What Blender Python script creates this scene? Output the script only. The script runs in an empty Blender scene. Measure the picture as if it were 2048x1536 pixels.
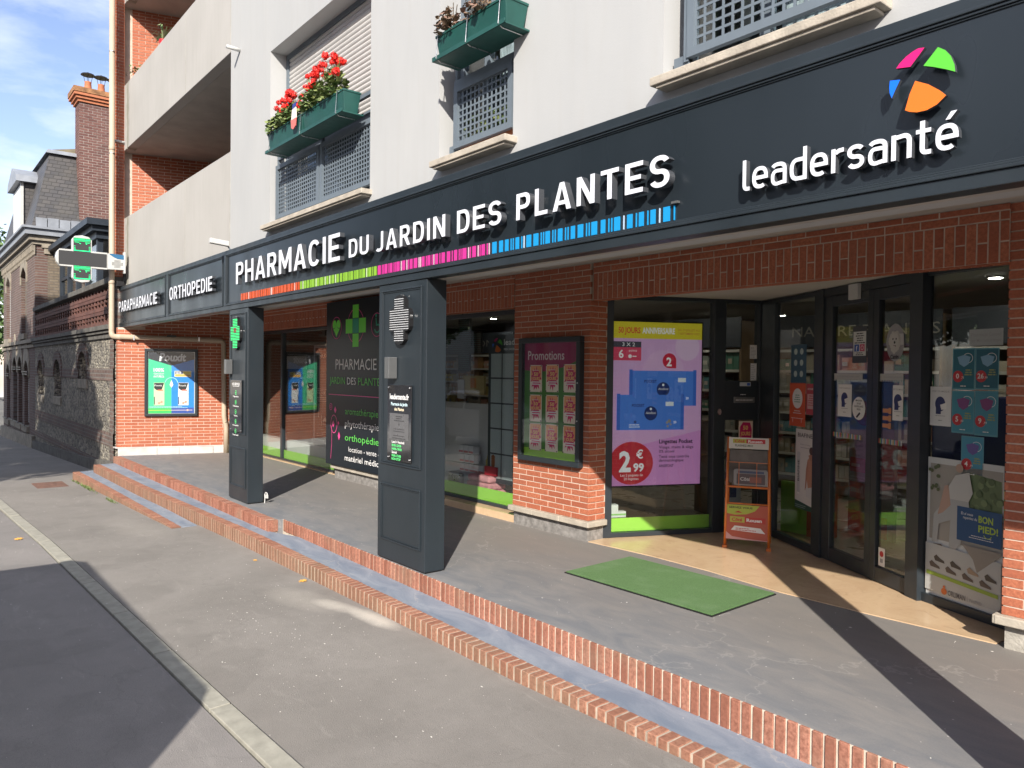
import bpy, bmesh, math, random
from mathutils import Vector, Matrix
from mathutils.geometry import tessellate_polygon
R = math.radians
rnd = random.Random(7)
SC = bpy.context.scene
COL = SC.collection

# ------------------------------------------------------------------ camera
EYE = Vector((0, 0, 1.55))
YAW, PITCH, ROLL, F = R(39.49), -(768 - 742.6) / 1500, 0.011, 1500.0
fw = Vector((-math.cos(YAW) * math.cos(PITCH), math.sin(YAW) * math.cos(PITCH), math.sin(PITCH)))
r0 = fw.cross(Vector((0, 0, 1))).normalized()
u0 = r0.cross(fw)
rr = r0 * math.cos(ROLL) + u0 * math.sin(ROLL)
uu = -r0 * math.sin(ROLL) + u0 * math.cos(ROLL)
cam = bpy.data.cameras.new('camera')
cam.sensor_width = 36
cam.lens = 36 * F / 2048
cam.clip_start, cam.clip_end = 0.05, 2000
co = bpy.data.objects.new('camera', cam)
COL.objects.link(co)
M = Matrix((rr, uu, -fw)).transposed().to_4x4()
M.translation = EYE
co.matrix_world = M
SC.camera = co

# ------------------------------------------------------------------ light
ELEV = 30.5
SUN = Vector((.736 * math.cos(R(ELEV)), -.676 * math.cos(R(ELEV)), math.sin(R(ELEV)))).normalized()
W = bpy.data.worlds.new('World')
SC.world = W
W.use_nodes = True
nt = W.node_tree
bg = nt.nodes['Background']
sky = nt.nodes.new('ShaderNodeTexSky')
sky.sky_type = 'NISHITA'
sky.sun_disc = False
sky.sun_elevation = R(ELEV)
sky.sun_rotation = math.atan2(SUN.x, SUN.y)
sky.air_density, sky.dust_density, sky.ozone_density = 1.0, .6, 2.2
tc = nt.nodes.new('ShaderNodeTexCoord')
mp = nt.nodes.new('ShaderNodeMapping')
mp.inputs['Scale'].default_value = (1.0, 1.0, 2.6)
mp.inputs['Rotation'].default_value = (0, 0, .6)
n1 = nt.nodes.new('ShaderNodeTexNoise')
n1.inputs['Scale'].default_value = 3.4
n1.inputs['Detail'].default_value = 7
n1.inputs['Roughness'].default_value = .56
n1.inputs['Distortion'].default_value = .35
rp = nt.nodes.new('ShaderNodeValToRGB')
rp.color_ramp.elements[0].position, rp.color_ramp.elements[1].position = .40, .68
mx = nt.nodes.new('ShaderNodeMix')
mx.data_type = 'RGBA'
mx.inputs[7].default_value = (5.6, 5.8, 6.2, 1)
nt.links.new(tc.outputs['Generated'], mp.inputs['Vector'])
nt.links.new(mp.outputs[0], n1.inputs['Vector'])
nt.links.new(n1.outputs[0], rp.inputs[0])
nt.links.new(rp.outputs[0], mx.inputs[0])
tn = nt.nodes.new('ShaderNodeMix'); tn.data_type = 'RGBA'; tn.blend_type = 'MULTIPLY'; tn.inputs[0].default_value = 1
tn.inputs[7].default_value = (1.04, .90, .92, 1)
nt.links.new(sky.outputs[0], tn.inputs[6])
nt.links.new(tn.outputs[2], mx.inputs[6])
nt.links.new(mx.outputs[2], bg.inputs[0])
bg.inputs[1].default_value = .14
sl = bpy.data.lights.new('sun', 'SUN')
sl.energy, sl.angle, sl.color = 4.6, R(.53), (1, .93, .83)
so = bpy.data.objects.new('sun', sl)
COL.objects.link(so)
so.rotation_euler = (-SUN).to_track_quat('-Z', 'Y').to_euler()
so.location = (6, -8, 14)
SC.view_settings.view_transform = 'Standard'
SC.view_settings.look = 'None'
SC.view_settings.exposure = 0.85
SC.view_settings.gamma = 1
SC.view_settings.use_curve_mapping = False
SC.render.engine = 'CYCLES'
SC.cycles.use_denoising = True
SC.cycles.max_bounces = 8
SC.cycles.transparent_max_bounces = 16
SC.cycles.sample_clamp_indirect = 8
SC.cycles.caustics_reflective = False
SC.cycles.caustics_refractive = False

# ------------------------------------------------------------------ materials
MATS = {}
def _new(name):
    m = bpy.data.materials.new(name)
    m.use_nodes = True
    n = m.node_tree
    b = n.nodes['Principled BSDF']
    return m, n, b
def N(n, t, **kw):
    x = n.nodes.new(t)
    for k, v in kw.items():
        if k in x.inputs: x.inputs[k].default_value = v
        else: setattr(x, k, v)
    return x
def mixc(n, fac, a, b, blend='MIX'):
    m = n.nodes.new('ShaderNodeMix')
    m.data_type, m.blend_type = 'RGBA', blend
    for i, v in ((0, fac), (6, a), (7, b)):
        if isinstance(v, (int, float)): m.inputs[i].default_value = v
        elif isinstance(v, tuple): m.inputs[i].default_value = (*v[:3], 1)
        else: n.links.new(v, m.inputs[i])
    return m.outputs[2]
def math_(n, op, a, b=0.0, c=None):
    m = n.nodes.new('ShaderNodeMath'); m.operation = op
    for i, v in enumerate((a, b) if c is None else (a, b, c)):
        if isinstance(v, (int, float)): m.inputs[i].default_value = v
        else: n.links.new(v, m.inputs[i])
    return m.outputs[0]
def ramp(n, src, p0, p1, c0=(0, 0, 0), c1=(1, 1, 1)):
    r = n.nodes.new('ShaderNodeValToRGB')
    r.color_ramp.elements[0].position, r.color_ramp.elements[1].position = p0, p1
    r.color_ramp.elements[0].color, r.color_ramp.elements[1].color = (*c0, 1), (*c1, 1)
    n.links.new(src, r.inputs[0])
    return r.outputs[0]
def pos(n, scale=(1, 1, 1)):
    g = n.nodes.new('ShaderNodeNewGeometry')
    m = n.nodes.new('ShaderNodeMapping')
    m.inputs['Scale'].default_value = scale
    n.links.new(g.outputs['Position'], m.inputs[0])
    return m.outputs[0]
def noise(n, vec, s, d=3, r=.55, dist=0):
    x = N(n, 'ShaderNodeTexNoise', Scale=s, Detail=d, Roughness=r, Distortion=dist)
    n.links.new(vec, x.inputs['Vector'])
    return x.outputs[0]
def bump(n, b, h, st=.3, d=.01, prev=None):
    x = N(n, 'ShaderNodeBump', Strength=st, Distance=d)
    n.links.new(h, x.inputs['Height'])
    if prev is not None: n.links.new(prev, x.inputs['Normal'])
    n.links.new(x.outputs[0], b.inputs['Normal'])
    return x.outputs[0]
def pm(name, col, rough=.6, var=.12, vs=6, bs=0, bst=.2, bd=.004, metal=0, spec=.5, coat=0, emit=0, ecol=None, scale=(1, 1, 1)):
    if name in MATS: return MATS[name]
    m, n, b = _new(name)
    p = pos(n, scale)
    if var:
        f = noise(n, p, vs, 4)
        c = mixc(n, ramp(n, f, .3, .7), tuple(x * (1 - var) for x in col), tuple(min(1, x * (1 + var)) for x in col))
        n.links.new(c, b.inputs['Base Color'])
        rv = math_(n, 'MULTIPLY_ADD', noise(n, p, vs * 2.3, 2), .25, max(0, rough - .125))
        n.links.new(rv, b.inputs['Roughness'])
    else:
        b.inputs['Base Color'].default_value = (*col, 1)
        b.inputs['Roughness'].default_value = rough
    if bs: bump(n, b, noise(n, p, bs, 4), bst, bd)
    b.inputs['Metallic'].default_value = metal
    b.inputs['Specular IOR Level'].default_value = spec
    if coat: b.inputs['Coat Weight'].default_value = coat
    if emit:
        b.inputs['Emission Color'].default_value = (*(ecol or col), 1)
        b.inputs['Emission Strength'].default_value = emit
    MATS[name] = m
    return m
def flat(col, rough=.45, name=None, emit=0):
    """printed ink / vinyl colour"""
    return pm(name or 'ink_%02x%02x%02x_%d' % (*[int(255 * min(1, c)) for c in col], int(emit * 100)), col, rough, 0, emit=emit)

def m_brick(name, c0, c1, dirt=(.2, .14, .09), dirtf=.25):
    m, n, b = _new(name)
    oi = n.nodes.new('ShaderNodeObjectInfo')
    g = n.nodes.new('ShaderNodeNewGeometry')
    r = math_(n, 'FRACT', math_(n, 'ADD', oi.outputs['Random'], g.outputs['Random Per Island']))
    p = pos(n)
    f1 = noise(n, p, 60, 4, .6)
    f2 = noise(n, p, 2.3, 5, .6)
    c = mixc(n, r, c0, c1)
    c = mixc(n, ramp(n, f1, .35, .75), c, tuple(x * .72 for x in c0))
    c = mixc(n, math_(n, 'MULTIPLY', ramp(n, f2, .5, .8), dirtf), c, dirt)
    n.links.new(c, b.inputs['Base Color'])
    b.inputs['Roughness'].default_value = .78
    b.inputs['Specular IOR Level'].default_value = .3
    bump(n, b, f1, .35, .002)
    MATS[name] = m
    return m
M_BRICK = m_brick('orange_brick', (.37, .112, .062), (.50, .175, .095), (.2, .12, .09))
M_STEP = m_brick('step_brick', (.25, .10, .065), (.42, .195, .135), (.24, .20, .14), .6)
M_DBRICK = m_brick('brown_brick', (.105, .05, .042), (.19, .09, .072), (.06, .05, .045), .6)
M_CHIM = m_brick('chimney_brick', (.13, .06, .052), (.22, .115, .095), (.08, .07, .06), .5)
def m_stepdirty():
    m = m_brick('weathered_step_brick', (.26, .115, .075), (.42, .21, .14), (.21, .18, .12), .65)
    n = m.node_tree; b = n.nodes['Principled BSDF']
    src = b.inputs['Base Color'].links[0].from_socket
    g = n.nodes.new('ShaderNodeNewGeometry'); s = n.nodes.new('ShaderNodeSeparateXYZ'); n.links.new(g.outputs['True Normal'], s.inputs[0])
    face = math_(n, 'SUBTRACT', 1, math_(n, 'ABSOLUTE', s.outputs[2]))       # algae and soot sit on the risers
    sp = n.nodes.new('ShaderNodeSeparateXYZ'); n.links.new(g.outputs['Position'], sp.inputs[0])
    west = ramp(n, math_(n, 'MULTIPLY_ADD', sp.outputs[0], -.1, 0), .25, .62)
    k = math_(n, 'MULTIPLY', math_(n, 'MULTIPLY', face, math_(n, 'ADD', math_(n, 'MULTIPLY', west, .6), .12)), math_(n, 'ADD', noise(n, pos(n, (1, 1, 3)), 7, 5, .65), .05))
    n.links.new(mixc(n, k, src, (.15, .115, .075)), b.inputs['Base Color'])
    return m
M_STEPD = m_stepdirty()
M_MORT = pm('mortar', (.56, .46, .38), .9, .12, 9, 120, .4, .003)
M_MORTW = pm('pale_mortar', (.55, .48, .39), .9, .2, 14, 120, .4, .003)
M_MORTD = pm('old_mortar', (.38, .33, .30), .95, .25, 5, 90, .4, .004)

def m_plaster():
    m, n, b = _new('white_render')
    p = pos(n)
    big = noise(n, pos(n, (1, 1, .35)), 1.3, 5, .6)
    fine = noise(n, p, 90, 3)
    st = noise(n, pos(n, (6, 6, .5)), 2.5, 4)
    c = mixc(n, ramp(n, big, .35, .72), (.375, .384, .388), (.415, .422, .42))
    c = mixc(n, math_(n, 'MULTIPLY', ramp(n, st, .5, .78), .26), c, (.36, .35, .335))
    n.links.new(c, b.inputs['Base Color'])
    b.inputs['Roughness'].default_value = .85
    bp = bump(n, b, fine, .2, .003)
    bump(n, b, noise(n, p, 2.2, 4), .18, .02, bp)
    MATS['white_render'] = m
    return m
M_WHITE = m_plaster()
def m_conc():
    m, n, b = _new('pale_concrete')
    big = noise(n, pos(n), .9, 5)
    st = noise(n, pos(n, (5, 5, .35)), 3.2, 5, .6)
    c = mixc(n, ramp(n, big, .3, .75), (.36, .35, .33), (.42, .41, .39))
    c = mixc(n, math_(n, 'MULTIPLY', ramp(n, st, .5, .8), .3), c, (.27, .265, .24))
    # green algae streaks in the corner by the downpipe
    sx = n.nodes.new('ShaderNodeSeparateXYZ')
    g = n.nodes.new('ShaderNodeNewGeometry')
    n.links.new(g.outputs['Position'], sx.inputs[0])
    xx = math_(n, 'ABSOLUTE', math_(n, 'ADD', sx.outputs[0], 14.62))
    k = ramp(n, math_(n, 'ADD', xx, math_(n, 'MULTIPLY', noise(n, pos(n), 7, 4), .22)), .12, .26, (1, 1, 1), (0, 0, 0))
    c = mixc(n, math_(n, 'MULTIPLY', k, .6), c, (.12, .12, .065))
    n.links.new(c, b.inputs['Base Color'])
    b.inputs['Roughness'].default_value = .88
    bump(n, b, noise(n, pos(n), 60, 4), .25, .004)
    return m
M_CONC = m_conc()
M_SOFF = pm('soffit_paint', (.38, .355, .325), .85, .12, 3, 50, .3, .004)
M_CEIL = pm('entrance_ceiling', (.48, .47, .44), .7, .06, 2)
M_STONE = pm('grey_stone', (.36, .34, .30), .9, .28, 8, 70, .6, .008)
M_CAP = pm('coping_stone', (.40, .36, .30), .85, .2, 9, 80, .5, .006)
M_BASE = pm('concrete_base', (.22, .21, .20), .92, .38, 16, 90, .7, .010)
M_ZINC = pm('render_skirting', (.50, .47, .45), .6, .15, 5, 20, .4, .01)
M_ANTH = pm('anthracite_paint', (.019, .026, .032), .38, .14, 1.7, spec=.5, scale=(2, 2, .6))
M_PANEL = pm('anthracite_panel', (.016, .022, .028), .30, .10, 1.1, spec=.5, scale=(1, 1, .4))
M_ALU = pm('anthracite_frame', (.022, .029, .036), .38, .06, 5, spec=.5)
M_RAIL = pm('slate_blue_steel', (.13, .16, .19), .48, .08, 5, 150, .08, .0008)
M_SHUT = pm('shutter_slat', (.50, .49, .475), .5, .05, 9)
M_GREYB = pm('grey_metal_box', (.20, .205, .205), .35, .05, 5, metal=.6)
M_LETW = flat((.66, .68, .74), .35, 'white_acrylic', emit=.06)
M_LETS = pm('letter_side', (.055, .06, .068), .3, .04, 4, spec=.6)
M_PIPE = pm('cream_pipe', (.42, .345, .26), .55, .08, 3, 60, .1, .001)
M_GREENBOX = pm('green_plastic', (.014, .075, .064), .45, .15, 6, 40, .1, .002)
M_WHITEP = pm('white_plastic', (.50, .505, .49), .4, .05, 5)
M_STEEL = pm('brushed_steel', (.55, .55, .55), .3, .08, 20, metal=1)
M_BLACK = pm('black_plastic', (.012, .012, .013), .4, .05, 5)
M_ORANGE = pm('orange_tube', (.62, .17, .03), .35, .06, 9, coat=.3)
M_SOIL = pm('potting_soil', (.045, .032, .022), .95, .4, 40, 60, .8, .01)

def m_asphalt(name, base, warm, specks=.5, dust=False):
    m, n, b = _new(name)
    p = pos(n)
    v = N(n, 'ShaderNodeTexVoronoi', Scale=190)
    n.links.new(p, v.inputs['Vector'])
    fine = noise(n, p, 260, 3, .7)
    big = noise(n, p, .7, 6, .62, .4)
    mid = noise(n, p, 6, 5, .6)
    c = mixc(n, ramp(n, big, .32, .72), base, warm)
    c = mixc(n, math_(n, 'MULTIPLY', ramp(n, mid, .45, .75), .3), c, tuple(x * .72 for x in base))
    c = mixc(n, math_(n, 'MULTIPLY', ramp(n, fine, .35, .7), .38), c, tuple(min(1, x * 1.8) for x in base))
    c = mixc(n, math_(n, 'MULTIPLY', ramp(n, fine, .28, .42, (1, 1, 1), (0, 0, 0)), .6), c, tuple(x * .45 for x in base))
    # long pale scuffs
    sc = noise(n, pos(n, (1.2, 5, 1)), 1.9, 7, .7, .9)
    c = mixc(n, math_(n, 'MULTIPLY', ramp(n, sc, .58, .8), .30), c, (.46, .44, .40))
    # hairline cracks and darker repair patches
    cv = n.nodes.new('ShaderNodeVectorMath'); cv.operation = 'ADD'
    cn = N(n, 'ShaderNodeTexNoise', Scale=1.7, Detail=7); n.links.new(p, cn.inputs['Vector'])
    n.links.new(p, cv.inputs[0]); n.links.new(cn.outputs['Color'], cv.inputs[1])
    ck = N(n, 'ShaderNodeTexVoronoi', Scale=.42, feature='DISTANCE_TO_EDGE'); n.links.new(cv.outputs[0], ck.inputs['Vector'])
    c = mixc(n, math_(n, 'MULTIPLY', ramp(n, ck.outputs['Distance'], .0, .004, (1, 1, 1), (0, 0, 0)), .16), c, tuple(x * .5 for x in base))
    c = mixc(n, math_(n, 'MULTIPLY', ramp(n, noise(n, p, 1.1, 3, .5), .60, .63), .13), c, tuple(x * .5 for x in base))
    # white paint specks
    v2 = N(n, 'ShaderNodeTexVoronoi', Scale=15)
    v2.inputs['Randomness'].default_value = 1
    n.links.new(p, v2.inputs['Vector'])
    sz = math_(n, 'MULTIPLY', noise(n, p, 3, 2), .16)
    sp = math_(n, 'LESS_THAN', v2.outputs['Distance'], math_(n, 'SUBTRACT', sz, .058))
    c = mixc(n, math_(n, 'MULTIPLY', sp, specks), c, (.62, .60, .56))
    if dust:
        sx = n.nodes.new('ShaderNodeSeparateXYZ')
        wv = n.nodes.new('ShaderNodeNewGeometry')
        n.links.new(wv.outputs['Position'], sx.inputs[0])
        ns = math_(n, 'MULTIPLY', math_(n, 'SUBTRACT', noise(n, p, 5, 6, .65), .5), .9)
        def blob(cx, cy, rx, ry, rot):
            ca, sa = math.cos(rot), math.sin(rot)
            dx = math_(n, 'SUBTRACT', sx.outputs[0], cx); dy = math_(n, 'SUBTRACT', sx.outputs[1], cy)
            a = math_(n, 'DIVIDE', math_(n, 'ADD', math_(n, 'MULTIPLY', dx, ca), math_(n, 'MULTIPLY', dy, sa)), rx)
            q = math_(n, 'DIVIDE', math_(n, 'SUBTRACT', math_(n, 'MULTIPLY', dy, ca), math_(n, 'MULTIPLY', dx, sa)), ry)
            d = math_(n, 'ADD', math_(n, 'MULTIPLY', a, a), math_(n, 'MULTIPLY', q, q))
            return math_(n, 'ADD', d, ns)
        for k, bl in ((.8, (-4.78, 2.66, .36, .10, .04)), (.55, (-5.2, 2.58, .30, .10, .25)), (.25, (-5.5, 2.45, .5, .2, .2)), (.12, (-9.2, 2.1, .9, .3, .1))):
            c = mixc(n, math_(n, 'MULTIPLY', math_(n, 'MULTIPLY', ramp(n, blob(*bl), .0, 1.3, (1, 1, 1), (0, 0, 0)), ramp(n, fine, .25, .6, (.45, .45, .45), (1, 1, 1))), k), c, (.62, .575, .50))
    n.links.new(c, b.inputs['Base Color'])
    b.inputs['Roughness'].default_value = .88
    b.inputs['Specular IOR Level'].default_value = .3
    h = math_(n, 'ADD', fine, v.outputs['Distance'])
    bump(n, b, h, .5, .003)
    return m
M_PAVE = m_asphalt('pavement_asphalt', (.175, .164, .150), (.245, .23, .212), .15, True)
M_ROAD = m_asphalt('road_asphalt', (.185, .175, .168), (.235, .22, .21), .12)
def m_tread(name, base, worn, k):
    m, n, b = _new(name)
    p = pos(n)
    a = noise(n, pos(n, (1, 2.6, 1)), 2.2, 8, .68, .8)
    f = noise(n, p, 120, 4, .7)
    g = noise(n, p, .8, 4)
    c = mixc(n, ramp(n, a, .36, .66), base, worn)
    sxy = n.nodes.new('ShaderNodeSeparateXYZ'); n.links.new(p, sxy.inputs[0])
    back = ramp(n, math_(n, 'MULTIPLY_ADD', math_(n, 'ADD', sxy.outputs[1], math_(n, 'MULTIPLY', g, 1.6)), .25, -.9), .05, .42)   # blends to tone k away from the front edge
    c = mixc(n, math_(n, 'MULTIPLY', back, .75), c, k)
    c = mixc(n, math_(n, 'MULTIPLY', ramp(n, f, .4, .7), .22), c, tuple(x * .6 for x in base))
    wh = noise(n, pos(n, (2, 9, 1)), 3.1, 8, .75, 1.2)
    c = mixc(n, math_(n, 'MULTIPLY', ramp(n, wh, .62, .74), .4), c, (.58, .57, .54))
    cr = N(n, 'ShaderNodeTexVoronoi', Scale=.55, feature='DISTANCE_TO_EDGE')
    dv = n.nodes.new('ShaderNodeVectorMath'); dv.operation = 'ADD'
    nz = N(n, 'ShaderNodeTexNoise', Scale=3.5, Detail=6)
    n.links.new(p, nz.inputs['Vector'])
    n.links.new(p, dv.inputs[0]); n.links.new(nz.outputs['Color'], dv.inputs[1])
    n.links.new(dv.outputs[0], cr.inputs['Vector'])
    c = mixc(n, math_(n, 'MULTIPLY', ramp(n, cr.outputs['Distance'], .002, .008, (1, 1, 1), (0, 0, 0)), .28), c, (.42, .40, .37))
    v2 = N(n, 'ShaderNodeTexVoronoi', Scale=9)
    n.links.new(p, v2.inputs['Vector'])
    sp = math_(n, 'LESS_THAN', v2.outputs['Distance'], .045)
    c = mixc(n, math_(n, 'MULTIPLY', sp, .5), c, (.6, .58, .55))
    n.links.new(c, b.inputs['Base Color'])
    b.inputs['Roughness'].default_value = .7
    bump(n, b, f, .35, .002)
    return m
M_FLOOR = m_tread('portico_floor_paint', (.155, .168, .185), (.245, .24, .235), (.205, .185, .165))
M_TREAD = m_tread('blue_grey_tread_paint', (.155, .19, .245), (.27, .30, .345), (.21, .24, .285))
def m_marble():
    m, n, b = _new('beige_marble')
    p = pos(n)
    a = noise(n, p, 2.4, 8, .65, 1.8)
    c = mixc(n, ramp(n, a, .35, .7), (.60, .44, .28), (.52, .36, .22))
    c = mixc(n, math_(n, 'MULTIPLY', ramp(n, noise(n, p, 5, 8, .7, 2.5), .56, .66), .4), c, (.36, .24, .14))
    n.links.new(c, b.inputs['Base Color'])
    b.inputs['Roughness'].default_value = .22
    return m
M_MARBLE = m_marble()
def m_mat():
    m, n, b = _new('green_carpet')
    p = pos(n)
    f = noise(n, p, 160, 4, .75)
    c = mixc(n, ramp(n, f, .3, .7), (.06, .135, .045), (.125, .235, .085))
    c = mixc(n, math_(n, 'MULTIPLY', ramp(n, noise(n, p, 4, 5), .5, .75), .35), c, (.20, .30, .17))
    n.links.new(c, b.inputs['Base Color'])
    b.inputs['Roughness'].default_value = .95
    bump(n, b, f, .8, .006)
    return m
M_MAT = m_mat()
def m_glass(name='window_glass', tint=(.88, .91, .91), ior=1.62):
    m, n, b = _new(name)
    n.nodes.remove(b)
    out = n.nodes['Material Output']
    t = N(n, 'ShaderNodeBsdfTransparent'); t.inputs[0].default_value = (*tint, 1)
    g = N(n, 'ShaderNodeBsdfGlossy'); g.inputs['Roughness'].default_value = 0.0
    fr = n.nodes.new('ShaderNodeFresnel')
    ge = n.nodes.new('ShaderNodeNewGeometry')   # same index from either side: the ray is not bent
    n.links.new(math_(n, 'ADD', math_(n, 'MULTIPLY', ge.outputs['Backfacing'], 1 / ior - ior), ior), fr.inputs['IOR'])
    mx = n.nodes.new('ShaderNodeMixShader')
    n.links.new(fr.outputs[0], mx.inputs[0]); n.links.new(t.outputs[0], mx.inputs[1]); n.links.new(g.outputs[0], mx.inputs[2])
    n.links.new(mx.outputs[0], out.inputs[0])
    return m
M_GLASS = m_glass()
M_GLASS2 = m_glass('upper_window_glass', (.9, .94, .95), 1.75)
M_GLASS3 = m_glass('poster_case_glass', (.97, .98, .98), 1.32)
M_CLEAR = m_glass('clear_plastic', (.92, .92, .92), 1.35)
def m_oldbrick(name, axis, c1, c2, mort, scale=1.0, ms=.012):
    m, n, b = _new(name)
    g = n.nodes.new('ShaderNodeNewGeometry')
    s = n.nodes.new('ShaderNodeSeparateXYZ'); n.links.new(g.outputs['Position'], s.inputs[0])
    cb = n.nodes.new('ShaderNodeCombineXYZ')
    n.links.new(s.outputs[axis], cb.inputs[0]); n.links.new(s.outputs[2], cb.inputs[1])
    br = N(n, 'ShaderNodeTexBrick', Scale=scale)
    br.inputs['Color1'].default_value = (*c1, 1); br.inputs['Color2'].default_value = (*c2, 1); br.inputs['Mortar'].default_value = (*mort, 1)
    br.inputs['Mortar Size'].default_value = ms
    br.inputs['Brick Width'].default_value = .23; br.inputs['Row Height'].default_value = .075
    br.inputs['Bias'].default_value = 0
    n.links.new(cb.outputs[0], br.inputs['Vector'])
    p = g.outputs['Position']
    f = noise(n, p, 1.1, 6, .65)
    c = mixc(n, math_(n, 'MULTIPLY', ramp(n, f, .4, .75), .5), br.outputs[0], (.05, .045, .042))
    c = mixc(n, math_(n, 'MULTIPLY', ramp(n, noise(n, p, 14, 4), .5, .8), .4), c, (.25, .22, .19))
    n.links.new(c, b.inputs['Base Color'])
    b.inputs['Roughness'].default_value = .92
    h = math_(n, 'SUBTRACT', noise(n, p, 40, 4), math_(n, 'MULTIPLY', br.outputs['Fac'], 1.5))
    bump(n, b, h, .7, .02)
    return m
M_OBX = m_oldbrick('old_brick_street_face', 0, (.105, .058, .048), (.155, .09, .075), (.18, .16, .145))
M_OBY = m_oldbrick('old_brick_gable_face', 1, (.17, .135, .10), (.22, .18, .13), (.14, .12, .10))
M_ODARK = m_oldbrick('old_dark_brick', 0, (.10, .06, .052), (.16, .10, .08), (.17, .155, .14))
def m_flint():
    m, n, b = _new('flint_rubble')
    p = pos(n, (1, 1, 1.25))
    v = N(n, 'ShaderNodeTexVoronoi', Scale=13); n.links.new(p, v.inputs['Vector'])
    e = N(n, 'ShaderNodeTexVoronoi', Scale=13, feature='DISTANCE_TO_EDGE'); n.links.new(p, e.inputs['Vector'])
    hs = N(n, 'ShaderNodeSeparateColor'); n.links.new(v.outputs['Color'], hs.inputs[0])
    c = mixc(n, ramp(n, hs.outputs[0], .2, .85), (.10, .092, .08), (.34, .31, .245))
    c = mixc(n, ramp(n, e.outputs['Distance'], .02, .10, (1, 1, 1), (0, 0, 0)), c, (.26, .235, .20))
    c = mixc(n, math_(n, 'MULTIPLY', ramp(n, noise(n, p, 1.4, 5), .45, .75), .45), c, (.09, .085, .075))
    n.links.new(c, b.inputs['Base Color'])
    b.inputs['Roughness'].default_value = .9
    bump(n, b, e.outputs['Distance'], 1.0, .08)
    return m
M_FLINT = m_flint()
M_TRIM = pm('sooty_stone_trim', (.25, .22, .175), .9, .3, 6, 60, .5, .01)
M_TRIMD = pm('dark_stone_trim', (.10, .095, .085), .9, .35, 6, 60, .5, .01)
def m_slate():
    m, n, b = _new('slate_tiles')
    g = n.nodes.new('ShaderNodeNewGeometry')
    s = n.nodes.new('ShaderNodeSeparateXYZ'); n.links.new(g.outputs['Position'], s.inputs[0])
    cb = n.nodes.new('ShaderNodeCombineXYZ')
    n.links.new(math_(n, 'ADD', s.outputs[0], s.outputs[1]), cb.inputs[0]); n.links.new(s.outputs[2], cb.inputs[1])
    br = N(n, 'ShaderNodeTexBrick', Scale=1)
    br.inputs['Color1'].default_value = (.055, .055, .06, 1); br.inputs['Color2'].default_value = (.085, .08, .08, 1); br.inputs['Mortar'].default_value = (.03, .03, .03, 1)
    br.inputs['Mortar Size'].default_value = .008; br.inputs['Brick Width'].default_value = .2; br.inputs['Row Height'].default_value = .11
    n.links.new(cb.outputs[0], br.inputs['Vector'])
    c = mixc(n, math_(n, 'MULTIPLY', ramp(n, noise(n, g.outputs['Position'], 1.5, 6), .45, .75), .5), br.outputs[0], (.11, .10, .08))
    n.links.new(c, b.inputs['Base Color'])
    b.inputs['Roughness'].default_value = .55
    bump(n, b, math_(n, 'MULTIPLY', br.outputs['Fac'], -1), .6, .02)
    return m
M_SLATE = m_slate()
M_LEAD = pm('lead_sheet', (.24, .26, .29), .5, .15, 4, 10, .3, .01)
M_VERA = pm('dark_blue_timber', (.018, .026, .038), .5, .1, 4)
M_TERRA = pm('terracotta', (.42, .15, .07), .8, .15, 9, 60, .3, .004)
def m_leaf(name, c0, c1):
    m, n, b = _new(name)
    g = n.nodes.new('ShaderNodeNewGeometry')
    c = mixc(n, g.outputs['Random Per Island'], c0, c1)
    n.links.new(c, b.inputs['Base Color'])
    b.inputs['Roughness'].default_value = .55
    b.inputs['Subsurface Weight'].default_value = 0
    return m
M_LEAF = m_leaf('tree_leaves', (.03, .07, .015), (.09, .15, .035))
M_GERA = m_leaf('geranium_leaves', (.06, .12, .03), (.22, .26, .09))
M_DRY = m_leaf('dry_leaves', (.13, .10, .05), (.22, .13, .10))
M_RED = m_leaf('red_petals', (.55, .008, .006), (.85, .03, .02))
M_BARK = pm('bark', (.10, .075, .05), .9, .3, 12, 40, .8, .02)

# ------------------------------------------------------------------ geometry helpers
class FR:
    def __init__(s, o, u=(1, 0, 0), v=(0, 0, 1)):
        s.o, s.u, s.v = Vector(o), Vector(u).normalized(), Vector(v).normalized()
        s.n = s.u.cross(s.v).normalized()
    def P(s, a, b, c=0): return s.o + s.u * a + s.v * b + s.n * c
class WF:  # plain world axes
    def P(s, a, b, c=0): return Vector((a, b, c))
WORLD = WF()
WLOC = {}
_txt = {}
def textmesh(s, bold=0.0, sp=1.0, res=3, shear=0.0):
    k = (s, bold, sp, res, shear)
    if k not in _txt:
        cu = bpy.data.curves.new('t', 'FONT')
        cu.body, cu.offset, cu.space_character, cu.resolution_u, cu.shear = s, bold, sp, res, shear
        ob = bpy.data.objects.new('t', cu)
        me = bpy.data.meshes.new_from_object(ob)
        vs = [(v.co.x, v.co.y) for v in me.vertices]
        fs = [tuple(p.vertices) for p in me.polygons]
        bpy.data.objects.remove(ob); bpy.data.curves.remove(cu); bpy.data.meshes.remove(me)
        _txt[k] = (vs, fs)
    return _txt[k]
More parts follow.
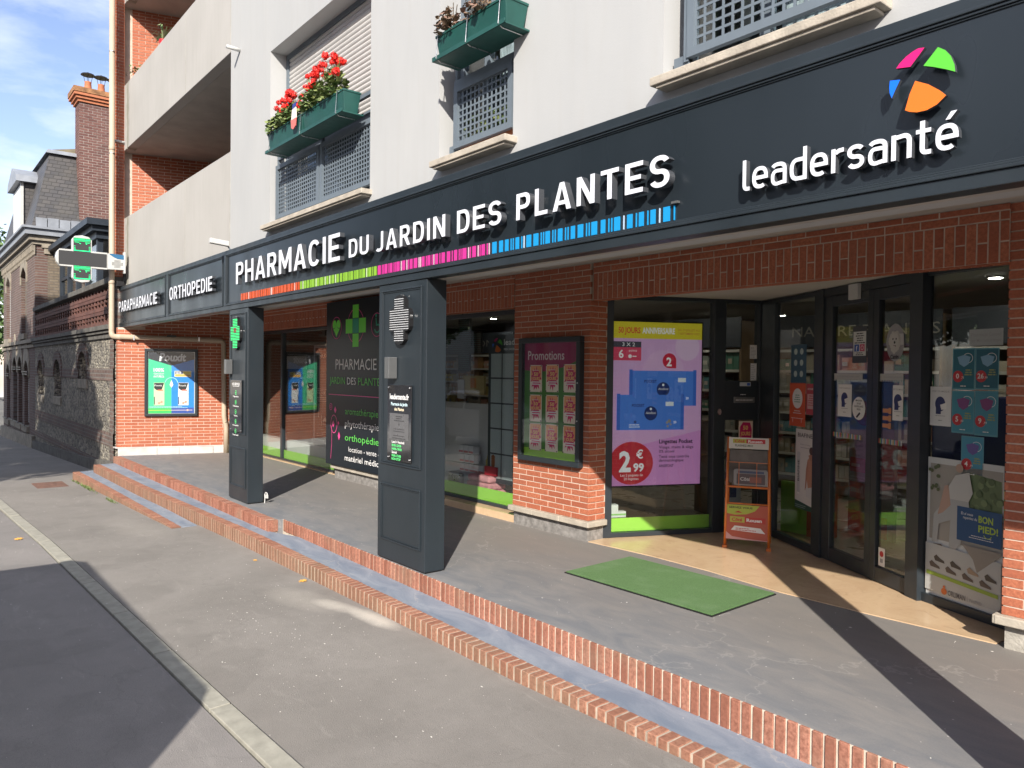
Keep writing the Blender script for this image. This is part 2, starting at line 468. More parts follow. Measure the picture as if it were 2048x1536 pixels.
class MB:
    def __init__(s): s.v, s.f, s.m, s.ml = [], [], [], []
    def mi(s, m):
        if m not in s.ml: s.ml.append(m)
        return s.ml.index(m)
    def add(s, vs, fs, m):
        o = len(s.v); s.v += [Vector(x) for x in vs]
        i = s.mi(m)
        for f in fs: s.f.append(tuple(o + x for x in f)); s.m.append(i)
        return s
    def box(s, F, a0, a1, b0, b1, c0, c1, m):
        P = [F.P(a, b, c) for a in (a0, a1) for b in (b0, b1) for c in (c0, c1)]
        return s.add(P, [(0, 1, 3, 2), (4, 6, 7, 5), (0, 4, 5, 1), (2, 3, 7, 6), (0, 2, 6, 4), (1, 5, 7, 3)], m)
    def prism(s, F, pts, c0, c1, m, holes=(), back=True):
        loops = [list(pts)] + [list(h) for h in holes]
        tri = tessellate_polygon([[Vector((x, y, 0)) for x, y in l] for l in loops])
        fl = [p for l in loops for p in l]
        n = len(fl)
        vs = [F.P(x, y, c1) for x, y in fl]
        fs = [tuple(t) for t in tri]
        if c0 != c1:
            vs += [F.P(x, y, c0) for x, y in fl]
            if back: fs += [tuple(n + i for i in reversed(t)) for t in tri]
            k = 0
            for l in loops:
                L = len(l)
                for i in range(L): fs.append((k + i, k + (i + 1) % L, n + k + (i + 1) % L, n + k + i))
                k += L
        return s.add(vs, fs, m)
    def disc(s, F, a, b, ra, rb, c0, c1, m, seg=28, t0=0, t1=2 * math.pi):
        full = abs(t1 - t0 - 2 * math.pi) < 1e-6
        pts = [(a + ra * math.cos(t0 + (t1 - t0) * i / seg), b + rb * math.sin(t0 + (t1 - t0) * i / seg)) for i in range(seg + (0 if full else 1))]
        return s.prism(F, pts, c0, c1, m)
    def ring(s, F, a, b, ra, rb, w, c0, c1, m, seg=36, t0=0, t1=2 * math.pi):
        for i in range(seg):
            p, q = t0 + (t1 - t0) * i / seg, t0 + (t1 - t0) * (i + 1) / seg
            s.prism(F, [(a + ra * math.cos(p), b + rb * math.sin(p)), (a + (ra - w) * math.cos(p), b + (rb - w) * math.sin(p)), (a + (ra - w) * math.cos(q), b + (rb - w) * math.sin(q)), (a + ra * math.cos(q), b + rb * math.sin(q))], c0, c1, m)
        return s
    def tube(s, path, r, m, seg=10, cap=True):
        path = [Vector(p) for p in path]
        rs = r if isinstance(r, (list, tuple)) else [r] * len(path)
        rings = []
        ref = None
        for i, p in enumerate(path):
            d = (path[min(i + 1, len(path) - 1)] - path[max(i - 1, 0)]).normalized()
            if ref is None: ref = d.orthogonal().normalized()
            x = (ref - d * ref.dot(d)).normalized(); y = d.cross(x); ref = x
            rings.append([p + (x * math.cos(2 * math.pi * k / seg) + y * math.sin(2 * math.pi * k / seg)) * rs[i] for k in range(seg)])
        vs = [q for g in rings for q in g]
        fs = [(i * seg + k, i * seg + (k + 1) % seg, (i + 1) * seg + (k + 1) % seg, (i + 1) * seg + k) for i in range(len(path) - 1) for k in range(seg)]
        if cap: fs += [tuple(range(seg - 1, -1, -1)), tuple((len(path) - 1) * seg + k for k in range(seg))]
        return s.add(vs, fs, m)
    def lathe(s, c, prof, m, seg=20, axis=Vector((0, 0, 1))):
        axis = Vector(axis).normalized(); x = axis.orthogonal().normalized(); y = axis.cross(x); c = Vector(c)
        vs = [c + axis * h + (x * math.cos(2 * math.pi * k / seg) + y * math.sin(2 * math.pi * k / seg)) * max(r, 1e-4) for r, h in prof for k in range(seg)]
        fs = [(i * seg + k, i * seg + (k + 1) % seg, (i + 1) * seg + (k + 1) % seg, (i + 1) * seg + k) for i in range(len(prof) - 1) for k in range(seg)]
        fs += [tuple(range(seg)), tuple((len(prof) - 1) * seg + k for k in range(seg))]
        return s.add(vs, fs, m)
    def text(s, F, t, a, b, h, c, m, w=None, bold=.004, sp=1.0, al='l', th=0, res=2, shear=0.0, mirror=False):
        """flat (or th thick) lettering: left edge a, baseline b, capital height h"""
        vs, fs = textmesh(t, bold, sp, res, shear)
        if not vs: return s
        x0 = min(v[0] for v in vs); x1 = max(v[0] for v in vs)
        ky = h / .70
        kx = (w / (x1 - x0)) if w else ky
        W_ = (x1 - x0) * kx
        a0 = a - (W_ if al == 'r' else W_ / 2 if al == 'c' else 0)
        if mirror: pts = [(a0 + (x1 - v[0]) * kx, b + v[1] * ky) for v in vs]
        else: pts = [(a0 + (v[0] - x0) * kx, b + v[1] * ky) for v in vs]
        return s.add([F.P(x, y, c) for x, y in pts], fs, m)
    def build(s, name, parent=None, label=None, cat=None, group=None, kind=None, smooth=False, bevel=0, loc=None):
        if not s.v: return None
        lo = Vector([min(v[i] for v in s.v) for i in range(3)]); hi = Vector([max(v[i] for v in s.v) for i in range(3)])
        c = Vector(loc) if loc is not None else Vector(((lo.x + hi.x) / 2, (lo.y + hi.y) / 2, lo.z))
        me = bpy.data.meshes.new(name)
        me.from_pydata([tuple(v - c) for v in s.v], [], s.f)
        for m in s.ml: me.materials.append(m)
        me.polygons.foreach_set('material_index', s.m)
        if smooth: me.polygons.foreach_set('use_smooth', [True] * len(me.polygons))
        bm = bmesh.new(); bm.from_mesh(me)
        if len(me.polygons) < 60000: bmesh.ops.recalc_face_normals(bm, faces=bm.faces)
        bm.to_mesh(me); bm.free()
        ob = bpy.data.objects.new(name, me)
        put(ob, c, parent)
        tag(ob, label, cat, group, kind)
        if bevel:
            mod = ob.modifiers.new('bevel', 'BEVEL'); mod.width = bevel; mod.segments = 2; mod.limit_method = 'ANGLE'; mod.angle_limit = R(40)
        return ob
def put(ob, c, parent=None, link=True):
    if link: COL.objects.link(ob)
    WLOC[ob.name] = Vector(c)
    if parent is not None:
        ob.parent = parent
        ob.location = Vector(c) - WLOC[parent.name]
    else: ob.location = c
def tag(ob, label=None, cat=None, group=None, kind=None):
    if label: ob['label'] = label
    if cat: ob['category'] = cat
    if group: ob['group'] = group
    if kind: ob['kind'] = kind
def thing(name, loc, label, cat, group=None, kind=None):
    o = bpy.data.objects.new(name, None); o.empty_display_size = .1
    put(o, loc); tag(o, label, cat, group, kind)
    return o
def clone(o, loc, rotz=None, parent=None, label=None, group=None):
    c = o.copy(); COL.objects.link(c)
    if parent is None:
        c.location = loc; WLOC[c.name] = Vector(loc)
        if label: c['label'] = label
        if group: c['group'] = group
    else: c.parent = parent
    if rotz is not None: c.rotation_euler = (0, 0, rotz)
    for ch in list(o.children): clone(ch, None, None, c)
    return c

# brickwork ---------------------------------------------------------------
_bm = {}
def brick_mesh(w, h, t, mat):
    k = (round(w, 3), round(h, 3), round(t, 3), mat.name)
    if k not in _bm:
        w, h = k[0], k[1]
        me = bpy.data.meshes.new('brick')
        e = .0022
        v = [(x, y, z) for y in (0,) for x, z in ((-w / 2, -h / 2), (w / 2, -h / 2), (w / 2, h / 2), (-w / 2, h / 2))]
        v += [(x, -t + e, z) for x, z in ((-w / 2, -h / 2), (w / 2, -h / 2), (w / 2, h / 2), (-w / 2, h / 2))]
        w2, h2 = w / 2 - e, h / 2 - e
        v += [(x, -t, z) for x, z in ((-w2, -h2), (w2, -h2), (w2, h2), (-w2, h2))]
        f = [(3, 2, 1, 0), (8, 9, 10, 11)]
        for i in range(4):
            j = (i + 1) % 4
            f += [(i, j, 4 + j, 4 + i), (4 + i, 4 + j, 8 + j, 8 + i)]
        me.from_pydata(v, [], f); me.materials.append(mat)
        _bm[k] = me
    return _bm[k]
BR_N = {}
def lay(parent, F, rects, mat, th=.02, proud=.004, maxn=300, name='brick', jit=.0012):
    """rects (a, b, w, h) centre and size on F; the nearest ones are single objects, the rest one mesh"""
    rects = [r for r in rects if r[2] > .012 and r[3] > .012]
    used = BR_N.get(parent.name, 0)
    key = lambda r: (F.P(r[0], r[1]) - EYE).length
    rects.sort(key=key)
    ang = math.atan2(F.u.y, F.u.x)
    pw = WLOC[parent.name]
    far = MB()
    for a, b, w, h in rects:
        j = proud + rnd.uniform(-jit, jit)
        if used < maxn:
            o = bpy.data.objects.new(name, brick_mesh(w, h, th, mat))
            COL.objects.link(o); o.parent = parent
            o.location = F.P(a, b, j - th) - pw
            o.rotation_euler = (0, 0, ang)
            used += 1
        else: far.box(F, a - w / 2, a + w / 2, b - h / 2, b + h / 2, j - th, j, mat)
    BR_N[parent.name] = used
    if far.v: far.build(name, parent, kind='stuff')
PX, PZ, JT = .2147, .0545, .0085
def courses(a0, a1, b0, b1, px=PX, pz=PZ, jt=JT, shift=0.0, holes=(), z0=0.0):
    out = []
    k0 = int(math.floor((b0 - z0) / pz)) - 1
    k = k0
    while z0 + k * pz < b1 - .006:
        lo, hi = max(b0, z0 + k * pz), min(b1, z0 + (k + 1) * pz - jt)
        if hi - lo > .01:
            x = a0 - px + ((k % 2) * px / 2 + shift) % px - px
            while x < a1:
                l, r = max(a0, x), min(a1, x + px - jt)
                if r - l > .012:
                    segs = [(l, r)]
                    for (h0, h1, g0, g1) in holes:
                        if hi > g0 + .004 and lo < g1 - .004:
                            ns = []
                            for (p, q) in segs:
                                if q <= h0 or p >= h1: ns.append((p, q)); continue
                                if p < h0: ns.append((p, h0))
                                if q > h1: ns.append((h1, q))
                            segs = ns
                    for p, q in segs:
                        if q - p > .012: out.append(((p + q) / 2, (lo + hi) / 2, q - p, hi - lo))
                x += px
        k += 1
    return out
def soldiers(a0, a1, b0, b1, px=.0585, jt=.0085):
    out = []; x = a0; i = 0
    while x < a1 - .02:
        w = min(px - jt, a1 - x)
        if i % 2 == 0: out.append((x + w / 2, (b0 + b1) / 2, w, b1 - b0))
        else:
            mid = (b0 + b1) / 2
            out.append((x + w / 2, (b0 + mid - jt / 2) / 2, w, mid - jt / 2 - b0))
            out.append((x + w / 2, (b1 + mid + jt / 2) / 2, w, b1 - mid - jt / 2))
        x += px; i += 1
    return out
def frame4(mb, F, a0, a1, b0, b1, w, c0, c1, m):
    mb.box(F, a0, a1, b0, b0 + w, c0, c1, m); mb.box(F, a0, a1, b1 - w, b1, c0, c1, m)
    mb.box(F, a0, a0 + w, b0 + w, b1 - w, c0, c1, m); mb.box(F, a1 - w, a1, b0 + w, b1 - w, c0, c1, m)
class Print:
    """flat print: shapes stacked in hair-thin layers on a board"""
    def __init__(s, F, c=0.0, step=.00018): s.mb, s.F, s.c, s.st = MB(), F, c, step
    def up(s): s.c += s.st; return s.c
    def rect(s, a0, a1, b0, b1, m): c = s.up(); s.mb.prism(s.F, [(a0, b0), (a1, b0), (a1, b1), (a0, b1)], c, c, m); return s
    def poly(s, pts, m): c = s.up(); s.mb.prism(s.F, pts, c, c, m); return s
    def disc(s, a, b, ra, m, rb=None): c = s.up(); s.mb.disc(s.F, a, b, ra, rb or ra, c, c, m); return s
    def ring(s, a, b, ra, w, m, rb=None, t0=0, t1=2 * math.pi): c = s.up(); s.mb.ring(s.F, a, b, ra, rb or ra, w, c, c, m, 30, t0, t1); return s
    def text(s, t, a, b, h, m, **k): c = s.up(); s.mb.text(s.F, t, a, b, h, c, m, **k); return s
    def lines(s, a0, a1, b, dy, n, m, h=None, seed=1, al='l'):
        r = random.Random(seed); h = h or dy * .45
        c = s.up()
        for i in range(n):
            w = (a1 - a0) * r.uniform(.55, 1)
            x0 = a0 if al == 'l' else (a0 + a1 - w) / 2
            x = x0
            while x < x0 + w:
                q = min(x + h * r.uniform(1.5, 4.5), x0 + w)
                s.mb.prism(s.F, [(x, b - i * dy), (q, b - i * dy), (q, b - i * dy + h), (x, b - i * dy + h)], c, c, m)
                x = q + h * .6
        return s
def pts_of(mb): return mb
WH, BK = flat((.78, .78, .77)), flat((.02, .02, .022))
GREEN_STRIP = pm('green_vinyl', (.36, .72, .09), .35, .03, 2, coat=.2)

# ================================================================== SETTING
GZ = [(-160, -4.6), (-80, -2.3), (-33, -.96), (-24.9, -.74), (-14.5, -.372), (-12.4, -.335), (-10.8, -.300), (-8.8, -.252), (-6.3, -.245), (-3.3, -.238), (-2.1, -.205), (4, -.17), (60, .2)]
def gz(x):
    for (x0, z0), (x1, z1) in zip(GZ, GZ[1:]):
        if x <= x1: return z0 + (z1 - z0) * (x - x0) / (x1 - x0)
    return GZ[-1][1]
def zm(x): return -.112 if x < -7.4 else -.112 - .048 * min(1, (x + 7.4) / 4.9)
def sheet(name, xs, yf, dz, mat, thick=None):
    mb = MB(); vs = []; fs = []
    for x in xs:
        y0, y1 = yf(x)
        for y in (y0, y1): vs.append((x, y, gz(x) + dz))
    for i in range(len(xs) - 1): fs.append((2 * i, 2 * i + 2, 2 * i + 3, 2 * i + 1))
    mb.add(vs, fs, mat)
    if thick:
        n = len(vs)
        vs2 = [(v[0], v[1], v[2] - thick) for v in vs]
        f2 = [(2 * i, 2 * i + 2, n + 2 * i + 2, n + 2 * i) for i in range(len(xs) - 1)] + [(2 * i + 1, 2 * i + 3, n + 2 * i + 3, n + 2 * i + 1) for i in range(len(xs) - 1)]
        mb.add(vs + vs2, f2 + [(0, 1, n + 1, n), (n - 2, n - 1, 2 * n - 1, 2 * n - 2)], mat)
    return mb.build(name, kind='structure')
XS = [-160, -120, -80, -60, -45, -33, -29, -24.9, -20, -17, -14.5, -12.4, -10.8, -8.8, -6.3, -3.3, -2.1, 0, 4, 12, 30, 60]
def ky(x): return 1.165 + (x + 12.06) * .0262        # inner edge of the kerb line
sheet('ground', [-400, -160, 60, 400], lambda x: (-400, 400), -.9, pm('far_ground', (.12, .11, .09), .95, .2, .1))
sheet('road', XS, lambda x: (-9.0, ky(x) - .118), -.004, M_ROAD, .3)
sheet('pavement', XS, lambda x: (ky(x) + .012, 3.2), 0.0, M_PAVE, .3)
sheet('far_pavement', XS, lambda x: (-13, -9.0), .08, M_PAVE, .5)
# kerb stones, each with its own joint
kerb = thing('kerb', (-3.3, 1.3, gz(-3.3)), None, None, None, 'structure')
M_KERB = pm('kerb_concrete', (.30, .29, .245), .85, .16, 12, 150, .35, .002)
x = 6.0; i = 0
while x > -46:
    L = 1.0 - .012
    x1, x0 = x, x - L
    rise = .006 if x0 > -11.2 else .012
    mb = MB()
    ys = (ky(x0) - .106, ky(x0) + .002, ky(x1) + .002, ky(x1) - .106)
    zt = (gz(x0) + rise, gz(x0) + rise + .004, gz(x1) + rise + .004, gz(x1) + rise)
    xs_ = (x0, x0, x1, x1)
    vs = [(xs_[k], ys[k], zt[k]) for k in range(4)] + [(xs_[k], ys[k], zt[k] - .25) for k in range(4)]
    mb.add(vs, [(0, 3, 2, 1), (4, 5, 6, 7), (0, 1, 5, 4), (1, 2, 6, 5), (2, 3, 7, 6), (3, 0, 4, 7)], M_KERB)
    mb.build('kerb_stone', kerb, bevel=.004)
    x -= 1.0; i += 1

# portico floor (upper step) -------------------------------------------------
pf = thing('portico_floor', (-6, 4, 0), None, None, None, 'structure')
mb = MB()
FX_ = FR((0, 0, 0), (1, 0, 0), (0, 1, 0))    # horizontal frame, normal up
mb.prism(FX_, [(-14.42, 3.036), (-7.45, 3.036), (-7.45, 3.101), (4, 3.101), (4, 5.1), (-1.4, 5.1), (-1.4, 7.2), (-5, 7.2), (-5, 5.3), (-13.8, 5.3)], -.4, 0, M_FLOOR)
mb.build('floor_slab', pf)
mb = MB()
mb.prism(FX_, [(-14.40, 2.94), (-7.46, 2.94), (-7.46, 3.04), (-14.40, 3.04)], -.4, -.003, M_MORTW)
mb.prism(FX_, [(-7.46, 3.096), (4, 3.096), (4, 3.102), (-7.46, 3.102)], -.4, -.003, M_MORTW)
mb.build('mortar_bed', pf)
def step_bricks(parent, xa, xb, yfun, ztop, zlow, depth, pitch, mat=None):
    """bricks on edge along a step; each its own object"""
    x = xa
    pw = WLOC[parent.name]
    cache = {}
    while x < xb - .02:
        w = pitch - .0125
        h = ztop(x) - zlow(x)
        if h > .012:
            k = (round(w, 3), round(h, 2), depth)
            if k not in cache:
                me = bpy.data.meshes.new('brick'); e = .003
                bm = bmesh.new(); bmesh.ops.create_cube(bm, size=1)
                bmesh.ops.scale(bm, vec=(w, depth, k[1]), verts=bm.verts)
                bmesh.ops.bevel(bm, geom=bm.edges[:], offset=e, segments=1, affect='EDGES')
                bm.to_mesh(me); bm.free(); me.materials.append(mat or M_STEP)
                cache[k] = me
            o = bpy.data.objects.new('brick', cache[k])
            COL.objects.link(o); o.parent = parent
            yf = yfun(x)
            o.location = Vector((x + w / 2, yf + depth / 2 + rnd.uniform(-.0015, .0015), ztop(x) - k[1] / 2 + rnd.uniform(-.0012, .0012))) - pw
            o.rotation_euler = (rnd.uniform(-.01, .01), 0, rnd.uniform(-.012, .012))
        x += pitch
# left run stands 0.13 m forward of the right run
step_bricks(pf, -14.40, -7.50, lambda x: 2.93, lambda x: 0.0, lambda x: -.125, .105, .0600)
mb = MB(); mb.box(WORLD, -7.492, -7.445, 2.934, 3.04, -.12, -.001, M_STEP); mb.build('brick', pf)
step_bricks(pf, -7.425, 3.9, lambda x: 3.088, lambda x: -.0015, lambda x: -.125 if x < -7.4 else zm(x) - .012, .05, .0588)

M_MORTS = pm('weathered_mortar', (.40, .33, .26), .9, .3, 9, 120, .4, .003)
def step(name, segs, ztop, back, depth_tread, pitch, xa, xb, tread_mat, zb):
    st = thing(name, (xa, segs[0][1], ztop(xa)), None, None, None, 'structure')
    def yf(x):
        for (x0, y0), (x1, y1) in zip(segs, segs[1:]):
            if x <= x1: return y0 + (y1 - y0) * (x - x0) / (x1 - x0)
        return segs[-1][1]
    n = 40
    vs = []; fs = []
    for i in range(n + 1):
        x = xa + (xb - xa) * i / n
        vs += [(x, yf(x) + .1, ztop(x) - .001), (x, back(x), ztop(x) + .002)]
    fs = [(2 * i, 2 * i + 2, 2 * i + 3, 2 * i + 1) for i in range(n)]
    mb = MB(); mb.add(vs, fs, tread_mat)
    v2 = [(v[0], v[1], v[2] - .35) for v in vs]
    k = len(vs)
    mb.add(vs + v2, [(0, 1, k + 1, k), (k - 2, k - 1, 2 * k - 1, 2 * k - 2)], tread_mat)
    mb.build('tread', st)
    vs = []; fs = []
    for i in range(n + 1):
        x = xa + (xb - xa) * i / n
        zb_ = ztop(x) - .0035
        vs += [(x, yf(x) + .0035, zb_), (x, yf(x) + .108, zb_), (x, yf(x) + .0035, zb_ - .4)]
    for i in range(n): fs += [(3 * i, 3 * i + 3, 3 * i + 4, 3 * i + 1), (3 * i, 3 * i + 2, 3 * i + 5, 3 * i + 3)]
    fs.append((0, 1, 2))
    mb = MB(); mb.add(vs, fs, M_MORTS); mb.build('mortar_bed', st)
    step_bricks(st, xa, xb, yf, ztop, lambda x: min(gz(x), gz(x + .05)) - .02, .105, pitch, M_STEPD)
    return st
step('middle_step', [(-14.5, 2.605), (-11.4, 2.622), (-7.8, 2.72), (-5.3, 2.745), (4, 2.80)], zm, lambda x: 2.94 if x < -7.445 else 3.097, 0, .0655, -14.30, 3.9, M_TREAD, 0)
step('lower_step', [(-14.6, 2.335), (-12.4, 2.375), (-8.8, 2.395)], lambda x: -.243, lambda x: 2.66, 0, .0655, -14.55, -8.86, M_TREAD, 0)

# marble threshold in the entrance recess
mb = MB()
mb.prism(FX_, [(-4.81, 4.885), (-4.11, 4.93), (-3.52, 4.92), (-2.87, 4.85), (-2.23, 4.87), (-1.54, 4.92), (-1.5, 5.3), (-2.19, 5.6), (-3.8, 6.8), (-4.5, 6.8), (-4.84, 5.2)], -.02, .006, M_MARBLE)
mb.build('marble_threshold', kind='structure')

# green doormat
mt = thing('doormat', (-3.5, 4.4, 0), 'rectangular green carpet doormat lying on the grey floor before the entrance', 'doormat')
FM = FR((-4.175, 3.985, 0), (1, .018, 0), (-.02, 1, 0))
mb = MB(); mb.box(FM, 0, 1.335, 0, .77, 0, .008, M_BLACK); mb.build('rubber_edge', mt)
mb = MB(); mb.box(FM, .010, 1.325, .010, .760, .0085, .015, M_MAT); mb.build('carpet_pile', mt)

# scattered grit and paint flakes: nobody could count them
mb = MB()
for i in range(1300):
    if i < 1120:
        x = rnd.uniform(-13.5, -1.2) if i % 3 else rnd.gauss(-5.2, 1.0); y = rnd.uniform(-.6, 2.7) if i % 3 else rnd.gauss(2.1, .35)
        if y > 2.58: continue
        z = gz(x) + .001
        if ky(x) - .13 < y < ky(x) + .02: z += .012
    else:
        x = rnd.uniform(-9, -1.2); y = rnd.uniform(3.2, 4.8); z = .001
    r = rnd.choice((.0014, .0018, .0022, .003, .0045)) * rnd.uniform(.6, 1.2); a = rnd.uniform(0, 6)
    e = rnd.uniform(1, 2.6)
    q = [(x + math.cos(a + t) * r * (e if k % 2 else 1), y + math.sin(a + t) * r, z) for k, t in enumerate((0, 1.5, 3.1, 4.6))]
    mb.add(q + [(x, y, z + r * .5)], [(0, 1, 4), (1, 2, 4), (2, 3, 4), (3, 0, 4)], flat((.62, .60, .55), .9, 'paint_flakes'))
mb.build('paint_flakes', label='white paint flakes and grit scattered over the pavement', cat='litter', kind='stuff')
# three fallen leaves
M_YL = pm('dead_leaf', (.72, .38, .07), .7, .2, 30)
for (x, y, a, s, lab) in ((-5.98, 2.66, .3, .075, 'yellow maple leaf lying against the foot of the middle brick step'),
                          (-9.3, 1.0, 1.2, .085, 'yellow leaf lying on the road side of the kerb'),
                          (-6.9, 2.60, 2.2, .04, 'small pale leaf scrap beside the middle brick step')):
    mb = MB()
    Fl = FR((x, y, gz(x) + .006), (math.cos(a), math.sin(a), .05), (-math.sin(a), math.cos(a), .12))
    pts = [(0, -.9), (.12, -.35), (.65, -.5), (.5, -.1), (.95, .15), (.45, .3), (.3, .75), (0, .45), (-.35, .85), (-.4, .3), (-.9, .2), (-.5, -.15), (-.6, -.5), (-.12, -.35)]
    mb.prism(Fl, [(px * s * .6, py * s * .6) for px, py in pts], 0, .002, M_YL)
    mb.build('fallen_leaf', label=lab, cat='leaf', group='fallen leaves')
# weeds along the lower step
mb = MB()
for i in range(260):
    x = rnd.choice((-14.1, -13.4, -13.2, -12.9, -11.6)) + rnd.gauss(0, .18); y = 2.345 + rnd.uniform(-.05, 0) - .0
    a = rnd.uniform(0, 6.28); h = rnd.uniform(.015, .05); w = .006
    z = gz(x)
    dx, dy = math.cos(a), math.sin(a)
    mb.add([(x - dy * w, y + dx * w, z), (x + dy * w, y - dx * w, z), (x + dx * h * .8, y + dy * h * .8, z + h)], [(0, 1, 2)], M_GERA)
mb.build('weeds', label='low green weeds growing along the foot of the lowest step', cat='weeds', kind='stuff')
# rusty cover patch near the left steps
mb = MB()
mb.box(WORLD, -14.35, -13.3, 1.72, 2.15, gz(-14) - .05, gz(-14) + .006, pm('rusty_iron', (.16, .085, .06), .8, .35, 15, 60, .5, .005))
mb.build('inspection_cover', label='rusty red inspection cover set into the pavement left of the steps', cat='manhole cover')

# ================================================================== PHARMACY BUILDING
YW = 3.19
B = thing('pharmacy_building', (-6, 3.19, 2.96), 'white rendered apartment building with concrete balconies above the pharmacy', 'building')
FW = FR((0, YW, 0))
W1, W2, W3 = (-8.09, -5.84, 3.11, 5.02), (-4.77, -3.89, 3.13, 5.2), (-2.625, -1.44, 3.13, 5.2)
rc = lambda w: [(w[0], w[2]), (w[1], w[2]), (w[1], w[3]), (w[0], w[3])]
mb = MB()
mb.prism(FW, [(-9.345, 2.26), (6, 2.26), (6, 11), (-9.345, 11)], -.22, 0, M_WHITE, [rc(W1), rc(W2), rc(W3)])
mb.build('wall', B)
mb = MB(); mb.box(WORLD, -9.345, 6, 5.6, 5.8, 2.6, 11, M_WHITE); mb.box(WORLD, -9.345, -9.2, 3.42, 5.6, 2.6, 11, M_WHITE)
mb.box(WORLD, -14.9, 6, 8.5, 8.7, 2.6, 11, M_WHITE)
mb.build('inner_wall', B)
mb = MB(); mb.box(WORLD, -14.9, 6, 3.45, 8.5, 10.9, 11, M_WHITE); mb.build('roof', B)
# window sills
for (a0, a1, z) in ((-8.10, -5.80, 3.108), (-4.75, -3.845, 3.108), (-2.63, -1.425, 3.108)):
    mb = MB(); mb.box(WORLD, a0, a1, 3.085, 3.42, z - .045, z, M_CAP)
    mb.box(WORLD, a0 + .03, a1 - .03, 3.10, 3.19, z - .062, z - .0455, M_CAP)
    mb.build('window_sill', B, bevel=.005)
# window 1: roller shutter, grey frame and glass behind
win = thing('window', (-6.965, 3.38, 3.11), None, None); win.parent = B; win.location = Vector((-6.965, 3.38, 3.11)) - WLOC[B.name]
FS = FR((0, 3.40, 0))
mb = MB(); frame4(mb, FS, -8.09, -5.84, 3.11, 5.02, .05, -.02, .03, M_RAIL); mb.box(FS, -8.04, -5.89, 3.86, 3.92, -.02, .02, M_RAIL); mb.build('frame', win)
mb = MB(); mb.box(FS, -8.04, -5.89, 3.16, 3.86, -.012, -.004, M_GLASS2); mb.build('pane', win)
z = 3.93
while z < 4.97:
    mb = MB()
    for k in range(4):
        t0, t1 = k / 4, (k + 1) / 4
        f = lambda t: .004 + .013 * math.sin(math.pi * t)
        mb.add([FS.P(-8.045, z + t0 * .046, f(t0)), FS.P(-5.885, z + t0 * .046, f(t0)), FS.P(-5.885, z + t1 * .046, f(t1)), FS.P(-8.045, z + t1 * .046, f(t1))], [(0, 1, 2, 3)], M_SHUT)
    mb.build('slat', win)
    z += .048
mb = MB(); mb.box(FS, -8.04, -5.89, 3.92, 4.99, -.03, -.005, M_SHUT); mb.build('shutter_backing', win)
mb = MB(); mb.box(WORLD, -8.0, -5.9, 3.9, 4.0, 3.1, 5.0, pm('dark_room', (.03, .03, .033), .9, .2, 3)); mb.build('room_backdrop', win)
# perforated guard panels
def guard(a0, a1, b0, b1, y, nx, nz, brk=False, posts=()):
    g = thing('guard_panel', ((a0 + a1) / 2, y, b0), None, None); g.parent = B; g.location = Vector(((a0 + a1) / 2, y, b0)) - WLOC[B.name]
    Fg = FR((0, y, 0)); bw = .045
    mb = MB(); frame4(mb, Fg, a0, a1, b0, b1, bw, -.02, .014, M_RAIL); mb.build('frame', g)
    mb = MB()
    ia0, ia1, ib0, ib1 = a0 + bw, a1 - bw, b0 + bw, b1 - bw
    px, pz = (ia1 - ia0) / nx, (ib1 - ib0) / nz
    for i in range(nx + 1):
        c = ia0 + i * px; mb.box(Fg, c - .007, c + .007, ib0, ib1, -.008, -.003, M_RAIL)
    for i in range(nz + 1):
        c = ib0 + i * pz; mb.box(Fg, ia0, ia1, c - .007, c + .007, -.0085, -.0028, M_RAIL)
    mb.build('lattice', g)
    return g
guard(-8.035, -6.955, 3.185, 3.765, 3.245, 20, 12)
guard(-6.925, -5.87, 3.185, 3.765, 3.245, 20, 12)
mb = MB()
for a in (-8.03, -6.94, -5.875): mb.box(WORLD, a - .014, a + .014, 3.255, 3.285, 3.11, 4.02, M_RAIL)
mb.box(WORLD, -8.035, -5.87, 3.25, 3.285, 3.985, 4.02, M_RAIL); mb.box(WORLD, -8.035, -5.87, 3.252, 3.28, 3.83, 3.85, M_RAIL)
mb.box(WORLD, -8.085, -8.03, 3.25, 3.29, 3.17, 3.22, M_RAIL)
mb.build('railing', B)
guard(-4.645, -3.96, 3.205, 3.665, 3.245, 12, 8)
mb = MB()
for a in (-4.645, -3.945): mb.box(WORLD, a - .014, a + .014, 3.255, 3.285, 3.16, 4.02, M_RAIL)
mb.box(WORLD, -4.66, -3.93, 3.25, 3.285, 3.98, 4.02, M_RAIL); mb.box(WORLD, -4.645, -3.95, 3.236, 3.262, 3.665, 3.71, M_RAIL)
mb.box(WORLD, -4.72, -4.65, 3.25, 3.29, 3.19, 3.24, M_RAIL)
mb.build('railing', B)
guard(-2.505, -1.46, 3.215, 3.85, 3.245, 17, 11)
mb = MB(); mb.box(WORLD, -2.60, -2.5, 3.25, 3.30, 3.18, 3.24, M_RAIL); mb.box(WORLD, -2.53, -2.5, 3.24, 3.28, 3.2, 4.1, M_RAIL); mb.build('railing', B)
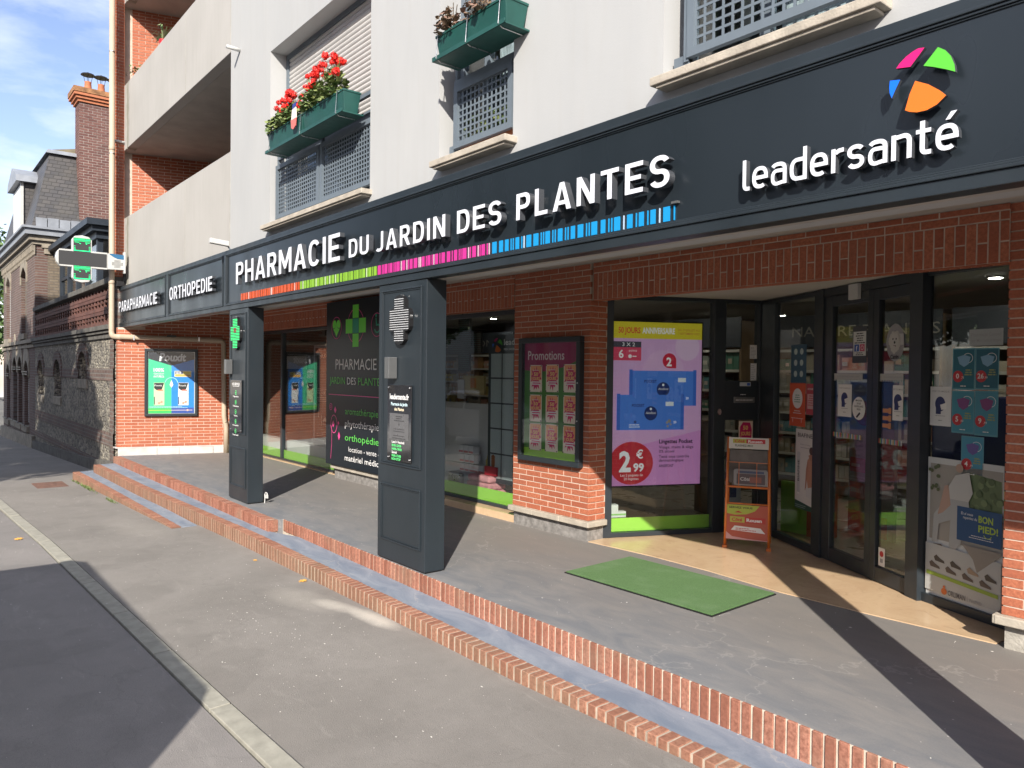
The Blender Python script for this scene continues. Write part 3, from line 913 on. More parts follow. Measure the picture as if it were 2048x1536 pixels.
# windows 2 and 3
for (a0, a1, b0, b1) in (W2, W3):
    w = thing('window', ((a0 + a1) / 2, 3.4, b0), None, None); w.parent = B; w.location = Vector(((a0 + a1) / 2, 3.4, b0)) - WLOC[B.name]
    mb = MB(); frame4(mb, FS, a0, a1, b0, b1, .05, -.03, .02, M_RAIL)
    m = (a0 + a1) / 2 - .1
    mb.box(FS, m - .03, m + .03, b0 + .05, b1 - .05, -.03, .022, M_RAIL); mb.box(FS, a0 + .05, m - .03, 3.74, 3.78, -.02, .01, M_RAIL); mb.box(FS, m + .03, a1 - .05, 3.74, 3.78, -.02, .01, M_RAIL)
    mb.build('frame', w)
    for (p, q) in ((a0 + .05, m - .03), (m + .03, a1 - .05)):
        mb = MB(); mb.box(FS, p, q, b0 + .05, b1 - .05, -.012, -.004, M_GLASS2); mb.build('pane', w)
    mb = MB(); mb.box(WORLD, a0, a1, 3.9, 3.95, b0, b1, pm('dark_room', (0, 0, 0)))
    mb.box(WORLD, m + .04, a1 - .06, 3.47, 3.475, b0 + .05, b1 - .05, pm('net_curtain', (.5, .54, .55), .9, .35, 9, scale=(6, 1, 1)))
    mb.build('room_backdrop', w)
# balcony parapets and floor slabs
LW = FR((-14.5, 3.02, 0), (.304, .953, 0))
for (z0, z1, zs) in ((2.97, 4.208, None), (5.42, 6.572, 5.42), (8.02, 9.2, 8.02)):
    mb = MB(); mb.box(WORLD, -14.66, -9.345, YW, YW + .15, z0, z1, M_CONC)
    mb.box(WORLD, -15.03, -14.69, YW, YW + .15, z0, z1 + .002, M_CONC)
    mb.box(WORLD, -14.69, -14.66, YW + .02, YW + .13, z0, z1 - .01, M_CONC)
    mb.build('balcony_parapet', B, bevel=.006)
    mb = MB(); mb.box(WORLD, -11.205, -11.197, YW - .001, YW + .002, z0 + .01, z1 - .01, M_STONE); mb.build('parapet_joint', B); mb = MB(); mb.box(WORLD, -9.36, -9.35, YW - .001, YW + .002, z0, z1, M_STONE); mb.build('parapet_joint', B)
    if zs:
        mb = MB(); mb.prism(FX_, [(-15.03, YW + .15), (-9.345, YW + .15), (-9.345, 8.5), (-15.03, 8.5)], zs, zs + .2, M_SOFF)
        mb.build('balcony_slab', B)
# overflow spouts and little lamps on the parapets
for (x, y, z, lab) in ((-9.03, YW, 5.335, 0), (-14.83, YW, 5.56, 0)):
    mb = MB(); mb.tube([(x, y + .02, z), (x, y - .16, z + .005)], .022, M_WHITEP, 12); mb.build('overflow_spout', B, smooth=True)
fl = thing('wall_lamp', (-9.2, 3.05, 2.97), 'small white floodlight on a short arm above the joint of the sign boards', 'lamp')
mb = MB(); mb.box(FR((-9.08, 3.06, 3.03), (0, 1, -.08)), -.20, .02, -.03, .03, -.035, .035, M_WHITEP); mb.build('lamp_head', fl, bevel=.008)
mb = MB(); mb.tube([(-9.08, 3.1, 2.965), (-9.08, 3.07, 3.01)], .010, M_RAIL); mb.build('arm', fl)

# portico soffit beam + ceiling + entrance ceiling
mb = MB(); mb.box(WORLD, -14.995, 4.99, 3.106, 3.24, 2.2465, 2.958, M_SOFF); mb.build('beam', B)
mb = MB(); mb.prism(FX_, [(-14.95, 3.24), (6, 3.24), (6, 5.2), (-1.3, 5.2), (-1.3, 7.4), (-14, 7.4)], 2.535, 2.6, M_SOFF); mb.build('portico_ceiling', B)
mb = MB(); mb.prism(FX_, [(-4.80, 4.99), (-1.50, 4.99), (-1.4, 5.3), (-3.9, 7.0), (-4.4, 7.0), (-4.9, 5.2)], 2.272, 2.32, M_CEIL); mb.build('entrance_ceiling', B)
mb = MB(); mb.box(WORLD, -3.05, -2.6, 5.35, 5.5, 2.262, 2.2715, M_WHITEP); mb.build('ceiling_grille', B)

# ------------------------------------------------------------------ brick lintel courses over the shop windows
def lintel(name, a0, a1, y, b0, label, sold=True):
    t = thing(name, ((a0 + a1) / 2, y, b0), label, 'brick lintel', 'brick lintels above the shop windows')
    Fq = FR((0, y, 0))
    mb = MB(); mb.box(Fq, a0, a1, b0, 2.534, -.13, 0, M_MORT); mb.build('mortar_bed', t)
    lay(t, Fq, soldiers(a0 + .004, a1, b0 + .003, b0 + .236), M_BRICK, th=.02)
    lay(t, Fq, courses(a0, a1, b0 + .2445, 2.532, z0=b0 + .2445), M_BRICK)
    # soffit bricks under the band
    Fs = FR((0, y, b0), (1, 0, 0), (0, 1, 0))
    mb = MB()
    x = a0 + .004
    while x < a1 - .02:
        mb.box(WORLD, x, x + .05, y - .003, y + .1, b0 - .004, b0 - .0005, M_BRICK); x += .0585
    mb.build('soffit_brick', t, kind='stuff')
    return t
lintel('brick_lintel', -13.4, -9.92, 4.87, 2.20, 'brick band with upright bricks above the leftmost shop window')
lintel('brick_lintel', -7.98, -5.885, 4.87, 2.20, 'brick band with upright bricks above the window between second pillar and brick pier')
lintel('brick_lintel', -4.765, -1.50, 4.865, 2.20, 'long brick band with upright bricks above the entrance recess')

# ------------------------------------------------------------------ brick piers
def pier(a0, a1, y0, y1, label, base_mat, cap=True, left=False, right=False, top=2.534, zb=.195, name='brick_pier'):
    t = thing(name, ((a0 + a1) / 2, (y0 + y1) / 2, 0), label, 'brick pier', 'brick piers between the shop windows')
    mb = MB(); mb.box(WORLD, a0 + .002, a1 - .002, y0, y1, .14, top, M_MORT); mb.build('mortar_core', t)
    lay(t, FR((0, y0, 0)), courses(a0, a1 + .003, zb, top, z0=zb), M_BRICK)
    if right: lay(t, FR((a1, y0 - .004, 0), (0, 1, 0)), courses(.0, y1 - y0, zb, 2.2 if not left else top, z0=zb, shift=.107), M_BRICK)
    if left: lay(t, FR((a0, y1, 0), (0, -1, 0)), courses(0, y1 - y0 + .004, zb, top, z0=zb, shift=.05), M_BRICK)
    mb = MB(); mb.box(WORLD, a0 + .01, a1 - .012, y0 + .006, y1, -.05, .14, base_mat); mb.build('plinth', t)
    if cap:
        n = 3; w = (a1 - a0 + .07) / n
        for i in range(n):
            mb = MB(); mb.box(WORLD, a0 - .03 + i * w, a0 - .03 + (i + 1) * w - .004, y0 - .045, y0 + .02, .141, .192, M_CAP); mb.build('coping_stone', t, bevel=.006)
        if right: mb = MB(); mb.box(WORLD, a1 - .01, a1 + .042, y0 - .041, y1 - .01, .1405, .1925, M_CAP); mb.build('coping_stone', t, bevel=.006)
        if left: mb = MB(); mb.box(WORLD, a0 - .042, a0 + .01, y0 - .041, y1 - .01, .1405, .1925, M_CAP); mb.build('coping_stone', t, bevel=.006)
    return t
pier(-9.90, -7.99, 4.87, 5.12, 'brick pier carrying the big black services board', M_BASE)
pier(-5.875, -4.80, 4.87, 5.09, 'orange brick pier carrying the promotions notice case', M_BASE, right=True)
pier(-1.498, 1.2, 4.885, 5.2, 'orange brick pier at the right edge beside the shoe poster window', M_STONE, left=True)

# ------------------------------------------------------------------ slanting brick party wall (ground floor and loggia)
PW_ = thing('brick_wall', (-14.2, 4, 0), 'orange brick side wall on the left carrying the lice treatment poster', 'brick wall')
mb = MB(); mb.prism(FX_, [(-14.5, 3.02), (-13.80, 5.22), (-14.2, 5.3), (-14.75, 3.3), (-14.62, 3.02)], .13, 2.242, M_MORT); mb.prism(FX_, [(-14.42, 3.26), (-13.80, 5.22), (-14.2, 5.3), (-14.75, 3.3)], 2.243, 2.53, M_MORT); mb.build('mortar_core', PW_)
lay(PW_, LW, [r for r in courses(0, 2.25, .145, 2.53, z0=.145) if r[1] < 2.21 or r[0] - r[2] / 2 > .25], M_BRICK)
FE = FR((-14.62, 3.02, 0))
lay(PW_, FE, courses(0, .12, .145, 2.235, z0=.145), M_BRICK, maxn=0)
mb = MB(); mb.prism(FX_, [(-14.51, 2.985), (-13.80, 5.22), (-14.2, 5.3), (-14.7, 2.985)], .122, .142, M_ZINC); mb.build('ledge', PW_)
for (u0, u1) in ((0, .62), (.626, .98), (.986, 1.55), (1.556, 2.2)):
    mb = MB(); mb.box(LW, u0, u1, -.02, .121, -.1, -.004 + rnd.uniform(-.003, .003), M_ZINC); mb.build('skirting_panel', PW_)
UW = thing('brick_wall', (-14.2, 4, 2.97), 'orange brick loggia wall behind the concrete balconies', 'brick wall')
mb = MB(); mb.prism(FX_, [(-15.2, 3.345), (-14.982, 3.345), (-13.34, 8.5), (-13.6, 8.5)], 2.97, 10.9, M_MORT); mb.prism(FX_, [(-15.06, 3.001), (-14.861, 3.001), (-14.861, 3.188), (-15.06, 3.188)], 2.97, 10.9, M_MORT); mb.prism(FX_, [(-15.3, 3.19), (-14.995, 3.19), (-14.985, 3.344), (-15.3, 3.344)], 2.97, 10.9, M_MORT); mb.build('mortar_core', UW)
LU = FR((-15.03, 3.19, 0), (.304, .953, 0))
rects = [r for r in courses(.165, 5.4, 4.0, 10.8, z0=2.97)]
vis = lambda r: (4.1 < r[1] < 5.42 and r[0] < 1.9) or (6.45 < r[1] < 8.02 and r[0] < 1.75)
lay(UW, LU, [r for r in rects if vis(r)], M_BRICK, maxn=300)
lay(UW, LU, [r for r in rects if not vis(r)], M_BRICK, maxn=0)
lay(UW, FR((-14.86, 3.2, 0), (0, 1, 0)), [], M_BRICK)
lay(UW, FR((0, 3.0, 0)), courses(-15.06, -14.86, 2.97, 10.9, z0=2.97), M_BRICK, maxn=0)
lay(UW, FR((-14.86, 3.0, 0), (0, 1, 0)), courses(0, .19, 2.97, 10.9, z0=2.97, shift=.1), M_BRICK, maxn=0)

# ================================================================== SIGN BOARD (FASCIA)
FA = thing('shop_sign', (-6, 3.09, 2.245), 'long anthracite sign board with white letters above the pharmacy front', 'shop sign')
FF = FR((0, 3.10, 0))
mb = MB(); mb.box(FF, -15.0, 5, 2.252, 2.955, -.086, -.002, M_PANEL); mb.build('backing_panel', FA)
mb = MB()
XP = [(-14.96, -11.80), (-11.655, -9.30), (-9.195, 4.9)]
mb.box(FF, -15.0, 5, 2.915, 2.963, -.09, .010, M_ANTH)
mb.box(FF, -15.0, 5, 2.2445, 2.300, -.09, .010, M_ANTH)
for a, b in ((-15.0, -14.96), (-11.80, -11.655), (-9.30, -9.195)): mb.box(FF, a, b, 2.300, 2.915, -.001, .0098, M_ANTH)
mb.build('frame', FA, bevel=.003)
for a, b in XP:
    mb = MB()
    frame4(mb, FF, a, b, 2.300, 2.915, .014, -.001, .020, M_ANTH)
    frame4(mb, FF, a + .014, b - .014, 2.314, 2.901, .012, -.001, .012, M_ANTH)
    frame4(mb, FF, a + .026, b - .026, 2.326, 2.889, .008, -.001, .005, M_ANTH)
    mb.build('moulding', FA, bevel=.003)
# a plain industrial sign alphabet drawn from strokes and outlines (height 1)
ST = .148
def _arc(cx, cy, rx, ry, a0, a1, n=18, e=2.5):
    out = []
    for i in range(n + 1):
        a = R(a0 + (a1 - a0) * i / n); c, s_ = math.cos(a), math.sin(a)
        out.append((cx + rx * math.copysign(abs(c) ** (2 / e), c), cy + ry * math.copysign(abs(s_) ** (2 / e), s_)))
    return out
def _poly(outer, *holes):
    loops = [list(outer)] + [list(h) for h in holes]
    fl = [p for l in loops for p in l]
    return fl, [tuple(t) for t in tessellate_polygon([[Vector((x, y, 0)) for x, y in l] for l in loops])]
def _stroke(path, t=None):
    t = t or ST
    vs, fs = [], []
    n = len(path)
    for i, p in enumerate(path):
        q0, q1 = path[max(i - 1, 0)], path[min(i + 1, n - 1)]
        def nn(a, b):
            dx, dy = b[0] - a[0], b[1] - a[1]; l = math.hypot(dx, dy) or 1; return (-dy / l, dx / l)
        a = nn(q0, p) if i else nn(p, q1); b = nn(p, q1) if i < n - 1 else a
        m = (a[0] + b[0], a[1] + b[1]); l = math.hypot(*m) or 1; m = (m[0] / l, m[1] / l)
        k = t / 2 / max(.5, m[0] * a[0] + m[1] * a[1])
        vs += [(p[0] + m[0] * k, p[1] + m[1] * k), (p[0] - m[0] * k, p[1] - m[1] * k)]
    fs = [(2 * i, 2 * i + 1, 2 * i + 3, 2 * i + 2) for i in range(n - 1)]
    return vs, fs
def _rect(x0, y0, x1, y1): return [(x0, y0), (x1, y0), (x1, y1), (x0, y1)], [(0, 1, 2, 3)]
def glyph(ch):
    t = ST; h2 = t / 2
    if ch == 'I': return t, [_rect(0, 0, t, 1)]
    if ch == 'L': return .50, [_poly([(0, 0), (.50, 0), (.50, t), (t, t), (t, 1), (0, 1)])]
    if ch == 'T': w = .58; return w, [_poly([(0, 1), (0, 1 - t), (w / 2 - h2, 1 - t), (w / 2 - h2, 0), (w / 2 + h2, 0), (w / 2 + h2, 1 - t), (w, 1 - t), (w, 1)])]
    if ch == 'H': w = .60; return w, [_poly([(0, 0), (t, 0), (t, .5 - h2), (w - t, .5 - h2), (w - t, 0), (w, 0), (w, 1), (w - t, 1), (w - t, .5 + h2), (t, .5 + h2), (t, 1), (0, 1)])]
    if ch == 'E': w = .54; return w, [_poly([(0, 0), (w, 0), (w, t), (t, t), (t, .5 - h2 * .95), (w - .06, .5 - h2 * .95), (w - .06, .5 + h2 * .95), (t, .5 + h2 * .95), (t, 1 - t), (w, 1 - t), (w, 1), (0, 1)])]
    if ch == 'N': w = .62; return w, [_poly([(0, 0), (t, 0), (t, .66), (w - t * 1.1, 0), (w, 0), (w, 1), (w - t, 1), (w - t, .34), (t * 1.1, 1), (0, 1)])]
    if ch == 'M': w = .76; return w, [_poly([(0, 0), (t, 0), (t, .60), (w / 2 - .05, .18), (w / 2 + .05, .18), (w - t, .60), (w - t, 0), (w, 0), (w, 1), (w - t * 1.05, 1), (w / 2, .44), (t * 1.05, 1), (0, 1)])]
    if ch == 'A':
        w = .68; a = 1.12 * t; xl = lambda y: a + (w / 2 - a) * y / .84
        return w, [_poly([(0, 0), (a, 0), (xl(.20), .20), (w - xl(.20), .20), (w - a, 0), (w, 0), (w / 2 + .55 * t, 1), (w / 2 - .55 * t, 1)], [(xl(.345), .345), (w / 2, .80), (w - xl(.345), .345)])]
    if ch == 'O': w = .62; return w, [_poly(_arc(w / 2, .5, w / 2, .5, 0, 350, 34), _arc(w / 2, .5, w / 2 - t, .5 - t, 0, 350, 34))]
    if ch == 'D': w = .60; return w, [_poly([(0, 0)] + _arc(w - .32, .5, .32, .5, -90, 90, 20) + [(0, 1)], [(t, t)] + _arc(w - .32, .5, .32 - t, .5 - t, -90, 90, 20) + [(t, 1 - t)])]
    if ch in 'PR':
        w = .57; yb, c = .40, .70
        bowl = _arc(w - .27, c, .27, 1 - c, -90, 90, 16); hole = [(t, c - (1 - c - t))] + _arc(w - .27, c, .27 - t, 1 - c - t, -90, 90, 16) + [(t, 1 - t)]
        if ch == 'P': return w, [_poly([(0, 0), (t, 0), (t, .40)] + bowl + [(0, 1)], hole)]
        w2 = .60; return w2, [_poly([(0, 0), (t, 0), (t, .40), (.245, .40), (w2 - 1.12 * t, 0), (w2, 0), (.43, .415)] + bowl[5:] + [(0, 1)], hole)]
    if ch == 'C': w = .60; return w, [_stroke(_arc(w / 2, .5, w / 2 - h2, .5 - h2, 38, 322, 30))]
    if ch == 'S':
        w = .56; ry = .25 - t / 4
        return w, [_stroke(_arc(w / 2, .75 - t / 4, w / 2 - h2, ry, 22, 270, 22, 2.2) + _arc(w / 2, .25 + t / 4, w / 2 - h2, ry, 90, -158, 22, 2.2)[1:])]
    if ch == 'U': w = .60; return w, [_stroke([(h2, 1)] + _arc(w / 2, .30, w / 2 - h2, .30 - h2, 180, 360, 18) + [(w - h2, 1)])]
    if ch == 'J': w = .44; return w, [_stroke([(w - h2, 1)] + _arc(w / 2 - .04, .27, w / 2 + .04 - h2, .27 - h2, 0, -140, 14))]
    x = .70                                   # lower case x-height
    if ch == 'l': return .24, [_stroke([(h2, 1)] + _arc(h2 + .12, .20, .12, .20 - h2, 180, 270, 8) + [(.25, h2)])]
    if ch in 'eé':
        w = .54; y = x / 2
        g = [_stroke([(t + .001, y), (w - h2, y)] + _arc(w / 2, y, w / 2 - h2, y - h2, 12, 305, 26))]
        if ch == 'é': g.append(_poly([(w * .42, .80), (w * .62, .80), (w * .92, 1.0), (w * .66, 1.0)]))
        return w, g
    if ch == 'a':
        w = .52
        return w, [_stroke(_arc(w / 2 - .01, x - .24, w / 2 - h2 + .01, .24 - h2, 150, 0, 12) + [(w - h2, 0)]), _stroke([(w - t - .001, .43)] + _arc(.215, .235, .215 - h2, .235 - h2 + .03, 90, 270, 14) + [(w - t - .001, .062)], t * .92)]
    if ch == 'd': w = .54; return w, [_rect(w - t, 0, w, 1), _stroke([(w - t - .001, x - h2)] + _arc(.26, x / 2, .26 - h2, x / 2 - h2, 90, 270, 16) + [(w - t - .001, h2)])]
    if ch == 'n': w = .52; return w, [_rect(0, 0, t, x), _stroke([(t + .001, x - h2 - .02)] + _arc(w - .22, x - .24, .22 - h2, .24 - h2, 90, 0, 10) + [(w - h2, 0)])]
    if ch == 'r': return .36, [_rect(0, 0, t, x), _stroke([(t + .001, x - h2 - .07), (.22, x - h2 - .01), (.36, x - h2)])]
    if ch == 's':
        w = .48; ry = x / 4 - t / 4
        return w, [_stroke(_arc(w / 2, x * .75 - t / 4, w / 2 - h2, ry, 25, 270, 16, 2.2) + _arc(w / 2, x * .25 + t / 4, w / 2 - h2, ry, 90, -155, 16, 2.2)[1:])]
    if ch == 't': return .38, [_stroke([(.10 + h2, .92)] + _arc(.10 + h2 + .12, .20, .12, .20 - h2, 180, 270, 8) + [(.38, h2)]), _rect(0, x - t * .9, .099, x), _rect(.101 + t, x - t * .9, .37, x)]
    return .3, []
def letters3d(t, a0, a1, b, h, sp=.15, depth=.045, off=.028, mat=M_LETW, parent=FA, Fr=FF, hs=None):
    """each letter its own child: pale acrylic face on a dark return"""
    gl = [(c, *glyph(c)) for c in t]
    W_ = sum(g[1] for g in gl) + sp * (len(gl) - 1)
    kx = (a1 - a0) / W_; x = 0
    for c, w, parts in gl:
        mb = MB()
        for vs, fs in parts:
            P2 = [(a0 + (x + px) * kx, b + py * h) for px, py in vs]
            mb.add([Fr.P(p, q, off + depth) for p, q in P2], fs, mat)
            cnt = {}
            for f in fs:
                for i in range(len(f)):
                    e = frozenset((f[i], f[(i + 1) % len(f)])); cnt[e] = cnt.get(e, 0) + 1
            n = len(P2)
            vv = [Fr.P(p, q, off + depth - .0004) for p, q in P2] + [Fr.P(p, q, off) for p, q in P2]
            mb.add(vv, [(p, q, n + q, n + p) for p, q in (tuple(e) for e, k in cnt.items() if k == 1)] + [tuple(n + i for i in f) for f in fs], M_LETS)
        mb.build('letter', parent)
        x += w + sp
letters3d('PHARMACIE', -8.67, -6.075, 2.512, .243, .14)
letters3d('DU', -5.905, -5.555, 2.512, .155, .16)
letters3d('JARDIN', -5.425, -4.44, 2.506, .158, .18)
letters3d('DES', -4.295, -3.80, 2.502, .158, .16)
letters3d('PLANTES', -3.65, -2.44, 2.500, .163, .20)
letters3d('PARAPHARMACIE', -14.48, -12.02, 2.503, .178, .13)
letters3d('ORTHOPEDIE', -11.36, -9.505, 2.506, .178, .14)
ST = .122
letters3d('leadersanté', -2.03, -1.112, 2.398, .142, .10, depth=.03, off=.02)
LOGO = {'orange': ((.70, .15, .015), [(-1.27, 2.69), (-1.222, 2.663), (-1.181, 2.629), (-1.158, 2.604), (-1.19, 2.578), (-1.226, 2.566), (-1.262, 2.567), (-1.289, 2.576), (-1.306, 2.586), (-1.29, 2.644)]),
        'green': ((.09, .46, .04), [(-1.19, 2.794), (-1.164, 2.774), (-1.144, 2.746), (-1.131, 2.71), (-1.128, 2.683), (-1.163, 2.703), (-1.203, 2.723), (-1.241, 2.739), (-1.214, 2.768)]),
        'pink': ((.60, .008, .15), [(-1.238, 2.808), (-1.256, 2.787), (-1.289, 2.75), (-1.343, 2.759), (-1.33, 2.775), (-1.306, 2.794), (-1.282, 2.806), (-1.262, 2.812)]),
        'blue': ((.005, .14, .80), [(-1.366, 2.718), (-1.327, 2.711), (-1.345, 2.675), (-1.358, 2.647), (-1.366, 2.67), (-1.368, 2.693)])}
for k, (c, pts) in LOGO.items():
    m = flat(c, .4, 'logo_' + k, emit=.12)
    mb = MB(); mb.prism(FF, pts, .0302, .05, M_LETS); mb.prism(FF, pts, .0503, .0503, m); mb.build('logo_piece', FA)
# barcode-like strip of coloured bars
for k, (a0, a1, c) in enumerate(((-8.70, -7.07, (.50, .075, .02)), (-7.06, -5.53, (.20, .40, .03)), (-5.52, -3.99, (.50, .03, .24)), (-3.98, -2.447, (.01, .25, .55)))):
    m = flat(c, .4, 'glowing_bar_ink_%d' % k, emit=.06); w = flat(tuple(min(.75, x * .5 + .38) for x in c), .4, 'bar_pale_%d' % k)  # small emission added to brighten the main bar colour
    mb = MB(); x = a0
    r = random.Random(k + 3)
    while x < a1 - .01:
        q = r.choice((.032, .036, .042)); mb.box(FF, x, min(a1, x + q), 2.336, 2.412, .0, .006, m); x += q + .026
        for _ in range(r.choice((0, 1, 2, 2))):
            if x < a1 - .01: mb.box(FF, x, x + .006, 2.336, 2.412, .0, .006, w if r.random() < .2 else m); x += .022
        x += r.choice((0, .006))
    mb.build('coloured_bars', FA)
mb = MB(); mb.box(FF, -2.47, -2.43, 2.418, 2.43, -.001, .02, M_GREYB); mb.build('strip_bracket', FA)

# ================================================================== PILLARS
def pillar(a0, a1, label, y0=3.10, y1=3.28):
    p = thing('pillar', ((a0 + a1) / 2, (y0 + y1) / 2, 0), label, 'pillar', 'anthracite pillars carrying the sign board')
    mb = MB(); mb.box(WORLD, a0, a1, y0, y1, .012, 2.2435, M_ANTH); mb.build('cladding', p, bevel=.004)
    mb = MB(); mb.box(WORLD, a0 + .012, a1 - .012, y0 + .012, y1 - .012, 0, .0125, M_BLACK); mb.build('foot', p)
    Fp = FR((0, y0, 0))
    if a1 - a0 > .4:
        for (b0, b1) in ((.785, 2.195), (.165, .63)):
            mb = MB(); s = (a0 + .052, a1 - .06)
            frame4(mb, Fp, s[0], s[1], b0, b1, .013, -.001, .011, M_ANTH); frame4(mb, Fp, s[0] + .016, s[1] - .016, b0 + .016, b1 - .016, .009, -.001, .006, M_ANTH)
            mb.build('moulding', p, bevel=.003)
    return p
P1 = pillar(-9.09, -8.475, 'anthracite pillar on the left with a lit green cross')
P2 = pillar(-5.50, -4.782, 'anthracite pillar in the middle with an unlit cross and opening hours plaque')
P3 = pillar(-.83, -.57, 'narrow anthracite pillar just outside the picture on the right')
# LED crosses on the pillars
M_LEDG = flat((.02, .75, .18), .4, 'green_led', emit=.75)
M_LEDW = flat((.62, .64, .66), .4, 'unlit_led')
M_LEDR = flat((.35, .06, .03), .4, 'red_led', emit=.5)
def led_cross(x, z, lit, label):
    c = thing('led_cross', (x, 3.08, z - .18), label, 'pharmacy cross', 'small crosses on the pillars')
    Fc = FR((x, 3.10, z))
    w, h, a, b = .155, .185, .082, .075
    pts = [(-a, -b - .02), (-a, -h + .03), (-a * .6, -h), (0, -h - .012), (a * .6, -h), (a, -h + .03), (a, -b - .02), (w - .02, -b - .01), (w, -b + .02), (w, b - .02), (w - .02, b + .01), (a, b + .02), (a, h - .03), (a * .6, h), (0, h + .012), (-a * .6, h), (-a, h - .03), (-a, b + .02), (-w + .02, b + .01), (-w, b - .02), (-w, -b + .02), (-w + .02, -b - .01)]
    mb = MB(); mb.prism(Fc, pts, 0, .035, M_BLACK); mb.build('housing', c)
    mb = MB()
    n = 19
    for i in range(n):
        v = -h + .022 + i * (2 * h - .044) / (n - 1)
        hw = (w - .014) if abs(v) < b + .006 else (a - .012)
        if lit:
            if abs(v - .04) < .03 and abs(v) < b:
                k = .03 - abs(v - .075) * .4
                for (p, q, m) in ((-hw, -.045, M_LEDG), (-.04, .04, M_LEDR), (.045, hw, M_LEDG)): mb.box(Fc, p, q, v - .0032, v + .0032, .0355, .037, m)
            else:
                mb.box(Fc, -hw, -.004, v - .0034, v + .0034, .0355, .037, M_LEDG); mb.box(Fc, .004, hw, v - .0034, v + .0034, .0355, .037, M_LEDG)
        else:
            x_ = -hw
            while x_ < hw - .004: mb.box(Fc, x_, x_ + .0062, v - .0026, v + .0026, .0355, .037, M_LEDW); x_ += .0098
    mb.build('leds', c)
    mb = MB(); mb.disc(Fc, w - .004, .02, .012, .018, .01, .03, M_STEEL); mb.disc(Fc, .03, h + .004, .02, .01, .02, .034, M_STEEL); mb.build('fixing', c)
led_cross(-8.80, 1.955, True, 'small lit green LED cross on the left pillar')
led_cross(-5.125, 1.945, False, 'small unlit LED cross with grey dots on the middle pillar')
for x, lab in ((-9.0, 'grey metal wall light above the services plaque on the left pillar'), (-5.232, 'grey metal wall light above the opening hours plaque on the middle pillar')):
    c = thing('wall_light', (x, 3.06, 1.48), lab, 'wall light', 'grey up-down lights on the pillars')
    mb = MB(); mb.box(WORLD, x - .034, x + .034, 3.018, 3.095, 1.482, 1.652, M_GREYB); mb.build('housing', c, bevel=.003)
    mb = MB(); mb.box(WORLD, x - .012, x + .012, 3.094, 3.10, 1.50, 1.63, M_BLACK); mb.build('bracket', c)
# plaques
M_PLAQ = pm('black_gloss', (.018, .018, .020), .12, .05, 4, coat=.6)
pq = thing('plaque', (-5.145, 3.085, .83), 'black glossy plaque with web address and opening hours on the middle pillar', 'plaque')
Fp = FR((0, 3.10, 0)); Fq = FR((0, 3.0845, 0))
mb = MB(); mb.box(Fp, -5.325, -4.965, .828, 1.432, .008, .0153, M_PLAQ); mb.build('board', pq, bevel=.002)
pr = Print(Fq)
LG = flat((.12, .72, .22), .5, 'glowing_green_ink', .1)  # slight self-glow added to the green print
pr.text('leadersante.fr', -5.29, 1.318, .042, WH, w=.29, bold=.03).text('Pharmacie du Jardin', -5.145, 1.268, .024, flat((.62, .80, .86)), w=.25, al='c', bold=.03).text('des Plantes', -5.145, 1.228, .024, flat((.80, .70, .50)), w=.145, al='c', bold=.03)
pr.rect(-5.29, -5.0, 1.0, 1.205, pm('silver_plate', (.16, .16, .165), .3, .08, 8, metal=.3))
pr.lines(-5.22, -5.07, 1.178, .017, 3, BK, h=.007, seed=3, al='c').lines(-5.27, -5.02, 1.078, .018, 2, BK, h=.005, seed=4, al='c').lines(-5.25, -5.04, 1.025, .02, 2, BK, h=.005, seed=5, al='c')
pr.rect(-5.147, -5.143, 1.105, 1.135, BK).rect(-5.155, -5.135, 1.118, 1.122, BK)
for t, z, m in (('Lundi > Vendredi', .968, WH), ('8H30-12H30', .940, LG), ('14H00-19H30', .912, LG), ('Samedi', .885, WH), ('9H00-17H00', .858, LG), ('NON STOP', .840 - .008, LG)):
    pr.text(t, -5.25, z, .019, m, bold=.03)
pr.mb.build('lettering', pq)
for sx, sz in ((-5.305, 1.41), (-4.985, 1.41), (-5.305, .85), (-4.985, .85)):
    mb = MB(); mb.lathe((sx, 3.0845, sz), [(.007, 0), (.007, .006), (.004, .009)], M_STEEL, 10, (0, -1, 0)); mb.build('screw', pq)
pq = thing('plaque', (-8.82, 3.085, .81), 'black glossy plaque headed nos services on the left pillar', 'plaque')
mb = MB(); mb.box(Fp, -9.008, -8.635, .808, 1.413, .008, .0153, M_PLAQ); mb.build('board', pq, bevel=.002)
pr = Print(Fq)
pr.text('NOS SERVICES', -8.82, 1.352, .028, WH, w=.24, al='c', bold=.035).rect(-8.93, -8.71, 1.338, 1.343, WH)
for i, t in enumerate(('Préparation', 'Téléassistance', 'Oxygène', 'Orthopédie', 'Conseil santé')):
    z = 1.265 - i * .112
    pr.ring(-8.82, z, .026, .006, LG, rb=.028)
    if i % 2: pr.rect(-8.828, -8.812, z - .012, z + .012, LG)
    else: pr.disc(-8.82, z, .009, LG)
    pr.text(t, -8.82, z - .052, .016, WH, w=.19 if i != 2 else .12, al='c', bold=.03)
pr.mb.build('lettering', pq)
for sx, sz in ((-8.99, 1.39), (-8.655, 1.39), (-8.99, .83), (-8.655, .83)):
    mb = MB(); mb.lathe((sx, 3.0845, sz), [(.007, 0), (.007, .006), (.004, .009)], M_STEEL, 10, (0, -1, 0)); mb.build('screw', pq)
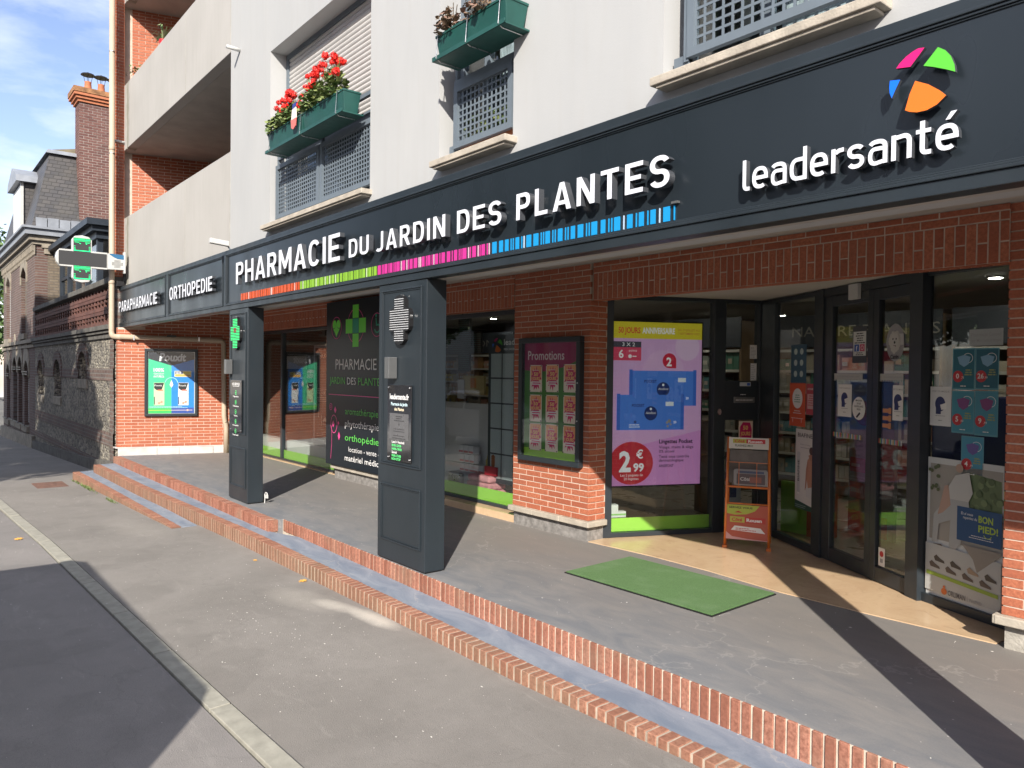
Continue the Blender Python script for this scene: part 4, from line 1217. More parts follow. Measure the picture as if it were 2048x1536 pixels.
# loose white cable behind the left pillar
mb = MB(); mb.tube([(-8.455, 3.292, 0.0), (-8.452, 3.295, .06), (-8.456, 3.294, .10), (-8.44, 3.30, .125), (-8.425, 3.31, .118), (-8.42, 3.31, .09)], .006, M_WHITEP, 8)
mb.box(WORLD, -8.445, -8.405, 3.295, 3.315, .06, .10, M_WHITEP)
mb.build('cable', label='short white cable end with junction box standing behind the left pillar', cat='cable', smooth=False)

# ================================================================== DOWNPIPE
dp = thing('downpipe', (-14.6, 2.93, 2.1), 'cream downpipe running down the corner and across the brick wall', 'drainpipe')
PWp = lambda u, z, c=.05: LW.P(u, z, c)
r = .047
xp, yp = -14.675, 2.955
def rounded(path, k=6, d=.09):
    out = [Vector(path[0])]
    for a, b_, c in zip(path, path[1:], path[2:]):
        a, b_, c = Vector(a), Vector(b_), Vector(c)
        p, q = b_ + (a - b_).normalized() * d, b_ + (c - b_).normalized() * d
        for i in range(k + 1):
            t = i / k; out.append(p * (1 - t) ** 2 + b_ * 2 * t * (1 - t) + q * t * t)
    out.append(Vector(path[-1])); return out
mb = MB(); mb.tube(rounded([(xp, yp, 10.5), (xp, yp, 2.085), PWp(.06, 2.075, .075)]), r, M_PIPE, 16); mb.build('vertical_pipe', dp, smooth=True)
mb = MB(); mb.tube(rounded([PWp(.05, 2.078, .075), PWp(1.72, 2.045, .06), PWp(1.735, .62, .055), PWp(1.77, .50, .055), PWp(1.77, 0, .055)], d=.07), r * .92, M_PIPE, 16); mb.build('cross_pipe', dp, smooth=True)
for z in (7.05, 5.28, 3.52): mb = MB(); mb.lathe((xp, yp, z), [(r + .004, 0), (r + .004, .012)], M_STEEL, 16); mb.box(WORLD, xp + .04, xp + .085, yp - .003, yp + .003, z, z + .012, M_STEEL); mb.build('clip', dp)
for z in (5.34, 3.0): mb = MB(); mb.lathe((xp, yp, z), [(r + .001, 0), (r + .006, .02), (r + .006, .07), (r + .001, .08)], M_PIPE, 16); mb.build('pipe_socket', dp, smooth=True)
for u in (.25, 1.3): mb = MB(); mb.box(LW, u, u + .02, 2.02, 2.1, -.001, .12, M_STEEL); mb.build('clip', dp)
mb = MB(); mb.box(LW, .78, .93, 2.09, 2.125, .015, .1, M_BLACK); mb.build('rubber_joint', dp)

# ================================================================== PHARMACY CROSS (projecting)
class SignFrame(FR):
    def P(s, a, b, c=0): return FR.P(s, a * .98, b * .98, c)
FC = SignFrame((-14.43, 0, .031), (0, 1, 0))
GC = thing('pharmacy_cross', (-14.43, 2.7, 3.0), 'large projecting pharmacy cross sign with green lit ends on the balcony corner', 'pharmacy cross')
cy, cz = 2.505, 3.405
mb = MB()
outline = [(2.17, cz - .145), (2.355, cz - .145), (2.355, cz - .33), (2.40, cz - .385), (2.505, cz - .405), (2.61, cz - .385), (2.655, cz - .33), (2.655, cz - .145), (2.90, cz - .145), (2.90, cz + .145), (2.655, cz + .145), (2.655, cz + .33), (2.61, cz + .385), (2.505, cz + .405), (2.40, cz + .385), (2.355, cz + .33), (2.355, cz + .145), (2.17, cz + .145), (2.125, cz + .08), (2.11, cz), (2.125, cz - .08)]
mb.prism(FC, outline, -.10, .0, M_WHITEP); mb.build('housing', GC, bevel=.006)
M_LEDP = pm('dark_led_panel', (.035, .036, .038), .6, .1, 200)
mb = MB(); mb.box(FC, 2.155, 2.885, cz - .118, cz + .118, .0005, .004, M_LEDP); mb.box(FC, 2.375, 2.635, cz + .12, cz + .355, .0005, .004, M_LEDP); mb.box(FC, 2.375, 2.635, cz - .355, cz - .12, .0005, .004, M_LEDP); mb.build('led_panel', GC)
mb = MB()
gl = flat((.01, .7, .22), .4, 'cross_led', emit=.7)
for s in (1, -1):
    b0 = cz + .125 if s > 0 else cz - .352
    def seg(a0, a1, z, h=.008): mb.box(FC, a0, a1, b0 + z - h / 2, b0 + z + h / 2, .0045, .006, gl)
    seg(2.38, 2.63, .222, .006); seg(2.38, 2.63, .200, .012); seg(2.38, 2.63, .178, .006); seg(2.39, 2.46, .155); seg(2.55, 2.62, .155)
    seg(2.465, 2.485, .135, .012); seg(2.56, 2.58, .135, .012)
    for z in (.085, .06, .038): seg(2.38, 2.405, z, .007); seg(2.605, 2.63, z, .007)
    seg(2.38, 2.63, .012, .014); seg(2.38, 2.40, .023, .007); seg(2.61, 2.63, .023, .007)
    mb.build('leds', GC); mb = MB()
mb = MB(); mb.prism(FC, [(2.90, cz - .14), (3.19, cz - .13), (3.19, cz + .13), (2.90, cz + .14)], -.085, -.006, M_WHITEP); mb.box(FC, 3.16, 3.188, cz - .19, cz + .19, -.09, .0, M_WHITEP); mb.build('arm_cover', GC, bevel=.004)
mb = MB(); mb.prism(FC, [(2.93, cz + .125), (3.0, cz + .08), (3.06, cz + .055), (3.185, cz + .05), (3.185, cz + .13), (2.93, cz + .14)], -.0055, -.003, flat((.03, .13, .26), .3)); mb.build('blue_trim', GC)
mb = MB()
for i in range(9):
    for j in range(7):
        if 2 <= i <= 6 or 2 <= j <= 4: mb.box(FC, 2.97 + i * .02, 2.983 + i * .02, cz - .10 + j * .02, cz - .087 + j * .02, -.006, -.004, M_GREYB)
mb.build('vent_dots', GC)
cb = thing('camera_box', (-14.68, 3.1, 2.95), 'dark bracket box under the projecting pharmacy cross', 'junction box')
mb = MB(); mb.box(WORLD, -14.76, -14.6, 3.02, 3.14, 2.97, 3.06, M_BLACK); mb.build('box', cb, bevel=.004)
mb = MB(); mb.tube([(-14.68, 3.15, 3.06), (-14.68, 3.16, 3.2)], .02, M_BLACK); mb.build('bracket', cb)

# ================================================================== SERVICES BOARD
FB = FR((0, 4.78, 0))
sb = thing('services_board', (-9.1, 4.8, .2), 'tall black board listing pharmacy services with a green cross', 'notice board')
mb = MB(); mb.box(FR((0, 4.84, 0)), -10.02, -8.10, .20, 2.50, 0, .045, pm('board_face', (.012, .017, .023), .30, 0, spec=.18)); mb.build('board', sb, bevel=.004)
FBo = FR((0, 4.795, 0)); pr = Print(FBo, .0003)
G1, G2, PK, TEAL = flat((.16, .80, .05)), flat((.13, .62, .10)), flat((.80, .07, .30)), flat((.0, .34, .20))
WB = flat((.9, .9, .9))
cx_, cz_ = -9.14, 2.14
pr.ring(cx_, cz_, .235, .009, PK, rb=.235)
for (a0, a1, b0, b1, m) in ((-.085, .085, .105, .285, G1), (-.085, .085, -.285, -.105, G1), (-.285, -.09, -.098, .098, G1), (.09, .285, -.098, .098, G1), (-.084, .084, -.098, .098, TEAL)):
    pr.rect(cx_ + a0, cx_ + a1, cz_ + b0, cz_ + b1, m)
pr.mb.build('green_cross', sb); pr = Print(FBo, .003)
hx, hz = -9.70, 2.13
pr.ring(hx, hz, .15, .008, PK, rb=.155)
pr.poly([(hx + .095 * math.sin(t) ** 3 * 1.25, hz + .01 + .0085 * (13 * math.cos(t) - 5 * math.cos(2 * t) - 2 * math.cos(3 * t) - math.cos(4 * t))) for t in [i * 2 * math.pi / 30 for i in range(30)]], G1)
ek = [(-.10, 0), (-.05, 0), (-.035, .05), (-.015, -.06), (0, .085), (.018, -.05), (.035, .02), (.05, 0), (.10, 0)]
for (p, q) in zip(ek, ek[1:]): pr.poly([(hx + p[0], hz - .01 + p[1]), (hx + q[0], hz - .01 + q[1]), (hx + q[0], hz + p[1] * 0 - .002 + q[1]), (hx + p[0], hz - .002 + p[1])], BK)
pr.mb.build('heart_emblem', sb); pr = Print(FBo, .003)
wx, wz = -8.56, 2.13
pr.ring(wx, wz, .15, .008, PK, rb=.155)
pr.ring(wx + .01, wz - .03, .078, .018, TEAL, t0=-2.8, t1=.6).disc(wx - .02, wz + .12, .022, TEAL)
pr.poly([(wx - .035, wz + .09), (wx - .01, wz + .09), (wx + .005, wz + .01), (wx + .07, wz + .01), (wx + .10, wz - .07), (wx + .078, wz - .08), (wx + .055, wz - .012), (wx - .02, wz - .012)], TEAL)
pr.mb.build('wheelchair_emblem', sb); pr = Print(FBo, .003)
pr.text('PHARMACIE', -9.72, 1.548, .148, WB, w=1.16, bold=.0).text('JARDIN', -9.90, 1.347, .097, G2, w=.465, bold=0).text('DES', -9.37, 1.345, .098, WB, w=.255, bold=0).text('PLANTES', -9.05, 1.343, .10, G2, w=.66, bold=0)
pr.rect(-9.93, -8.30, 1.19, 1.20, PK)
for t, z, h, w, m in (('aromathérapie', .905, .088, .93, G2), ('phytothérapie', .735, .088, .95, WB), ('orthopédie', .545, .088, .95, G2)): pr.text(t, -9.42, z + .03, h * 1.05, m, w=w * .98, bold=-.004)
pr.text('location - vente de', -9.31, .43, .068, WB, w=.92, bold=-.006).text('matériel médical', -9.42, .30, .078, WB, w=1.03, bold=0)
pr.mb.build('lettering', sb); pr = Print(FBo, .003)
for i in range(26):
    t = i / 25; x0 = -9.86 + .03 * math.sin(t * 2.5); z0 = .28 + t * .45
    pr.mb.box(FBo, x0, x0 + .007, z0, z0 + .02, .002, .0022, PK)
pr.ring(-9.76, .78, .10, .009, PK, rb=.13).ring(-9.86, 1.02, .045, .009, PK, rb=.05).ring(-9.86, 1.02, .02, .008, PK)
for (a, b, w_, h_) in ((-9.78, .78, .04, .05), (-9.60, .62, .035, .06), (-9.72, .98, .04, .05), (-9.62, .80, .025, .03)):
    pr.poly([(a - w_, b), (a, b + h_), (a + w_, b), (a, b - h_)], PK)
pr.mb.build('flower_motif', sb)

# ================================================================== PROMOTIONS NOTICE CASE
nb = thing('notice_case', (-5.29, 4.83, .68), 'glazed dark notice case headed Promotions with nine small posters', 'notice board')
FN = FR((0, 4.868, 0))
mb = MB(); frame4(mb, FN, -5.735, -4.868, .672, 1.878, .05, .002, .065, M_ANTH); mb.build('frame', nb, bevel=.006)
DG = pm('case_green', (.055, .20, .03), .5, .06, 3)
mb = MB(); mb.box(FN, -5.70, -4.90, .70, 1.85, .003, .02, DG); mb.build('back_board', nb)
FNb = FR((0, 4.847, 0)); pr = Print(FNb)
pr.rect(-5.685, -4.918, .722, .80, flat((.30, .62, .06)))
pr.poly([(-5.685, 1.828), (-5.685, 1.565), (-5.5, 1.545), (-5.3, 1.56), (-5.1, 1.60), (-4.918, 1.665), (-4.918, 1.828)], flat((.30, .012, .09)))
pr.text('Promotions', -5.635, 1.665, .088, flat((.72, .62, .64)), w=.52, bold=.01)
pr.mb.build('printed_background', nb)
MG, OR_, CRM, GOLD = flat((.62, .02, .13)), flat((.82, .36, .15)), flat((.80, .70, .58)), flat((.85, .60, .20))
def fifty(F, a, b, w, h, seed, c=.0):
    """small sale poster: purple splash on cream with 50 JOURS"""
    r = random.Random(seed); pr = Print(F, c)
    pr.rect(a, a + w, b, b + h, CRM)
    pr.rect(a + w * .06, a + w * .94, b + h * .45, b + h * .97, OR_)
    sp = []
    for i in range(26):
        t = 2 * math.pi * i / 26; k = r.uniform(.62, .80) if i % 2 else r.uniform(.92, 1.18)
        sp.append((a + w / 2 + max(-.49, min(.49, .42 * k * math.cos(t))) * w, b + h * (.5 + max(-.49, min(.49, .42 * k * math.sin(t))))))
    pr.poly(sp, MG)
    pr.text('50', a + w / 2, b + h * .60, h * .13, GOLD, al='c', bold=.03, w=w * .36).text('JOURS', a + w / 2, b + h * .44, h * .12, GOLD, al='c', bold=.03, w=w * .62)
    pr.rect(a + w * .16, a + w * .84, b + h * .35, b + h * .39, WH).rect(a + w * .2, a + w * .8, b + h * .27, b + h * .31, WH).rect(a + w * .2, a + w * .75, b + h * .80, b + h * .82, CRM)
    return pr.mb
cols, rows = (-5.60, -5.365, -5.118), (1.355, 1.065, .785)
wd = ('leftmost', 'middle', 'rightmost'); rw = ('top', 'middle', 'bottom')
for i, a in enumerate(cols):
    for j, b in enumerate(rows):
        b_ = b + (i - 1) * .004
        FNp = FR((a, 4.8445, b_), (1, 0, rnd.uniform(-.012, .012)))
        m_ = fifty(FNp, 0, 0, .178, .262, 10 * i + j)
        for q in ((.008, .008), (.17, .008), (.008, .254), (.17, .254)): m_.disc(FNp, q[0], q[1], .006, .006, .004, .008, BK, 8)
        m_.build('poster', label='small magenta 50 JOURS poster in the notice case, %s column, %s row' % (wd[i], rw[j]), cat='poster', group='small 50 JOURS posters')
mb = MB(); mb.box(FN, -5.685, -4.918, .722, 1.828, .048, .052, M_GLASS3); mb.build('pane', nb)
for z in (1.1, 1.45): mb = MB(); mb.disc(FN, -4.893, z, .008, .008, .065, .068, M_STEEL, 10); mb.build('lock', nb)

# ================================================================== LICE TREATMENT POSTER ON LEFT WALL
pc = thing('poster_case', LW.P(.855, .685, .03), 'dark framed poster in green and blue on the orange brick side wall', 'poster')
mb = MB(); frame4(mb, LW, .422, 1.288, .682, 1.880, .045, .002, .055, M_ANTH); mb.build('frame', pc, bevel=.005)
mb = MB(); mb.box(LW, .44, 1.27, .70, 1.86, .003, .018, M_WHITEP); mb.build('back_board', pc)
pr = Print(LW, .019)
a0, a1, b0, b1 = .483, 1.228, .732, 1.822; md = .855
pr.rect(a0, md, b0, b1, flat((.06, .52, .28))).rect(md, a1, b0, b1, flat((.015, .22, .70)))
pr.rect(a0, md, b0, b0 + .10, flat((.05, .50, .12))).rect(md, a1, b0, b0 + .10, flat((.03, .08, .35)))
pr.poly([(a0, b1), (a0, b1 - .12), (md, 1.585), (a1, b1 - .12), (a1, b1)], flat((.015, .02, .03)))
pr.text('Pouxit', .655, 1.67, .135, flat((.70, .72, .75)), w=.44, bold=.04, shear=.15)
pr.text('100%', .565, 1.475, .062, WH, w=.17, bold=.03).text("d'ingrédients", .565, 1.435, .024, WH, w=.17).text("d'origine", .575, 1.405, .024, WH, w=.15).text('NATURELLE', .565, 1.372, .026, WH, w=.17, bold=.03)
pr.rect(.905, 1.18, 1.385, 1.49, flat((.80, .76, .55))).rect(.915, 1.04, 1.435, 1.482, flat((.05, .06, .16))).rect(1.048, 1.172, 1.435, 1.482, flat((.72, .60, .12))).rect(.915, 1.172, 1.392, 1.43, flat((.75, .42, .10)))
pr.text('QUE', .925, 1.442, .030, WH, w=.09, bold=.03).text('+ FORT', 1.06, 1.40, .022, BK, w=.1)
pr.ring(.855, 1.27, .105, .008, flat((.45, .85, .85)), t0=.1, t1=3.0).poly([(.855 - .03, 1.24), (.855, 1.33), (.885, 1.24), (.855, 1.19)], WH).disc(.855, 1.245, .007, flat((.7, .1, .1)))
for x_, cc in ((.57, flat((.58, .74, .42))), (.965, flat((.75, .76, .77)))):
    pr.rect(x_, x_ + .17, .875, 1.28, cc).poly([(x_ + .005, 1.275), (x_ + .165, 1.275), (x_ + .13, 1.16), (x_ + .05, 1.14), (x_ + .005, 1.18)], BK)
    pr.text('Pouxit', x_ + .01, 1.215, .032, WH, w=.12, shear=.1).rect(x_ + .06, x_ + .15, 1.135, 1.155, flat((.7, .12, .08))).rect(x_ + .002, x_ + .016, .89, 1.03, BK)
    pr.disc(x_ + .085, .915, .022, flat((.55, .30, .22))).disc(x_ + .125, .935, .022, flat((.55, .30, .22)))
pr.lines(.50, 1.20, .848, .02, 2, flat((.55, .75, .85)), h=.007, seed=9)
pr.rect(.485, md, .782, .792, flat((.55, .75, .10))).rect(md, 1.20, .782, .792, flat((.75, .60, .65))).disc(1.12, .787, .018, flat((.7, .45, .35)))
pr.mb.build('poster_print', pc)
mb = MB(); mb.box(LW, a0 - .015, a1 + .015, b0 - .005, b1 + .01, .044, .047, M_GLASS3); mb.build('pane', pc)

# ================================================================== SHOP WINDOWS (street side)
def shopwin(name, a0, a1, y, label, mull=(), top=2.2, z0=.0):
    t = thing(name, ((a0 + a1) / 2, y, z0), label, 'shop window')
    Fw = FR((0, y, 0))
    mb = MB(); mb.box(Fw, a0, a1, top - .05, top - .002, -.04, .03, M_ALU); mb.box(Fw, a0, a1, z0, z0 + .035, -.04, .02, M_ALU)
    for m in mull: mb.box(Fw, m - .035, m + .035, z0 + .035, top - .05, -.05, .03, M_ALU)
    mb.build('frame', t, bevel=.003)
    e = [a0] + list(mull) + [a1]
    for p, q in zip(e, e[1:]):
        mb = MB(); mb.box(Fw, p + .02, q - .02, z0 + .03, top - .04, -.008, .0, M_GLASS); mb.build('pane', t)
        mb = MB(); mb.box(Fw, p + .036, q - .036, z0 + .036, z0 + .175, -.0135, -.0085, GREEN_STRIP); mb.build('green_strip', t)
    return t
shopwin('shop_window', -13.86, -9.91, 5.06, 'leftmost shop window with bright green strip reflecting the poster wall', (-12.21,), z0=.01)
mb = MB(); mb.box(WORLD, -13.8, -9.9, 4.985, 5.12, -.05, .012, M_MARBLE); mb.build('window_ledge', B)
shopwin('shop_window', -7.985, -5.88, 5.06, 'shop window between the second pillar and the orange brick pier', (), z0=.075)
mb = MB(); mb.box(WORLD, -7.985, -5.88, 4.90, 5.10, -.05, .074, M_MARBLE); mb.build('window_ledge', B)

# entrance recess -------------------------------------------------------------
LS = FR((-4.82, 5.18, 0), (.654, 1.44, 0))
RS = FR((-4.166, 6.62, 0), (1.976, -1.163, 0))
RW = FR((-2.191, 5.48, 0), (.583, -.224, 0))
t = thing('shop_window', LS.P(.5, 0), 'angled shop window of the entrance recess with the lit advertising screen inside', 'shop window')
mb = MB(); mb.box(LS, -.09, -.005, .008, 2.27, -.05, .05, M_ALU); mb.box(LS, 1.04, 1.165, .008, 2.27, -.05, .05, M_ALU); mb.box(LS, -.005, 1.04, .008, .05, -.05, .045, M_ALU); mb.box(LS, -.005, 1.04, 2.235, 2.27, -.05, .045, M_ALU); mb.build('frame', t, bevel=.003)
mb = MB(); mb.box(LS, -.01, 1.045, .045, 2.24, -.006, .002, M_GLASS); mb.build('pane', t)
mb = MB(); mb.box(LS, -.004, 1.039, .052, .178, -.011, -.0065, GREEN_STRIP); mb.build('green_strip', t)
t = thing('side_door', LS.P(1.35, 0), 'dark framed side door with letter slot behind the orange newspaper stand', 'door')
mb = MB(); mb.box(LS, 1.535, 1.60, .008, 2.27, -.05, .05, M_ALU); mb.box(LS, 1.1655, 1.535, 2.235, 2.27, -.05, .045, M_ALU); mb.box(LS, 1.1655, 1.535, .008, .06, -.05, .045, M_ALU); mb.box(LS, 1.1655, 1.535, 1.10, 1.48, -.045, .04, M_ALU); mb.build('frame', t, bevel=.003)
for (z0, z1) in ((.06, 1.10), (1.48, 2.235)): mb = MB(); mb.box(LS, 1.165, 1.536, z0, z1, -.006, .002, M_GLASS); mb.build('pane', t)
mb = MB(); mb.box(LS, 1.168, 1.533, .062, .19, -.011, -.0065, GREEN_STRIP); mb.build('green_strip', t)
mb = MB(); mb.box(LS, 1.26, 1.49, 1.265, 1.325, .0405, .048, M_GREYB); mb.build('letter_slot', t, bevel=.003)
pr = Print(LS, .0485); pr.lines(1.28, 1.47, 1.29, .02, 1, WH, h=.008, seed=2).lines(1.33, 1.42, 1.345, .02, 1, WH, h=.006, seed=4); pr.rect(1.32, 1.44, 1.43, 1.468, flat((.55, .58, .6))).rect(1.40, 1.435, 1.435, 1.463, flat((.05, .12, .45))); pr.mb.build('stickers', t)
mb = MB(); mb.disc(LS, 1.10, 1.18, .018, .03, .05, .06, M_STEEL); mb.build('lock', t)
# right side: fixed light, two sliding doors
def leaf(name, F, a0, a1, z0, z1, bw, label, cat, cc=.03, foot=.08, head=.085, bl=None):
    bl = bl or bw
    t = thing(name, F.P((a0 + a1) / 2, z0), label, cat)
    mb = MB(); mb.box(F, a0, a0 + bl, z0, z1, -.03, cc, M_ALU); mb.box(F, a1 - bw, a1, z0, z1, -.03, cc, M_ALU); mb.box(F, a0 + bl, a1 - bw, z0, z0 + foot, -.03, cc - .002, M_ALU); mb.box(F, a0 + bl, a1 - bw, z1 - head, z1, -.03, cc - .002, M_ALU); mb.build('frame', t, bevel=.003)
    mb = MB(); mb.box(F, a0 + bl - .004, a1 - bw + .004, z0 + foot - .004, z1 - head + .004, -.006, .002, M_GLASS); mb.build('pane', t)
    return t
leaf('shop_window', RS, .04, 1.045, .008, 2.262, .05, 'narrow fixed window with the burn cream poster beside the sliding doors', 'shop window', foot=.06, head=.04, bl=.28)
mb = MB(); mb.box(RS, 1.046, 1.135, .006, 2.27, -.05, .035, M_ALU); mb.box(RS, 2.205, 2.33, .006, 2.27, -.05, .035, M_ALU); mb.box(RS, .0, .039, .006, 2.27, -.05, .04, M_ALU); mb.box(RS, 1.135, 2.205, 2.20, 2.268, -.05, .028, M_ALU)
dfr = mb.build('door_surround', label='dark metal posts and header around the two sliding glass doors', cat='door frame')
leaf('sliding_door', RS, 1.137, 1.784, .012, 2.198, .065, 'left sliding glass door with round surveillance sticker', 'door', cc=.022, foot=.11, bl=.115)
leaf('sliding_door', RS, 1.787, 2.203, .012, 2.198, .012, 'right sliding glass door with the white dog sticker', 'door', cc=.022, foot=.11, bl=.062)
mb = MB(); mb.box(RS, 1.52, 1.64, 2.14, 2.26, .03, .06, M_WHITEP); mb.box(RS, 1.64, 1.74, 2.13, 2.27, .028, .031, M_GLASS); mb.build('door_sensor', label='small white motion sensor above the left sliding door', cat='sensor', bevel=.003)
leaf('shop_window', RW, .0, .70, .006, 2.262, .045, 'right entrance window with face mask prices and the shoe poster', 'shop window', foot=.062, head=.03)

# --- digital screen
DS = thing('advertising_screen', LS.P(.5, .47, -.06), 'large lit screen advertising two blue packs of wipes behind the glass', 'screen')
mb = MB(); mb.box(LS, .018, .968, .462, 2.045, -.12, -.045, M_BLACK); mb.build('housing', DS)
def E_(r, g, b, k=.20): return flat((r, g, b), .5, 'screen_%02x%02x%02x' % (int(r * 255), int(g * 255), int(b * 255)), emit=k)
pr = Print(LS, -.044)
S0, S1, T0, T1 = .03, .955, .475, 2.032
pr.rect(S0, S1, T0, T1, E_(.60, .36, .60)).rect(S0, S1, T0, 1.0, E_(.60, .26, .56)).poly([(S0, 1.5), (S1, 1.9), (S1, 1.0), (S0, .8)], E_(.62, .36, .60))
pr.disc(.80, 1.80, .13, E_(.66, .46, .64)).disc(.55, 1.55, .22, E_(.64, .40, .62))
pr.rect(S0, S1, 1.875, T1, E_(.62, .52, .03)).text('50 JOURS', .08, 1.925, .055, E_(.60, .03, .04), w=.225, bold=.02).text('ANNIVERSAIRE', .325, 1.925, .055, E_(.80, .80, .80), w=.34, bold=.03)
pr.text('DU 19 JUILLET AU', .70, 1.955, .022, E_(.45, .16, .05), w=.225).text('7 SEPTEMBRE 2020', .70, 1.92, .022, E_(.45, .16, .05), w=.225)
pr.rect(S0, .315, 1.79, 1.845, E_(.05, .05, .07)).rect(S0, .315, 1.665, 1.79, E_(.60, .06, .12)).text('3 X 2', .12, 1.80, .035, E_(.8, .8, .8), w=.13).text('6', .085, 1.69, .075, E_(.85, .85, .85), bold=.02).text('points', .19, 1.75, .022, E_(.8, .8, .8), w=.08).disc(.20, 1.705, .018, E_(.8, .8, .8)).lines(.225, .30, 1.70, .02, 1, E_(.8, .8, .8), h=.01)
pr.disc(.61, 1.668, .072, E_(.52, .02, .05)).rect(.61, .682, 1.596, 1.668, E_(.52, .02, .05)).text('2', .578, 1.618, .08, E_(.85, .85, .85), bold=.03)
def pack(x, z, w, h):
    pb, pd = E_(.07, .20, .64), E_(.04, .13, .50)
    pr.poly([(x, z + .0), (x + w, z + .0), (x + w, z + h), (x + w * .95, z + h * .97), (x + w * .05, z + h * .97), (x, z + h)], pb)
    pr.rect(x + .0, x + .035, z, z + h, pd).rect(x + w - .035, x + w, z, z + h, pd)
    pr.text('POCKET', x + w * .22, z + h * .64, .026, E_(.02, .03, .15), w=.13, bold=.03)
    pr.disc(x + w * .5, z + h * .46, .068, E_(.012, .03, .14), rb=.068).text('Ainsifont', x + w * .5, z + h * .44, .022, E_(.8, .8, .8), w=.105, al='c', shear=.2).disc(x + w * .5, z + h * .58, .012, E_(.8, .8, .8))
    pr.rect(x + w * .72, x + w * .84, z + h * .66, z + h * .78, E_(.7, .75, .8)).disc(x + w * .27, z + h * .22, .014, E_(.02, .05, .2)).lines(x + w * .18, x + w * .36, z + h * .13, .02, 2, E_(.7, .75, .8), h=.008, seed=5)
    pr.disc(x + w * .78, z + h * .24, .018, E_(.25, .24, .22)).disc(x + w * .745, z + h * .20, .013, E_(.3, .28, .26)).disc(x + w * .755, z + h * .10, .012, E_(.3, .28, .26)).disc(x + w * .80, z + h * .15, .010, E_(.3, .28, .26)).text('20', x + w * .84, z + h * .18, .022, E_(.8, .8, .8), bold=.03)
pack(.195, 1.235, .705, .345)
pack(.07, 1.005, .70, .345)
pr.disc(.225, .69, .225, E_(.50, .025, .04), rb=.205).text('2', .10, .615, .185, E_(.85, .85, .86), bold=.035, w=.12).text('€', .275, .735, .078, E_(.85, .85, .86), bold=.02).text('99', .245, .612, .075, E_(.85, .85, .86), bold=.035, w=.11).text('Les 2 paquets de', .115, .565, .024, E_(.8, .8, .8), w=.23).text('20 lingettes', .15, .53, .024, E_(.8, .8, .8), w=.15)
dk = E_(.02, .01, .03)
pr.text('Lingettes Pocket', .51, .875, .038, dk, w=.355, bold=.025).text('Visage, mains & siège', .51, .825, .028, dk, w=.365).text('0% alcool', .51, .785, .028, dk, w=.16).text('Testé sous contrôle', .51, .735, .028, dk, w=.32).text('dermatologique', .51, .698, .028, dk, w=.26).text('AINSIFONT', .51, .645, .028, dk, w=.155)
pr.mb.build('picture', DS)

# --- prints stuck to the glass: (frame, corner, size, label, painter)
def sticker(F, a0, a1, b0, b1, col, label, cat='poster', group='paper notices stuck to the entrance glass', draw=None, c=.004, name='poster'):
    pr = Print(F, c); pr.mb.box(F, a0, a1, b0, b1, c, c + .0006, col); pr.c += .0006
    if draw: draw(pr)
    return pr.mb.build(name, label=label, cat=cat, group=group)
GY = flat((.32, .33, .35)); NAVY = flat((.02, .03, .13)); REDI = flat((.50, .03, .04)); OGI = flat((.62, .10, .03))
def maskdraw(a0, a1, b0, b1):
    def d(pr):
        w, h = a1 - a0, b1 - b0
        pr.text('PORT DU MASQUE', (a0 + a1) / 2, b1 - h * .14, h * .045, GY, w=w * .8, al='c')
        cx, cz = a0 + w * .48, b0 + h * .56
        pr.disc(cx, cz, w * .24, NAVY, rb=h * .19).rect(cx - w * .20, cx + w * .04, b0 + h * .30, cz, NAVY)
        pr.poly([(cx + w * .0, cz - h * .02), (cx + w * .30, cz + h * .04), (cx + w * .30, cz - h * .12), (cx + w * .06, cz - h * .15)], WH)
        pr.lines(a0 + w * .12, a1 - w * .12, b0 + h * .25, h * .05, 1, GY, h=h * .015, al='c').lines(a0 + w * .35, a1 - w * .35, b0 + h * .13, h * .05, 1, GY, h=h * .02, al='c')
    return d
sticker(RS, .580, .838, 1.47, 1.818, flat((.03, .09, .14)), 'dark blue notice with six round pictograms on the narrow window', draw=lambda pr: [pr.disc(.66 + .1 * i, 1.755 - .10 * j, .028, flat((.45, .55, .52))) for i in range(2) for j in range(3)])
sticker(RS, .568, .832, 1.085, 1.475, OGI, 'orange notice with white circle on the narrow window', draw=lambda pr: (pr.ring(.70, 1.33, .001, .0, WH), pr.disc(.70, 1.335, .085, WH, rb=.09), pr.lines(.645, .755, 1.36, .02, 4, flat((.1, .3, .2)), h=.008, al='c'), pr.lines(.62, .78, 1.22, .02, 2, WH, h=.006, al='c'), pr.rect(.60, .80, 1.155, 1.159, WH), pr.rect(.625, .63, 1.12, 1.155, WH), pr.rect(.77, .775, 1.12, 1.155, WH)))
sticker(RS, .845, 1.0, 1.20, 1.47, flat((.46, .06, .07)), 'red notice with pale text block on the narrow window', draw=lambda pr: (pr.rect(.865, .98, 1.25, 1.38, flat((.62, .40, .40))), pr.text('HORAIRES', .922, 1.415, .018, WH, w=.11, al='c'), pr.lines(.875, .97, 1.36, .02, 5, REDI, h=.007, al='c')))
